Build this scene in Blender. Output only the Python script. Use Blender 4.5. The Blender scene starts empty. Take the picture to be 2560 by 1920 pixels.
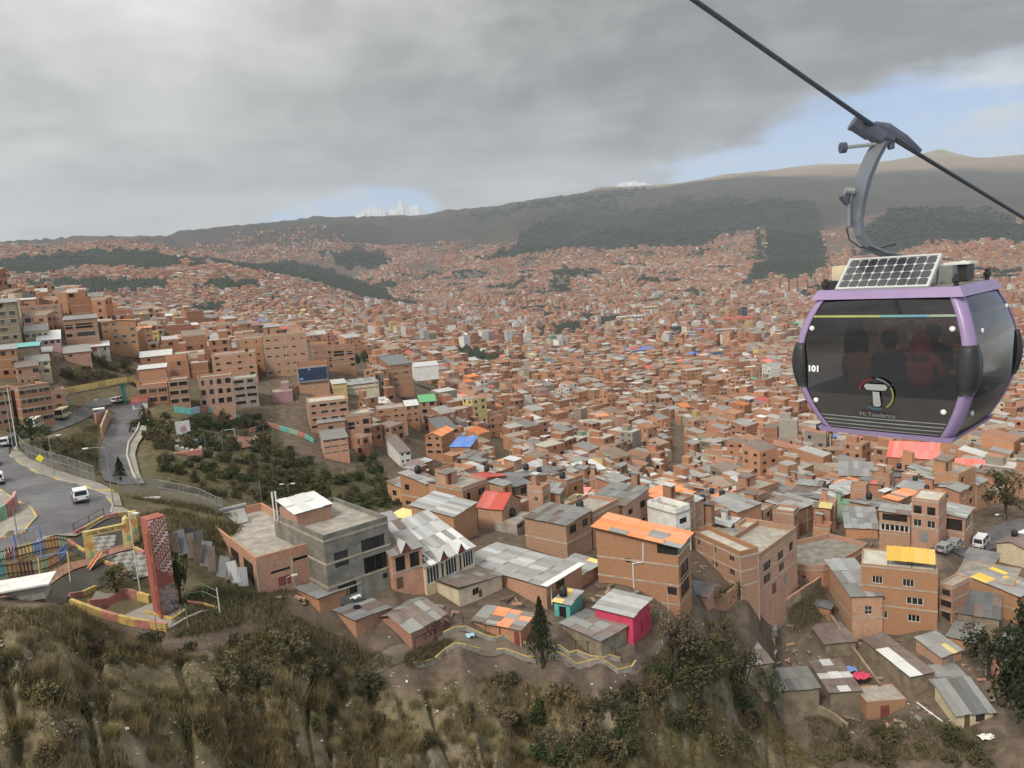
import bpy, bmesh, math, random, colorsys
import numpy as np
from mathutils import Vector, Matrix
from mathutils.geometry import delaunay_2d_cdt

random.seed(7); rng = np.random.default_rng(11)
scene = bpy.context.scene
COL = scene.collection
PI = math.pi
R = math.radians

# ------------------------------------------------------------------ camera
FOC, PITCH, ROLL = 1923.0, R(8.3), R(4.0)
_f = np.array([0, math.cos(PITCH), -math.sin(PITCH)])
_r0 = np.array([1., 0, 0]); _u0 = np.array([0, math.sin(PITCH), math.cos(PITCH)])
_R = math.cos(ROLL) * _r0 - math.sin(ROLL) * _u0
_U = math.sin(ROLL) * _r0 + math.cos(ROLL) * _u0
cam_d = bpy.data.cameras.new('camera'); cam = bpy.data.objects.new('camera', cam_d); COL.objects.link(cam)
cam_d.sensor_width = 36; cam_d.lens = 36 * FOC / 2560; cam_d.clip_start = 0.1; cam_d.clip_end = 60000
cam.matrix_world = Matrix(((_R[0], _U[0], -_f[0], 0), (_R[1], _U[1], -_f[1], 0), (_R[2], _U[2], -_f[2], 0), (0, 0, 0, 1)))
scene.camera = cam

# ------------------------------------------------------------------ world, sun, exposure
SUN_EL, SUN_AZ = R(48), R(215)      # azimuth clockwise from +Y
W = bpy.data.worlds.new('World'); scene.world = W; W.use_nodes = True
nt = W.node_tree; nt.nodes.clear()
def nd(t, typ, **kw):
    n = t.nodes.new(typ)
    for k, v in kw.items():
        if k == 'op': n.operation = v
        elif k == 'inp':
            for kk, vv in v.items(): n.inputs[kk].default_value = vv
        else: setattr(n, k, v)
    return n
def mth(t, op, a, b=None, c=None, clamp=False):
    n = t.nodes.new('ShaderNodeMath'); n.operation = op; n.use_clamp = clamp
    for i, v in enumerate((a, b, c)):
        if v is None: continue
        if isinstance(v, (int, float)): n.inputs[i].default_value = v
        else: t.links.new(v, n.inputs[i])
    return n.outputs[0]
def mixc(t, f, a, b):
    n = t.nodes.new('ShaderNodeMix'); n.data_type = 'RGBA'
    for i, v in ((0, f), (6, a), (7, b)):
        if isinstance(v, (int, float)): n.inputs[i].default_value = v
        elif isinstance(v, tuple): n.inputs[i].default_value = (*v, 1) if len(v) == 3 else v
        else: t.links.new(v, n.inputs[i])
    return n.outputs[2]
def sstep(t, x, a, b):
    n = t.nodes.new('ShaderNodeMapRange'); n.interpolation_type = 'SMOOTHSTEP'
    t.links.new(x, n.inputs[0]); n.inputs[1].default_value = a; n.inputs[2].default_value = b
    return n.outputs[0]
def build_sky():
    t = nt
    out = nd(t, 'ShaderNodeOutputWorld'); bg = nd(t, 'ShaderNodeBackground'); bg.inputs[1].default_value = 0.1
    t.links.new(bg.outputs[0], out.inputs[0])
    sky = nd(t, 'ShaderNodeTexSky', sky_type='NISHITA', sun_disc=False, sun_elevation=SUN_EL, sun_rotation=SUN_AZ, altitude=3600, air_density=1.0, dust_density=1.0, ozone_density=1.0)
    tc = nd(t, 'ShaderNodeTexCoord'); nm = nd(t, 'ShaderNodeVectorMath', op='NORMALIZE'); t.links.new(tc.outputs['Generated'], nm.inputs[0])
    sp = nd(t, 'ShaderNodeSeparateXYZ'); t.links.new(nm.outputs[0], sp.inputs[0])
    X, Y, Z = sp.outputs
    zc = mth(t, 'ADD', mth(t, 'MAXIMUM', Z, 0.0), 0.10)
    cx = mth(t, 'DIVIDE', X, zc); cy = mth(t, 'DIVIDE', Y, zc)
    cv = nd(t, 'ShaderNodeCombineXYZ'); t.links.new(cx, cv.inputs[0]); t.links.new(cy, cv.inputs[1])
    def noise(scale, detail, rough, off, dist=0.0, src=None):
        mp = nd(t, 'ShaderNodeMapping'); mp.inputs['Location'].default_value = off
        t.links.new(src or cv.outputs[0], mp.inputs[0])
        n = nd(t, 'ShaderNodeTexNoise'); n.inputs['Scale'].default_value = scale; n.inputs['Detail'].default_value = detail
        n.inputs['Roughness'].default_value = rough; n.inputs['Distortion'].default_value = dist
        t.links.new(mp.outputs[0], n.inputs['Vector']); return n.outputs[0]
    n1 = noise(0.34, 7, 0.56, (3.1, 1.7, 0), 0.35)
    n2 = noise(1.3, 6, 0.58, (8.3, 4.1, 2), 0.3)
    n3 = noise(7.0, 5, 0.55, (1.0, 2.0, 5.0), 0.2, nm.outputs[0])
    az = mth(t, 'ARCTAN2', X, Y)
    # how thick the deck is
    br = mth(t, 'ADD', mth(t, 'MULTIPLY', mth(t, 'SUBTRACT', n1, 0.5), 1.15), mth(t, 'MULTIPLY', mth(t, 'SUBTRACT', n2, 0.5), 1.25))
    br = mth(t, 'ADD', br, mth(t, 'MULTIPLY', mth(t, 'SUBTRACT', n3, 0.5), 0.85))
    left = sstep(t, az, 0.5, -0.75)
    br = mth(t, 'ADD', br, mth(t, 'MULTIPLY_ADD', left, 0.64, 0.33))
    glow = sstep(t, Z, 0.16, 0.05)                       # brighter towards the gap under the deck
    br = mth(t, 'ADD', br, mth(t, 'MULTIPLY', glow, 0.34))
    br = mth(t, 'MAXIMUM', br, 0.22)
    cie = mth(t, 'ADD', 1.0, mth(t, 'MULTIPLY', mth(t, 'MAXIMUM', mth(t, 'SUBTRACT', Z, 0.22), 0.0), 3.0))
    val = mth(t, 'MULTIPLY', mth(t, 'MULTIPLY', br, cie), 3.95)
    vv = nd(t, 'ShaderNodeCombineColor')
    t.links.new(val, vv.inputs[0]); t.links.new(val, vv.inputs[1]); t.links.new(mth(t, 'MULTIPLY', val, 0.935), vv.inputs[2])
    # where the deck has ended: to the right low down, and one small gap over the snow peaks
    edge = mth(t, 'MULTIPLY_ADD', mth(t, 'SUBTRACT', az, 0.10), 0.25, 0.088)
    edge = mth(t, 'MINIMUM', edge, 0.42)
    fuzz = mth(t, 'ADD', mth(t, 'MULTIPLY', mth(t, 'SUBTRACT', n2, 0.5), 0.10), mth(t, 'MULTIPLY', mth(t, 'SUBTRACT', n3, 0.5), 0.13))
    g1 = sstep(t, mth(t, 'ADD', mth(t, 'SUBTRACT', edge, Z), fuzz), -0.012, 0.03)
    g1 = mth(t, 'MULTIPLY', g1, sstep(t, az, 0.03, 0.13))
    dx = mth(t, 'DIVIDE', mth(t, 'ADD', az, 0.185), 0.085); dz = mth(t, 'DIVIDE', mth(t, 'SUBTRACT', Z, 0.086), 0.026)
    dd = mth(t, 'ADD', mth(t, 'MULTIPLY', dx, dx), mth(t, 'MULTIPLY', dz, dz))
    g2 = sstep(t, mth(t, 'ADD', dd, mth(t, 'ADD', mth(t, 'MULTIPLY', mth(t, 'SUBTRACT', n3, 0.5), 5.0), mth(t, 'MULTIPLY', mth(t, 'SUBTRACT', n2, 0.5), 3.0))), 1.7, 0.5)
    # thin bright cloud inside the clear part
    n4 = noise(5.5, 6, 0.55, (4.4, 0.3, 9.0), 0.4, nm.outputs[0])
    mp = nd(t, 'ShaderNodeMapping'); mp.inputs['Scale'].default_value = (1, 1, 3.2); t.links.new(nm.outputs[0], mp.inputs[0])
    n5 = noise(4.2, 6, 0.6, (2.2, 7.7, 1.3), 0.3, mp.outputs[0])
    puff = sstep(t, n5, 0.50, 0.63)
    gap = mth(t, 'MAXIMUM', g1, g2)
    sat = mixc(t, 1.0, sky.outputs[0], sky.outputs[0])
    blue = nd(t, 'ShaderNodeMix', data_type='RGBA', blend_type='MULTIPLY'); blue.inputs[0].default_value = 1.0
    t.links.new(sat, blue.inputs[6]); blue.inputs[7].default_value = (0.95, 0.98, 1.02, 1)
    white = mixc(t, mth(t, 'MULTIPLY', puff, 0.75), blue.outputs[2], (5.4, 5.3, 5.1))
    fin = mixc(t, gap, vv.outputs[0], white)
    t.links.new(fin, bg.inputs[0])
build_sky()
sun_d = bpy.data.lights.new('sun', 'SUN'); sun_d.energy = 1.5; sun_d.angle = R(10); sun_d.color = (1.0, 0.93, 0.83)
sun = bpy.data.objects.new('sun', sun_d); COL.objects.link(sun)
_sd = Vector((math.sin(SUN_AZ) * math.cos(SUN_EL), math.cos(SUN_AZ) * math.cos(SUN_EL), math.sin(SUN_EL)))
sun.rotation_euler = (-_sd).to_track_quat('-Z', 'Y').to_euler()
scene.view_settings.view_transform = 'Standard'; scene.view_settings.look = 'None'
scene.view_settings.gamma = 1; scene.view_settings.use_curve_mapping = False
scene.view_settings.exposure = 0.86
cy_ = scene.cycles; scene.render.engine = 'CYCLES'
cy_.max_bounces = 5; cy_.diffuse_bounces = 2; cy_.glossy_bounces = 2; cy_.transmission_bounces = 3; cy_.transparent_max_bounces = 8; cy_.volume_bounces = 0
cy_.use_denoising = True; cy_.caustics_reflective = False; cy_.caustics_refractive = False

# ------------------------------------------------------------------ pixel <-> place
def ray(px, py):
    return _f + _R * ((px - 1280) / FOC) + _U * ((960 - py) / FOC)
def proj(P):
    P = np.asarray(P, float); d = P @ _f
    return 1280 + FOC * (P @ _R) / d, 960 - FOC * (P @ _U) / d, d
def at_z(px, py, z):
    d = ray(px, py); return d * (z / d[2])
def at_r(px, py, r):
    d = ray(px, py); return d * (r / math.hypot(d[0], d[1]))
def at_depth(px, py, dep): return ray(px, py) * dep

# ------------------------------------------------------------------ value noise
def _hash(ix, iy, s):
    n = (ix.astype(np.int64) * 374761393 + iy.astype(np.int64) * 668265263 + s * 1442695041) & 0x7fffffff
    n = ((n ^ (n >> 13)) * 1274126177) & 0x7fffffff
    return ((n ^ (n >> 16)) & 0xffff) / 65535.0
def vnoise(x, y, s=0):
    x = np.asarray(x, float); y = np.asarray(y, float)
    ix = np.floor(x); iy = np.floor(y); fx = x - ix; fy = y - iy
    fx = fx * fx * (3 - 2 * fx); fy = fy * fy * (3 - 2 * fy)
    a = _hash(ix, iy, s); b = _hash(ix + 1, iy, s); c = _hash(ix, iy + 1, s); d = _hash(ix + 1, iy + 1, s)
    return (a * (1 - fx) + b * fx) * (1 - fy) + (c * (1 - fx) + d * fx) * fy
def fbm(x, y, o=4, s=0, g=0.5):
    v = 0; a = 1; t = 0
    for i in range(o):
        v = v + a * vnoise(x * 2 ** i, y * 2 ** i, s + i * 17); t += a; a *= g
    return v / t
def smooth(x, a, b):
    t = np.clip((x - a) / (b - a), 0, 1); return t * t * (3 - 2 * t)

# ------------------------------------------------------------------ lie of the land: (px, py, distance r) or (px, py, None, z) or (px, None, r, z)
CTRL = [
 # near slope below us
 (-250,1920,43),(-250,1650,54),(-250,1470,62),(-60,1920,44),(-60,1700,52),(-60,1486,61),(110,1920,45),(110,1700,53),(110,1500,62),
 (300,1920,47),(300,1750,54),(300,1640,63),(235,1565,68),(500,1920,50),(500,1760,57),(500,1640,67),(430,1600,72),
 (700,1920,54),(700,1760,63),(700,1600,75),(620,1540,80),(900,1920,62),(900,1760,71),(900,1665,None,-39.8),
 (1100,1920,65),(1100,1790,72),(1100,1690,None,-41.6),(1280,1920,69),(1280,1790,75),(1280,1680,None,-43.0),(1500,1920,71),(1500,1790,76),(1500,1710,None,-44.2),
 (1650,1920,76),(1700,1780,83),(1680,1650,None,-46.0),(1850,1920,88),(1850,1760,100),(1960,1880,101),
 (-250,None,30,-27),(300,None,30,-31),(900,None,35,-42),(1500,None,40,-58),(2100,None,50,-72),(2700,None,50,-72),
 # yards and shacks low on the right
 (2050,1920,99),(2300,1920,101),(2560,1920,103),(2750,1920,103),(1950,1760,109),(2000,1700,113),(1960,1600,118),(2200,1800,110),(2400,1840,108),(2400,1700,118),
 (2560,1700,118),(2750,1700,118),(2200,1650,120),(2050,1560,124),(2250,1560,128),(2450,1560,132),(2600,1560,135),
 # the park terrace and the plot by the road
 (180,1480,None,-29.0),(300,1430,None,-28.3),(420,1400,None,-28.3),(100,1470,None,-28.8),(-50,1450,None,-28.6),(300,1360,None,-27.4),(150,1410,None,-27.4),(330,1545,None,-30.6),(420,1570,None,-31.0),(520,1540,None,-31.0),(250,1520,None,-30.2),
 (470,1330,None,-28.2),(560,1290,None,-28.6),(400,1290,None,-27.0),(500,1440,None,-30.2),
 # the bend of the road, and the streets beyond
 (20,1330,None,-25.3),(120,1350,None,-25.8),(205,1265,None,-25.4),(290,1270,None,-25.8),(0,1220,None,-25.0),(110,1200,None,-25.2),(20,1130,None,-25.6),(-150,1280,None,-25.0),(-150,1150,None,-25.0),
 (70,1085,None,-26.3),(150,1055,None,-27.0),(230,1020,None,-27.6),(300,1005,None,-28.0),
 (305,1040,None,-29.9),(290,1090,None,-31.3),(280,1150,None,-32.6),(320,1190,None,-33.5),(200,1110,None,-27.8),(160,1160,None,-26.6),
 # the houses at the foot of the slope
 (640,1458,None,-33.0),(560,1400,None,-31.5),(820,1462,None,-34.6),(985,1484,None,-36.0),(900,1530,None,-36.5),(800,1560,None,-36.0),(1000,1580,None,-38.2),
 (1160,1540,None,-39.0),(1260,1560,None,-40.0),(1380,1545,None,-40.8),(1490,1500,None,-41.2),(1400,1640,None,-41.8),(1590,1630,None,-43.4),(1700,1562,None,-44.5),(1800,1560,None,-48.5),(1780,1620,None,-49.8),(1860,1600,None,-53.0),(1850,1660,None,-54.5),(1760,1560,None,-46.5),(1920,1620,None,-56.5),(1760,1470,None,-46.0),
 (1000,1640,None,-39.3),(1150,1640,None,-40.0),(1870,1525,None,-50.0),(1990,1472,None,-54.0),
 # the gully with the pitch
 (560,1230,None,-36.5),(700,1200,None,-42.0),(450,1200,None,-33.5),(620,1115,None,-38.0),(480,1110,None,-34.5),(750,1150,None,-43.0),(800,1230,None,-43.5),(400,1130,None,-33.0),
 (420,1040,None,-30.0),(600,1040,None,-36.0),(900,1230,None,-43.0),
 # left hillside with its tall brick houses
 (120,900,262),(150,860,278),(30,880,258),(0,800,300),(100,800,325),(230,850,300),(300,880,300),(230,800,345),(0,1062,None,-25.8),(-150,1000,None,-23),(-150,880,262),
 (340,1000,None,-28.0),(480,1010,None,-29.5),(560,960,265),(480,880,330),(640,1000,245),(760,950,265),(800,1010,245),(700,1045,None,-38.0),(860,1090,230),(760,1100,None,-41.0),(400,840,420),(700,890,330),
 (850,1000,270),(960,960,300),(880,920,340),(960,1080,250),(830,1180,None,-46.0),(950,1240,None,-46.0),
 # middle ground falling to the valley
 (1000,1270,None,-40.5),(1150,1190,222),(1060,1180,215),(1060,1050,300),(1150,1060,310),(1250,1240,160),(1350,1230,185),(1330,1180,240),(1300,1100,330),(1450,1110,435),(1500,1300,135),(1600,1250,190),(1740,1252,255),
 (1600,1170,320),(1400,1130,345),(1700,1120,420),(1850,1180,330),(1850,1320,170),(2000,1250,215),(2000,1140,320),(2150,1330,155),(2280,1210,210),(2120,1250,230),(2350,1360,142),(2460,1350,165),(2560,1330,165),(2450,1230,220),
 (2560,1200,225),(2700,1200,225),(2560,1080,400),(2300,1100,400),(1900,1000,520),(2560,980,560),(2300,980,600),(1500,1000,520),(1250,1000,500),(1050,960,450),(1500,900,900),(1250,900,900),(1000,900,700),(800,860,600),(600,840,700),
 (2000,900,850),(2500,860,1000),(1280,820,1900),(1600,820,1700),(2000,800,1900),(2500,760,1900),(1000,800,1800),(700,810,1500),(500,790,1500),(300,790,1500),(100,780,1500),(-150,790,1500),
 # valley floor
 (1500,760,2900),(2000,740,2800),(1250,765,2900),(1060,775,2700),(2400,690,2900),(2560,680,2900),(2750,680,2900),
 # left hills
 (-150,720,2300),(50,720,2400),(100,670,3200),(300,720,2500),(300,655,3300),(500,700,2400),(560,655,3000),(650,700,2650),(800,720,2700),(900,755,2750),(150,640,4200),(-150,620,4600),(0,618,4700),(200,602,5200),(300,598,5600),
 (480,640,3600),(700,660,3700),(850,690,3600),(980,735,3300),(1060,760,3100),(600,None,4300,75),(800,None,4300,20),(950,None,4000,-40),(1100,None,3800,-50),
 (400,615,4700),(600,600,5600),(600,570,7200),(800,590,5800),(800,549,7800),(950,600,5800),(950,545,8300),(1000,660,4700),(1050,630,5200),(1150,620,5600),(1150,560,7000),(1100,530,9000),
 (-150,None,9000,430),(300,None,9000,560),(800,None,12000,700),(1100,None,13000,800),
 # right hills
 (1200,670,4200),(1300,700,3700),(1400,640,4500),(1500,690,3700),(1500,600,5100),(1250,600,5300),(1300,560,6000),(1400,530,6800),(1300,512,8200),(1500,485,8600),(1600,530,6600),(1700,590,5300),(1700,680,3800),(1650,470,8900),
 (1900,560,5200),(1900,650,4000),(1900,450,9000),(2100,600,4600),(2100,440,9400),(2050,530,6000),(2000,690,3400),(2300,600,4100),(2300,540,5100),(2300,525,5400),(2300,None,6300,200),(2300,440,8800),(2200,520,5500),(2500,590,4200),(2500,540,5200),(2560,None,6300,190),
 (2300,420,10500),(2200,405,11500),(2350,372,12500),(2450,395,12500),(2560,388,12500),(2750,380,12500),(2560,480,7800),(2700,560,5000),(2750,440,8500),
 (1500,468,10500),(1800,435,11000),(2050,410,12000),(1500,None,16000,700),(2300,None,17000,900),(-400,None,13000,480),(-400,None,17000,600),(500,None,17000,700),(1100,None,17000,800),(2800,None,17000,900),(-400,620,4600),(-400,720,2300),(-400,800,1500),(-400,900,262),(-400,1150,None,-25),(2950,1700,118),(2950,1200,225),(2950,690,2900),(2950,560,5000),(2950,400,12500),(2950,1920,103),
]
def _ctrl():
    A, L, T = [], [], []
    for c in CTRL:
        px, py = c[0], c[1]
        if py is None:
            d = ray(px, 900); az = math.atan2(d[0], d[1]); r = c[2]; z = c[3]
        else:
            d = ray(px, py); h = math.hypot(d[0], d[1]); az = math.atan2(d[0], d[1])
            if c[2] is None: z = c[3]; r = z / d[2] * h
            else: r = c[2]; z = d[2] / h * r
        A.append(az); L.append(math.log(r)); T.append(z / r)
    return np.array(A), np.array(L), np.array(T)
CA, CL, CT = _ctrl()
LS = 0.30
def _kern(a, l):
    d2 = (a[:, None] - CA[None]) ** 2 + ((l[:, None] - CL[None]) * LS) ** 2
    return np.sqrt(d2 + 0.004 ** 2)
_n = len(CA)
_P = np.stack([np.ones(_n), CA, CL], 1)
_M = np.block([[_kern(CA, CL) - np.eye(_n) * 0.0015, _P], [_P.T, np.zeros((3, 3))]])
_sol = np.linalg.solve(_M, np.concatenate([CT, np.zeros(3)]))
def base_exact(a, l):
    o = np.empty(len(a))
    for i in range(0, len(a), 20000):
        s = slice(i, i + 20000); o[s] = _kern(a[s], l[s]) @ _sol[:_n] + _sol[_n] + _sol[_n + 1] * a[s] + _sol[_n + 2] * l[s]
    return o
_GA = np.linspace(-1.0, 1.0, 560); _GL = np.linspace(math.log(20), math.log(18000), 760)
_GT = base_exact(*[q.ravel() for q in np.meshgrid(_GA, _GL, indexing='ij')]).reshape(560, 760)
def base_t(a, l):
    a = np.asarray(a, float).ravel(); l = np.asarray(l, float).ravel()
    u = np.clip((a + 1) / 2 * 559, 0, 558.999); v = np.clip((l - _GL[0]) / (_GL[-1] - _GL[0]) * 759, 0, 758.999); i = u.astype(int); j = v.astype(int); u -= i; v -= j
    return (_GT[i, j] * (1 - u) + _GT[i + 1, j] * u) * (1 - v) + (_GT[i, j + 1] * (1 - u) + _GT[i + 1, j + 1] * u) * v
def H(x, y, detail=True):
    x = np.asarray(x, float); y = np.asarray(y, float); sh = x.shape; x = x.ravel(); y = y.ravel()
    r = np.hypot(x, y) + 1e-6; a = np.arctan2(x, y); z = base_t(a, np.log(r)) * r
    if detail:
        # big relief far away
        m = smooth(r, 2600, 5500)
        rid = 1 - np.abs(2 * fbm(x / 900, y / 900, 5, 3) - 1)
        z = z + m * (rid - 0.87) * 0.042 * np.minimum(r, 9000) * (1 - 0.75 * smooth(r, 8200, 9500))
        z = z + (fbm(x / 60, y / 60, 3, 9) - 0.5) * 3.0 * smooth(r, 400, 900)
    return z.reshape(sh)
def Hs(x, y): return float(H(np.array([x]), np.array([y]))[0])
_LR = np.linspace(math.log(38), math.log(16000), 1800)
def hit(px, py, rmin=0):
    d = ray(px, py); h = math.hypot(d[0], d[1]); az = math.atan2(d[0], d[1])
    rr = np.exp(_LR); x = rr * math.sin(az); y = rr * math.cos(az)
    df = d[2] / h * rr - H(x, y)
    df[rr < rmin] = 1
    k = int(np.argmax(df < 0))
    if df[k] >= 0: k = len(rr) - 1
    if k > 0:
        f = df[k - 1] / (df[k - 1] - df[k]); r = rr[k - 1] + (rr[k] - rr[k - 1]) * f
    else: r = rr[0]
    return np.array([r * math.sin(az), r * math.cos(az), d[2] / h * r])
def in_poly(px, py, poly):
    px = np.asarray(px, float); py = np.asarray(py, float); ins = np.zeros(px.shape, bool); n = len(poly)
    for i in range(n):
        x0, y0 = poly[i]; x1, y1 = poly[(i + 1) % n]
        if y0 == y1: continue
        c = ((y0 > py) != (y1 > py)) & (px < (x1 - x0) * (py - y0) / (y1 - y0) + x0)
        ins ^= c
    return ins
# ------------------------------------------------------------------ mesh helpers
def tag(o, label=None, cat=None, group=None, kind=None):
    if label: o['label'] = label
    if cat: o['category'] = cat
    if group: o['group'] = group
    if kind: o['kind'] = kind
    return o
def link(o, parent=None):
    COL.objects.link(o)
    if parent is not None: o.parent = parent
    return o
def empty(name, loc=(0, 0, 0), rz=0.0):
    o = bpy.data.objects.new(name, None); o.empty_display_size = 0.3
    o.location = loc; o.rotation_euler = (0, 0, rz); COL.objects.link(o); return o
def inst(name, me, parent=None, loc=(0, 0, 0), rot=(0, 0, 0), sc=(1, 1, 1)):
    o = bpy.data.objects.new(name, me); o.location = loc; o.rotation_euler = rot; o.scale = sc
    return link(o, parent)
class MB:
    def __init__(s): s.v = []; s.f = []; s.m = []
    def add(s, vs, fs, m=0):
        b = len(s.v); s.v.extend([tuple(map(float, p)) for p in vs])
        for f in fs: s.f.append(tuple(b + i for i in f)); s.m.append(m)
        return s
    def quad(s, a, b, c, d, m=0): return s.add((a, b, c, d), ((0, 1, 2, 3),), m)
    def box(s, x0, x1, y0, y1, z0, z1, m=0):
        return s.add([(x0, y0, z0), (x1, y0, z0), (x1, y1, z0), (x0, y1, z0), (x0, y0, z1), (x1, y0, z1), (x1, y1, z1), (x0, y1, z1)],
                     [(3, 2, 1, 0), (4, 5, 6, 7), (0, 1, 5, 4), (1, 2, 6, 5), (2, 3, 7, 6), (3, 0, 4, 7)], m)
    def obox(s, c, ax, ay, az, m=0):                       # box given centre and three half-axis vectors
        c, ax, ay, az = map(np.asarray, (c, ax, ay, az)); P = []
        for k in (-1, 1):
            for i, j in ((-1, -1), (1, -1), (1, 1), (-1, 1)): P.append(c + i * ax + j * ay + k * az)
        return s.add(P, [(3, 2, 1, 0), (4, 5, 6, 7), (0, 1, 5, 4), (1, 2, 6, 5), (2, 3, 7, 6), (3, 0, 4, 7)], m)
    def prism(s, poly, z0, z1, m=0, top=True, bot=False):
        n = len(poly); P = [(x, y, z0) for x, y in poly] + [(x, y, z1) for x, y in poly]
        F = [(i, (i + 1) % n, n + (i + 1) % n, n + i) for i in range(n)]
        if top: F.append(tuple(range(n, 2 * n)))
        if bot: F.append(tuple(range(n - 1, -1, -1)))
        return s.add(P, F, m)
    def sweep(s, pts, rad, n=6, m=0, cap=True):
        pts = [np.asarray(p, float) for p in pts]; k = len(pts)
        rad = rad if isinstance(rad, (list, tuple)) else [rad] * k; P = []; ref = None
        for i, p in enumerate(pts):
            t = pts[min(i + 1, k - 1)] - pts[max(i - 1, 0)]; t = t / (np.linalg.norm(t) + 1e-9)
            if ref is None: ref = np.array([0, 0, 1.]) if abs(t[2]) < 0.9 else np.array([1., 0, 0])
            a = np.cross(t, ref); a /= np.linalg.norm(a) + 1e-9; b = np.cross(a, t); ref = b
            for j in range(n):
                w = 2 * PI * j / n; P.append(p + rad[i] * (math.cos(w) * a + math.sin(w) * b))
        F = [(i * n + j, i * n + (j + 1) % n, (i + 1) * n + (j + 1) % n, (i + 1) * n + j) for i in range(k - 1) for j in range(n)]
        if cap: F += [tuple(range(n - 1, -1, -1)), tuple(range((k - 1) * n, k * n))]
        return s.add(P, F, m)
    def lathe(s, prof, c=(0, 0, 0), n=12, m=0):
        P = [(c[0] + r * math.cos(2 * PI * j / n), c[1] + r * math.sin(2 * PI * j / n), c[2] + z) for r, z in prof for j in range(n)]
        F = [(i * n + j, i * n + (j + 1) % n, (i + 1) * n + (j + 1) % n, (i + 1) * n + j) for i in range(len(prof) - 1) for j in range(n)]
        F += [tuple(range(n - 1, -1, -1)), tuple(range((len(prof) - 1) * n, len(prof) * n))]
        return s.add(P, F, m)
    def mesh(s, name, mats, smooth=False):
        me = bpy.data.meshes.new(name); me.from_pydata(s.v, [], s.f)
        for m in (mats if isinstance(mats, (list, tuple)) else [mats]): me.materials.append(m)
        if any(s.m): me.polygons.foreach_set('material_index', s.m)
        if smooth: me.polygons.foreach_set('use_smooth', [True] * len(s.f))
        me.update(); return me
    def build(s, name, mats, parent=None, loc=(0, 0, 0), rot=(0, 0, 0), smooth=False):
        return inst(name, s.mesh(name, mats, smooth), parent, loc, rot)
def np_mesh(name, V, F, mats, mi=None, col=None, smooth=False):
    """V (n,3), F (m,3 or 4), col per-vertex (n,3)"""
    V = np.ascontiguousarray(V, np.float32); F = np.ascontiguousarray(F, np.int32); k = F.shape[1]; m = len(F)
    me = bpy.data.meshes.new(name); me.vertices.add(len(V)); me.vertices.foreach_set('co', V.ravel())
    me.loops.add(m * k); me.loops.foreach_set('vertex_index', F.ravel()); me.polygons.add(m)
    me.polygons.foreach_set('loop_start', np.arange(0, m * k, k, dtype=np.int32))
    for q in (mats if isinstance(mats, (list, tuple)) else [mats]): me.materials.append(q)
    if mi is not None: me.polygons.foreach_set('material_index', np.asarray(mi, np.int32))
    me.polygons.foreach_set('use_smooth', np.full(m, bool(smooth)))
    if col is not None:
        a = me.color_attributes.new('Col', 'FLOAT_COLOR', 'POINT'); c = np.ones((len(V), 4), np.float32); c[:, :3] = col
        a.data.foreach_set('color', c.ravel())
    me.update(calc_edges=True); return me

# ------------------------------------------------------------------ materials
MATS = {}
def base_mat(name, rough=0.85, metal=0.0, spec=0.3):
    m = bpy.data.materials.new(name); m.use_nodes = True; t = m.node_tree
    b = t.nodes['Principled BSDF']; b.inputs['Roughness'].default_value = rough; b.inputs['Metallic'].default_value = metal
    b.inputs['Specular IOR Level'].default_value = spec; MATS[name] = m; return m, t, b
def n_noise(t, scale, detail=4, rough=0.6, vec=None, dist=0):
    n = nd(t, 'ShaderNodeTexNoise'); n.inputs['Scale'].default_value = scale; n.inputs['Detail'].default_value = detail
    n.inputs['Roughness'].default_value = rough; n.inputs['Distortion'].default_value = dist
    if vec is not None: t.links.new(vec, n.inputs['Vector'])
    return n.outputs[0]
def pos(t):
    return nd(t, 'ShaderNodeNewGeometry').outputs['Position']
def hsv_rand(t, col, hv=0.02, vv=0.35, sv=0.2):
    oi = nd(t, 'ShaderNodeObjectInfo'); h = nd(t, 'ShaderNodeHueSaturation'); r = oi.outputs['Random']
    t.links.new(mth(t, 'MULTIPLY_ADD', r, hv, 0.5 - hv / 2), h.inputs['Hue'])
    r2 = mth(t, 'FRACT', mth(t, 'MULTIPLY', r, 17.3)); t.links.new(mth(t, 'MULTIPLY_ADD', r2, vv, 1 - vv / 2), h.inputs['Value'])
    r3 = mth(t, 'FRACT', mth(t, 'MULTIPLY', r, 53.1)); t.links.new(mth(t, 'MULTIPLY_ADD', r3, sv, 1 - sv / 2), h.inputs['Saturation'])
    if isinstance(col, tuple): h.inputs['Color'].default_value = (*col, 1)
    else: t.links.new(col, h.inputs['Color'])
    return h.outputs[0]
def bumpn(t, b, h, strength=0.3, dist=0.05):
    n = nd(t, 'ShaderNodeBump'); n.inputs['Strength'].default_value = strength; n.inputs['Distance'].default_value = dist
    t.links.new(h, n.inputs['Height']); t.links.new(n.outputs[0], b.inputs['Normal'])
def plain(name, col, rough=0.8, metal=0, var=0.25, scale=1.5, rnd=0.0, spec=0.3, bump=0):
    m, t, b = base_mat(name, rough, metal, spec); p = pos(t)
    n = n_noise(t, scale, 6, 0.65, p); f = sstep(t, n, 0.3, 0.7)
    a = tuple(c * (1 - var) for c in col); d = tuple(min(1, c * (1 + var * .6)) for c in col)
    c = mixc(t, f, a, d)
    if rnd: c = hsv_rand(t, c, 0.02 * rnd, 0.4 * rnd, 0.2 * rnd)
    t.links.new(c, b.inputs['Base Color'])
    if bump: bumpn(t, b, n, bump, 0.03)
    return m
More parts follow.
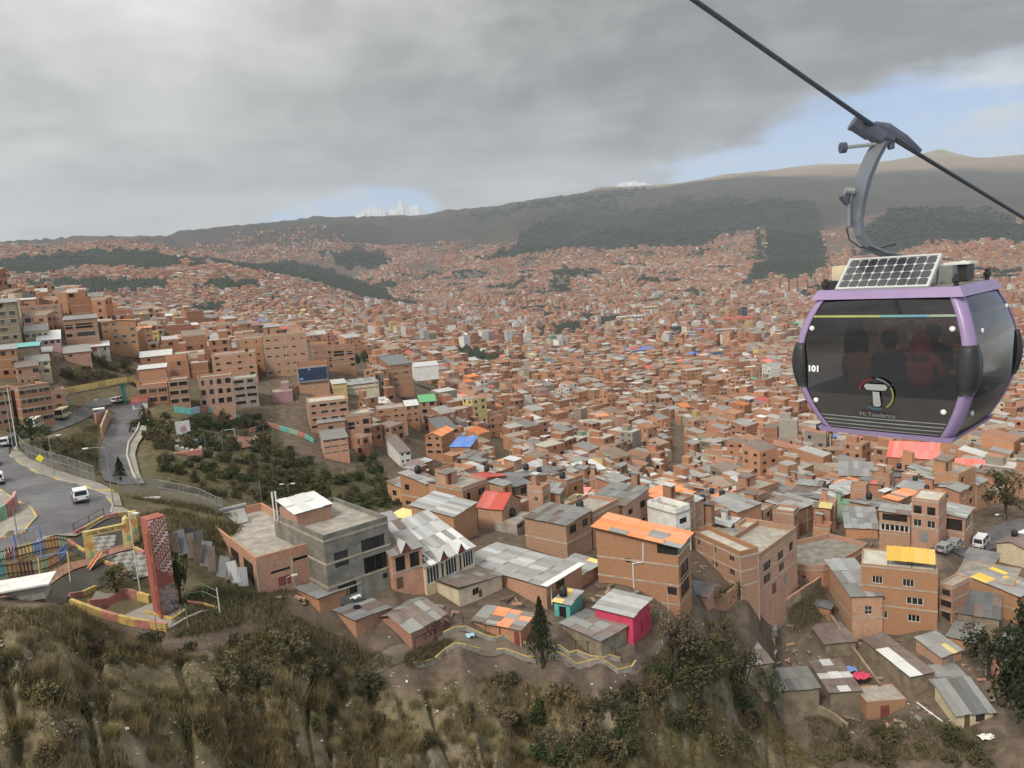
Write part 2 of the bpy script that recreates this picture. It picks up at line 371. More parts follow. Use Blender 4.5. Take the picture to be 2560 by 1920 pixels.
def wall_uv(t):
    g = nd(t, 'ShaderNodeNewGeometry')
    cr = nd(t, 'ShaderNodeVectorMath', op='CROSS_PRODUCT'); t.links.new(g.outputs['True Normal'], cr.inputs[0]); cr.inputs[1].default_value = (0, 0, 1)
    nm = nd(t, 'ShaderNodeVectorMath', op='NORMALIZE'); t.links.new(cr.outputs[0], nm.inputs[0])
    dt = nd(t, 'ShaderNodeVectorMath', op='DOT_PRODUCT'); t.links.new(g.outputs['Position'], dt.inputs[0]); t.links.new(nm.outputs[0], dt.inputs[1])
    sp = nd(t, 'ShaderNodeSeparateXYZ'); t.links.new(g.outputs['Position'], sp.inputs[0])
    cb = nd(t, 'ShaderNodeCombineXYZ'); t.links.new(dt.outputs['Value'], cb.inputs[0]); t.links.new(sp.outputs[2], cb.inputs[1])
    return cb.outputs[0], g.outputs['Position']
def brick_mat(name, c1, c2, mortar, bw=0.27, bh=0.19, rnd=1.0, stain=0.35):
    m, t, b = base_mat(name, 0.92, 0, 0.15); uv, p = wall_uv(t)
    k = nd(t, 'ShaderNodeTexBrick'); t.links.new(uv, k.inputs['Vector'])
    for i, v in (('Color1', c1), ('Color2', c2), ('Mortar', mortar)): k.inputs[i].default_value = (*v, 1)
    for i, v in (('Scale', 1.0), ('Mortar Size', 0.03), ('Brick Width', bw), ('Row Height', bh), ('Bias', -0.1), ('Mortar Smooth', 0.3)): k.inputs[i].default_value = v
    c = hsv_rand(t, k.outputs['Color'], 0.018 * rnd, 0.38 * rnd, 0.25 * rnd)
    n1 = n_noise(t, 0.45, 6, 0.62, p); n2 = n_noise(t, 2.3, 5, 0.7, p)
    mpv = nd(t, 'ShaderNodeMapping'); mpv.inputs['Scale'].default_value = (1.6, 0.16, 1); t.links.new(uv, mpv.inputs[0])
    n3 = n_noise(t, 1.0, 5, 0.65, mpv.outputs[0])
    n4 = n_noise(t, 3.6, 6, 0.75, p)
    c = mixc(t, mth(t, 'MULTIPLY', sstep(t, n4, 0.44, 0.66), 0.6), c, (0.32, 0.14, 0.08)); c = mixc(t, mth(t, 'MULTIPLY', sstep(t, n1, 0.42, 0.72), stain * 1.2), c, (0.31, 0.185, 0.115))
    c = mixc(t, mth(t, 'MULTIPLY', sstep(t, n3, 0.55, 0.8), stain * 1.2), c, (0.21, 0.135, 0.09))
    c = mixc(t, mth(t, 'MULTIPLY', sstep(t, n2, 0.60, 0.8), 0.4), c, (0.52, 0.40, 0.30))
    t.links.new(c, b.inputs['Base Color']); bumpn(t, b, k.outputs['Fac'], -0.35, 0.02)
    return m
def tin_mat(name, col, rust=(0.12, 0.075, 0.05), amt=0.4, rough=0.42, metal=0.35, rnd=1.0, pitch=0.0):
    m, t, b = base_mat(name, rough, metal, 0.5)
    p = pos(t); n1 = n_noise(t, 0.9, 6, 0.7, p); n2 = n_noise(t, 4.0, 5, 0.7, p)
    c = hsv_rand(t, col, 0.01, 0.35 * rnd, 0.2)
    c = mixc(t, mth(t, 'MULTIPLY', sstep(t, n1, 0.40, 0.72), amt), c, rust)
    c = mixc(t, mth(t, 'MULTIPLY', sstep(t, n2, 0.55, 0.8), amt * 0.8), c, tuple(x * 0.5 for x in col))
    t.links.new(c, b.inputs['Base Color'])
    if pitch:
        tc = nd(t, 'ShaderNodeTexCoord'); w = nd(t, 'ShaderNodeTexWave', wave_type='BANDS', bands_direction='X'); w.inputs['Scale'].default_value = pitch
        t.links.new(tc.outputs['Object'], w.inputs['Vector']); bumpn(t, b, w.outputs[0], 0.5, 0.05)
    return m
BR = [((0.52, 0.235, 0.125), (0.44, 0.195, 0.10)), ((0.57, 0.275, 0.15), (0.49, 0.23, 0.125)), ((0.46, 0.215, 0.125), (0.38, 0.175, 0.10))]
BRICK = [brick_mat('brick_%d' % i, a, b, (0.36, 0.29, 0.225)) for i, (a, b) in enumerate(BR)]
ADOBE = plain('adobe', (0.26, 0.21, 0.15), 0.95, 0, 0.3, 0.8, 0.5, 0.1, 0.4)
CONC = plain('concrete', (0.33, 0.30, 0.26), 0.9, 0, 0.3, 0.7, 0.4, 0.2, 0.2)
CONCD = plain('concrete_render', (0.21, 0.195, 0.165), 0.9, 0, 0.35, 0.6, 0.2, 0.2, 0.2)
CONCP = plain('concrete_pale', (0.46, 0.43, 0.37), 0.85, 0, 0.22, 0.6, 0.3, 0.2, 0.1)
SLAB = plain('slab_concrete', (0.43, 0.355, 0.28), 0.9, 0, 0.25, 1.0, 0.3, 0.2)
PAINT = {k: plain('paint_' + k, v, 0.8, 0, 0.18, 0.9, 0.2, 0.25) for k, v in dict(
    cream=(0.62, 0.52, 0.36), white=(0.72, 0.70, 0.66), yellow=(0.66, 0.50, 0.20), pink=(0.55, 0.32, 0.33), green=(0.25, 0.38, 0.27),
    teal=(0.13, 0.42, 0.38), magenta=(0.62, 0.075, 0.13), blue=(0.16, 0.26, 0.55), lilac=(0.50, 0.38, 0.47), maroon=(0.24, 0.07, 0.06), salmon=(0.55, 0.30, 0.20), orange=(0.60, 0.27, 0.10), red=(0.45, 0.07, 0.06), sky=(0.36, 0.56, 0.66)).items()}
TIN = dict(new=tin_mat('tin_new', (0.36, 0.365, 0.365), (0.22, 0.19, 0.17), 0.35, 0.42, 0.35),
           grey=tin_mat('tin_grey', (0.255, 0.255, 0.25), (0.19, 0.16, 0.135), 0.45, 0.5, 0.25),
           old=tin_mat('tin_old', (0.19, 0.15, 0.13), (0.10, 0.06, 0.045), 0.6, 0.65, 0.1),
           white=tin_mat('tin_white', (0.58, 0.585, 0.58), (0.4, 0.36, 0.32), 0.2, 0.45, 0.1),
           dark=tin_mat('tin_dark', (0.14, 0.145, 0.15), (0.08, 0.07, 0.06), 0.4, 0.6, 0.1),
           orange=tin_mat('sheet_orange', (0.62, 0.24, 0.10), (0.5, 0.16, 0.06), 0.25, 0.5, 0.0, 0.5),
           red=tin_mat('sheet_red', (0.55, 0.12, 0.10), (0.3, 0.09, 0.07), 0.3, 0.5, 0.0, 0.7),
           coral=tin_mat('sheet_coral', (0.78, 0.20, 0.17), (0.6, 0.16, 0.13), 0.2, 0.5, 0.0, 0.4),
           blue=tin_mat('sheet_blue', (0.14, 0.26, 0.62), (0.1, 0.16, 0.35), 0.25, 0.5, 0.0, 0.6),
           teal=tin_mat('sheet_teal', (0.12, 0.42, 0.42), (0.1, 0.25, 0.25), 0.25, 0.5, 0.0, 0.5),
           green=tin_mat('sheet_green', (0.15, 0.42, 0.19), (0.1, 0.2, 0.1), 0.25, 0.5, 0.0, 0.5),
           yellow=tin_mat('sheet_yellow', (0.62, 0.52, 0.20), (0.4, 0.32, 0.15), 0.3, 0.5, 0.0, 0.6),
           gold=tin_mat('sheet_gold', (0.66, 0.44, 0.10), (0.5, 0.34, 0.1), 0.35, 0.5, 0.0, 0.3))
def glass_mat():
    m, t, b = base_mat('window_glass', 0.12, 0, 0.6); c = hsv_rand(t, (0.028, 0.027, 0.026), 0.05, 1.2, 0.4); t.links.new(c, b.inputs['Base Color']); return m
GLASS = glass_mat()
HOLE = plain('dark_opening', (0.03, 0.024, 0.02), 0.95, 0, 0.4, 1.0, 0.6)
WHITEM = plain('white_metal', (0.72, 0.72, 0.70), 0.5, 0, 0.12, 2)
GREYM = plain('grey_metal', (0.34, 0.345, 0.34), 0.45, 0.4, 0.2, 3, 0.2)
DARKM = plain('dark_metal', (0.05, 0.05, 0.052), 0.5, 0.3, 0.2, 3)
BLACKP = plain('black_plastic', (0.022, 0.022, 0.024), 0.5, 0, 0.25, 3, 0, 0.4)
WOODM = plain('wood', (0.14, 0.085, 0.05), 0.9, 0, 0.3, 4, 0.5)
RUBBER = plain('rubber', (0.018, 0.018, 0.018), 0.9)
YELLOWK = plain('kerb_yellow', (0.52, 0.37, 0.13), 0.85, 0, 0.3, 1.6, 0.4)
PINKK = plain('kerb_pink', (0.46, 0.20, 0.16), 0.85, 0, 0.3, 1.6, 0.4)
STONEM = plain('stone', (0.30, 0.27, 0.22), 0.95, 0, 0.35, 2.0, 0.6, 0.1, 0.4)

def road_mat(name, col, wet=0.55, spec=0.4):
    m, t, b = base_mat(name, 0.7, 0, spec); p = pos(t); n = n_noise(t, 0.25, 7, 0.7, p); n2 = n_noise(t, 6, 4, 0.7, p); n3 = n_noise(t, 0.09, 4, 0.6, p)
    c = mixc(t, sstep(t, n, 0.35, 0.7), tuple(x * 0.75 for x in col), tuple(x * 1.25 for x in col))
    n5 = n_noise(t, 0.7, 3, 0.5, p, 1.5); c = mixc(t, mth(t, 'MULTIPLY', sstep(t, n5, 0.52, 0.56), 0.35), c, tuple(x * .6 for x in col)); c = mixc(t, mth(t, 'MULTIPLY', n2, 0.3), c, tuple(x * 1.5 for x in col)); t.links.new(c, b.inputs['Base Color'])
    t.links.new(mth(t, 'SUBTRACT', 0.85, mth(t, 'MULTIPLY', sstep(t, n3, 0.4, 0.62), wet)), b.inputs['Roughness']); return m
ASPH = road_mat('wet_asphalt', (0.105, 0.10, 0.105))
PAVE = road_mat('pavement_concrete', (0.26, 0.235, 0.20), 0.2)
DIRT = road_mat('dirt', (0.15, 0.12, 0.09), 0.1, 0.2)

def ground_mat():
    m, t, b = base_mat('ground_soil', 0.95, 0, 0.1); p = pos(t)
    at = nd(t, 'ShaderNodeAttribute', attribute_name='Col'); base = at.outputs['Color']
    n1 = n_noise(t, 0.55, 8, 0.68, p, 0.4); n2 = n_noise(t, 4.0, 6, 0.75, p); n3 = n_noise(t, 0.02, 6, 0.65, p)
    dk = nd(t, 'ShaderNodeMix', data_type='RGBA', blend_type='MULTIPLY'); dk.inputs[0].default_value = 1.0; t.links.new(base, dk.inputs[6])
    v = mth(t, 'MULTIPLY_ADD', sstep(t, n1, 0.25, 0.75), 0.75, 0.62); v = mth(t, 'MULTIPLY', v, mth(t, 'MULTIPLY_ADD', n2, 0.7, 0.65)); v = mth(t, 'MULTIPLY', v, mth(t, 'MULTIPLY_ADD', n3, 0.6, 0.7))
    cc = nd(t, 'ShaderNodeCombineColor')
    for i in range(3): t.links.new(v, cc.inputs[i])
    t.links.new(cc.outputs[0], dk.inputs[7]); t.links.new(dk.outputs[2], b.inputs['Base Color'])
    bumpn(t, b, n2, 0.5, 0.12); return m
GROUND = ground_mat()

# ------------------------------------------------------------------ ground sheets
EDGE_X = [-400, 180, 235, 330, 430, 560, 640, 700, 780, 860, 960, 1040, 1100, 1290, 1390, 1460, 1590, 1640, 1800, 1870, 1960, 2060, 2110]
EDGE_Y = [1485, 1500, 1530, 1585, 1620, 1590, 1585, 1600, 1640, 1680, 1700, 1700, 1672, 1678, 1705, 1712, 1712, 1670, 1620, 1700, 1800, 1900, 2100]
def slope_mask(x, y, z):
    px, py, dep = proj(np.stack([x, y, z], -1))
    return px, py, smooth(py - np.interp(px, EDGE_X, EDGE_Y), 4, 70) * (dep > 5) * (px < 2100)
def ground_z(x, y):
    """ground height with the gullies of the near slope"""
    x = np.asarray(x, float); y = np.asarray(y, float); z = H(x, y); r = np.hypot(x, y); near = r < 125
    if near.any():
        xs, ys, zs = x[near], y[near], z[near]; _, _, m = slope_mask(xs, ys, zs); a = np.arctan2(xs, ys); rr = np.hypot(xs, ys)
        wob = fbm(a * 9, rr / 16, 3, 21) * 1.4
        g = np.abs(2 * vnoise(a * 17 + wob * 1.3, rr / 55, 5) - 1); g2 = np.abs(2 * vnoise(a * 41 + wob * 2, rr / 30, 6) - 1)
        cut = (1 - smooth(g, 0.0, 0.30)) * 2.6 * smooth(fbm(a * 4, rr / 40, 2, 25), .38, .6) + (1 - smooth(g2, 0.0, 0.4)) * 1.0
        rough = (fbm(xs / 5, ys / 5, 5, 31) - 0.5) * 2.6 + (fbm(xs / 1.1, ys / 1.1, 3, 33) - 0.5) * 0.5
        z = z.copy(); z[near] = zs + m * (rough - cut + 0.7)
    return z
def gz(x, y): return float(ground_z(np.array([float(x)]), np.array([float(y)]))[0])
FOREST = [  # dark planted woods on the far hills, outlines in the photograph, with the distances they span
 ([(-200,652),(0,649),(133,637),(312,623),(440,643),(579,655),(694,631),(770,660),(880,695),(984,741),(1065,770),(926,779),(856,747),(747,721),(637,678),(521,660),(450,650),(417,690),(300,664),(130,676),(40,700),(-200,700)], 2900, 4800),
 ([(60,705),(250,700),(417,702),(400,728),(200,735),(80,728)], 2000, 3200), ([(500,715),(560,700),(630,700),(632,716),(560,730),(500,725)], 2000, 3000), ([(500,772),(560,760),(560,785),(510,795)], 1200, 2600),
 ([(1171,655),(1281,610),(1371,549),(1462,508),(1525,500),(1560,530),(1640,520),(1700,500),(2027,500),(2060,556),(1960,580),(1880,560),(1800,600),(1778,621),(1640,618),(1416,621),(1281,640)], 4600, 9000),
 ([(1905,575),(2045,556),(2075,660),(1990,700),(1927,692),(1841,718),(1910,650)], 2800, 6000), ([(2140,640),(2170,560),(2230,520),(2400,512),(2490,530),(2560,560),(2700,575),(2700,610),(2450,602),(2300,606),(2230,640)], 3800, 6500),
 ([(1380,680),(1446,668),(1450,688),(1390,692)], 2500, 5500), ([(1590,700),(1640,690),(1650,705),(1600,710)], 2500, 5500), ([(1240,715),(1330,690),(1335,705),(1250,722)], 2500, 5000), ([(1710,735),(1780,720),(1780,738),(1720,745)], 2000, 4500),
 ([(800,635),(900,620),(1000,650),(930,672),(860,670)], 4000, 7000), ([(920,710),(1000,700),(1010,720),(940,728)], 3000, 6000), ([(1160,545),(1600,480),(1600,470),(1160,540)], 7000, 9300),
 ([(1120,905),(1170,880),(1320,905),(1330,925),(1180,920)], 500, 1500), ([(1370,820),(1430,810),(1470,840),(1380,850)], 1200, 2600), ([(1030,900),(1120,885),(1120,915),(1040,915)], 500, 1500), ([(1440,790),(1550,790),(1560,810),(1450,812)], 1500, 2600)]
def forest_mask(px, py, r):
    f = np.zeros(px.shape, bool)
    for poly, r0, r1 in FOREST: f |= in_poly(px, py, poly) & (r > r0) & (r < r1)
    return f
GULLY = [(330,1030),(420,1040),(560,1045),(650,1035),(690,1100),(740,1140),(800,1160),(870,1190),(905,1140),(965,1190),(1012,1262),(960,1278),(860,1275),(700,1275),(560,1255),(430,1225),(380,1190),(350,1120)]
def ground_colour(x, y, z):
    P = np.stack([x, y, z], -1); px, py, dep = proj(P); r = np.hypot(x, y); n = len(x)
    jx = px + (fbm(x / (r * .008), y / (r * .008), 4, 41) - .5) * 76; jy = py + (fbm(x / (r * .008), y / (r * .008), 4, 43) - .5) * 30
    c = np.tile(np.array([0.125, 0.096, 0.072]), (n, 1))                      # built-up dirt
    def put(mask, col): nonlocal c; mk = np.clip(mask, 0, 1)[:, None]; c = c * (1 - mk) + np.array(col) * mk
    far = smooth(r, 4800, 6200); put(far, (0.052, 0.046, 0.036)); put(smooth(r, 9200, 10500) , (0.24, 0.18, 0.115))  # far slopes painted dark for the cloud shadow on them; ochre plateau beyond
    sn = smooth(z, 980, 1250) * smooth(fbm(x / 500, y / 500, 4, 47), 0.45, 0.6); put(sn * 0.5, (0.5, 0.48, 0.46))
    put(forest_mask(jx, jy, r) * 1.0, (0.028, 0.034, 0.022))
    put(in_poly(jx, jy, GULLY) * (r < 330) * 1.0, (0.072, 0.066, 0.034))
    pz = smooth(jx, 700, 560) * smooth(r, 76, 84) * smooth(r, 275, 235) * (z < -19); put(pz * 0.8, (0.12, 0.10, 0.055)); pz = in_poly(jx, jy, [(130,930),(180,880),(260,870),(340,870),(350,960),(200,985)]); put(pz * (r < 330) * .9, (0.11, 0.09, 0.055))
    _, _, m = slope_mask(x, y, z); gr = fbm(x / 7, y / 7, 4, 51); cl = fbm(x / 4, y / 4, 4, 53)
    put(m, (0.165, 0.134, 0.080)); put(m * smooth(gr, 0.42, 0.60) * 0.8, (0.145, 0.120, 0.056)); put(m * smooth(cl, 0.54, 0.66) * 0.75, (0.225, 0.19, 0.135))
    return c
def polar_sheet(name, az, rr, lower=0):
    A, RR = np.meshgrid(az, rr, indexing='xy'); x = (RR * np.sin(A)).ravel(); y = (RR * np.cos(A)).ravel(); z = ground_z(x, y) - lower
    na, nr = len(az), len(rr); i = np.arange(nr - 1)[:, None] * na + np.arange(na - 1)[None]; i = i.ravel()
    F = np.stack([i, i + 1, i + na + 1, i + na], 1)
    V = np.stack([x, y, z], 1); me = np_mesh(name, V, F, GROUND, col=ground_colour(x, y, z), smooth=True)
    o = inst(name, me); o['kind'] = 'structure'; return o
polar_sheet('ground', np.linspace(-0.86, 0.86, 760), np.concatenate([np.linspace(24, 44, 20)[:-1], np.exp(np.arange(math.log(44), math.log(126), 0.0036))]))
polar_sheet('hills', np.linspace(-0.86, 0.86, 560), np.exp(np.concatenate([np.arange(math.log(124.5), math.log(1000), 0.016), np.arange(math.log(1000), math.log(17000), 0.0105)])), 0.05)

# snow peaks far behind the rim: (px, py of summit) at distance
def peak(pts, r, depth, seed, label):
    xs = [p[0] for p in pts]; ys = [p[1] for p in pts]; n = 90; V = []; nrow = 14; col = []
    for j in range(nrow):
        t = j / (nrow - 1) * 2 - 1
        for i in range(n):
            px = xs[0] + (xs[-1] - xs[0]) * i / (n - 1); py = np.interp(px, xs, ys); P = at_r(px, py, r); base = at_r(px, max(ys) + 28, r)
            h = (P[2] - base[2]) * (1 + 0.06 * (fbm(np.array([i / 5.]), np.array([seed * 3.1]), 4, seed)[0] - 0.5))
            k = (1 - abs(t)) ** 1.2; rg = fbm(np.array([i / 4. + t * 2]), np.array([t * 5 + seed]), 4, seed + 5)[0]
            q = P * (1 + t * depth / r); z = base[2] - 250 + (h + 250) * k * (0.84 + 0.3 * rg); V.append((q[0], q[1], z))
            s = smooth(np.array([rg + 0.5 * k]), 0.62, 0.9)[0]; col.append([0.05 + 0.60 * s, 0.05 + 0.61 * s, 0.06 + 0.62 * s])
    F = [(j * n + i, j * n + i + 1, (j + 1) * n + i + 1, (j + 1) * n + i) for j in range(nrow - 1) for i in range(n - 1)]
    o = inst('snow_mountain', np_mesh('snow_mountain', np.array(V), np.array(F), GROUND, col=np.array(col), smooth=True)); o['kind'] = 'structure'
peak([(770,565),(798,540),(815,529),(830,538),(852,546),(872,565)], 17500, 900, 3, '')
peak([(858,560),(885,533),(915,516),(940,513),(965,514),(985,536),(1005,560)], 18500, 1000, 8, '')
peak([(930,552),(955,536),(975,518),(990,503),(1003,497),(1022,508),(1045,506),(1075,523),(1110,541),(1150,552)], 19500, 1500, 14, '')
peak([(1500,478),(1535,455),(1560,450),(1590,449),(1620,456),(1660,464),(1700,480)], 14500, 900, 20, '')

# ------------------------------------------------------------------ haze: one closed box of air round everything
hz = MB().box(-26000, 26000, -700, 26000, -420, 2900).build('haze', []); hz['kind'] = 'stuff'
tag(hz, 'pale air filling the valley between the viewer and the mountains')
hm = bpy.data.materials.new('haze_air'); hm.use_nodes = True; t_ = hm.node_tree; t_.nodes.clear()
_o = nd(t_, 'ShaderNodeOutputMaterial'); _v = nd(t_, 'ShaderNodeVolumePrincipled'); _v.inputs['Color'].default_value = (0.80, 0.86, 0.97, 1); _v.inputs['Density'].default_value = 5.6e-5
t_.links.new(_v.outputs[0], _o.inputs['Volume']); hz.data.materials.append(hm)
# ------------------------------------------------------------------ plan bookkeeping (1 m cells): what already stands where
OX, OY, ON = -420, 20, 1300
OCC = np.zeros((ON, ON), np.uint8)
def occ_rect(x, y, rot, w, d, pad=0.5, mark=True, code=1):
    c, s = math.cos(rot), math.sin(rot); n1 = max(3, int((w + 2 * pad) / 0.6)); n2 = max(3, int((d + 2 * pad) / 0.6))
    U, V = np.meshgrid(np.linspace(-pad, w + pad, n1), np.linspace(-pad, d + pad, n2)); X = x + U * c - V * s; Y = y + U * s + V * c
    i = (X - OX).astype(int); j = (Y - OY).astype(int); ok = (i >= 0) & (i < ON) & (j >= 0) & (j < ON)
    if mark: OCC[i[ok], j[ok]] = code
    return int(OCC[i[ok], j[ok]].max()) if ok.any() else 9
def occ_poly(poly, code=2):
    P = np.array(poly); x0, y0 = np.floor(P.min(0)) - 1; x1, y1 = np.ceil(P.max(0)) + 1
    X, Y = np.meshgrid(np.arange(x0, x1), np.arange(y0, y1)); m = in_poly(X, Y, [tuple(p[:2]) for p in poly]); i = (X[m] - OX).astype(int); j = (Y[m] - OY).astype(int)
    ok = (i >= 0) & (i < ON) & (j >= 0) & (j < ON); OCC[i[ok], j[ok]] = code

# ------------------------------------------------------------------ shared pieces
def win_parts(cols, rows=1, fr=0.045, y=0.10):
    f = MB(); f.box(-.5, .5, y - .04, y + .03, 0, fr); f.box(-.5, .5, y - .04, y + .03, 1 - fr, 1); f.box(-.5, -.5 + fr, y - .04, y + .03, fr, 1 - fr); f.box(.5 - fr, .5, y - .04, y + .03, fr, 1 - fr)
    for i in range(1, cols): u = -.5 + i / cols; f.box(u - fr * .45, u + fr * .45, y - .035, y + .028, fr, 1 - fr)
    for i in range(1, rows): f.box(-.5 + fr, .5 - fr, y - .03, y + .025, i / rows - fr * .4, i / rows + fr * .4)
    return f
FRAMEM = plain('window_frame', (0.30, 0.26, 0.22), 0.6, 0.1, 0.2, 3, 1.2)
FRAMEW = plain('window_frame_white', (0.66, 0.65, 0.62), 0.5, 0, 0.15, 3, 0.3)
FRAMEK = plain('window_frame_black', (0.03, 0.03, 0.03), 0.5, 0, 0.15, 3, 0.3)
CURTAIN = plain('curtain', (0.42, 0.37, 0.30), 0.9, 0, 0.3, 5, 1.2)
WF = {}; PANE = MB().quad((-.5, .12, 0), (.5, .12, 0), (.5, .12, 1), (-.5, .12, 1)).mesh('pane', GLASS)
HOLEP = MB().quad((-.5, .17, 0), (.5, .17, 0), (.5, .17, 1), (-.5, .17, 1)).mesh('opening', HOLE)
for nm, (c_, r_) in dict(a=(1, 1), b=(2, 1), c=(3, 1), d=(4, 1), e=(6, 1), g=(2, 2), h=(3, 2)).items():
    for fm, mt in (('', FRAMEM), ('w', FRAMEW), ('k', FRAMEK)): WF[nm + fm] = win_parts(c_, r_).mesh('window_frame', mt)
    for fm, mt in (('', FRAMEM), ('w', FRAMEW), ('k', FRAMEK)):
        b = win_parts(c_, r_); b.quad((-.5, .12, 0), (.5, .12, 0), (.5, .12, 1), (-.5, .12, 1), 1); WF['1' + nm + fm] = b.mesh('window', [mt, GLASS])
def door_me(mt):
    b = MB(); b.box(-.5, .5, .02, .09, 0, 1); b.box(-.42, -.04, .0, .02, .08, .92); b.box(.04, .42, .0, .02, .08, .92); return b.mesh('door', mt)
DOORS = [door_me(PAINT['maroon']), door_me(WOODM), door_me(DARKM), door_me(GREYM)]
def corr_mesh(mat, waves=5, seg=2, amp=0.035):
    n = waves * seg; V = []; F = []
    for i in range(n + 1):
        z = amp * math.cos(2 * PI * i / seg / 1.0 + (0 if seg > 2 else PI * 0)) if seg > 2 else amp * (1 if i % 2 else -1)
        V += [(i / n, 0, z), (i / n, 1, z)]
    for i in range(n): F.append((2 * i, 2 * i + 2, 2 * i + 3, 2 * i + 1))
    me = bpy.data.meshes.new('roof_sheet'); me.from_pydata(V, [], F); me.materials.append(mat); me.update(); return me
SHEET = {k: corr_mesh(v) for k, v in TIN.items()}
TINW = {}
for k in TIN:
    src = {'new': ((0.36, 0.365, 0.365), .25, .4), 'grey': ((0.255, 0.255, 0.25), .25, .5), 'old': ((0.19, 0.15, 0.13), .1, .65), 'white': ((0.58, 0.585, 0.58), .1, .45)}.get(k)
    TINW[k] = tin_mat('corrugated_' + k, src[0], (0.17, 0.14, 0.11), 0.4, src[2], src[1], 1.0, 1.6) if src else TIN[k]
def tank_me():
    b = MB(); b.lathe([(0.5, 0), (0.55, 0.06), (0.55, 0.45), (0.58, 0.48), (0.55, 0.52), (0.55, 0.95), (0.45, 1.1), (0.18, 1.2), (0.18, 1.28)], n=14); return b.mesh('water_tank', BLACKP, True)
TANK = tank_me()
def wallface(mb, p0, p1, z0, z1, ops, m=0, dep=0.2):
    p0 = np.array(p0, float); p1 = np.array(p1, float); L = np.linalg.norm(p1 - p0); e = (p1 - p0) / L; inn = np.array([-e[1], e[0]])
    P = lambda u, v, q=0: (*(p0 + e * u + inn * q), v)
    ops = [o for o in ops if o[0] > 0.05 and o[1] < L - 0.05 and o[2] > z0 and o[3] < z1]
    us = sorted({0, L, *[o[0] for o in ops], *[o[1] for o in ops]}); vs = sorted({z0, z1, *[o[2] for o in ops], *[o[3] for o in ops]})
    for i in range(len(us) - 1):
        for j in range(len(vs) - 1):
            u, v = (us[i] + us[i + 1]) / 2, (vs[j] + vs[j + 1]) / 2
            if any(o[0] < u < o[1] and o[2] < v < o[3] for o in ops): continue
            mb.quad(P(us[i], vs[j]), P(us[i + 1], vs[j]), P(us[i + 1], vs[j + 1]), P(us[i], vs[j + 1]), m)
    for a, b, c, d in [o[:4] for o in ops]:
        for (q, r) in (((a, c), (b, c)), ((b, c), (b, d)), ((b, d), (a, d)), ((a, d), (a, c))):
            mb.quad(P(*q), P(*q, dep), P(*r, dep), P(*r), m)
    return ops
FACES = lambda w, d: {'front': ((0, 0), (w, 0)), 'right': ((w, 0), (w, d)), 'back': ((w, d), (0, d)), 'left': ((0, d), (0, 0))}
def put_window(root, face, o, w, d, kind, split):
    p0, p1 = FACES(w, d)[face]; L = math.hypot(p1[0] - p0[0], p1[1] - p0[1]); u = (o[0] + o[1]) / 2
    x = p0[0] + (p1[0] - p0[0]) * u / L; y = p0[1] + (p1[1] - p0[1]) * u / L; rz = math.atan2(p1[1] - p0[1], p1[0] - p0[0])
    if kind == 'hole': return inst('window', HOLEP, root, (x, y, o[2]), (0, 0, rz), (o[1] - o[0], 1, o[3] - o[2]))
    if kind.startswith('door'): return inst('door', DOORS[int(kind[4:] or 0)], root, (x, y, o[2]), (0, 0, rz), (o[1] - o[0], 1, o[3] - o[2]))
    if split:
        q = inst('window', WF[kind], root, (x, y, o[2]), (0, 0, rz), (o[1] - o[0], 1, o[3] - o[2])); inst('pane', PANE, q); return q
    return inst('window', WF['1' + kind], root, (x, y, o[2]), (0, 0, rz), (o[1] - o[0], 1, o[3] - o[2]))
def grid_win(L, h, floors, cols, ww, wh, rg, skip=0.1, kind='b', sill=0.95, z0=0, door=None, varied=True):
    """window openings on one face: (u0, u1, v0, v1, kind)"""
    out = []; fh = h / floors
    for f in range(floors):
        for c in range(cols):
            if rg.random() < skip: continue
            W_ = ww * (rg.choice([0.6, 1, 1, 1.25]) if varied else 1); W_ = min(W_, L / cols * 0.85); Hh = min(wh * (rg.choice([0.75, 1, 1]) if varied else 1), fh - sill * .75 - .35)
            u = L * (c + 0.5) / cols + (rg.uniform(-.15, .15) if varied else 0); v = z0 + f * fh + (sill if Hh < 1.6 else .5)
            if f == 0 and door and c == door[0]: out.append((u - .55, u + .55, 0.05, 2.15, door[1])); continue
            out.append((u - W_ / 2, u + W_ / 2, v, min(v + Hh, z0 + (f + 1) * fh - .3), rg.choice(kind) if isinstance(kind, (list, tuple)) else kind))
    return out
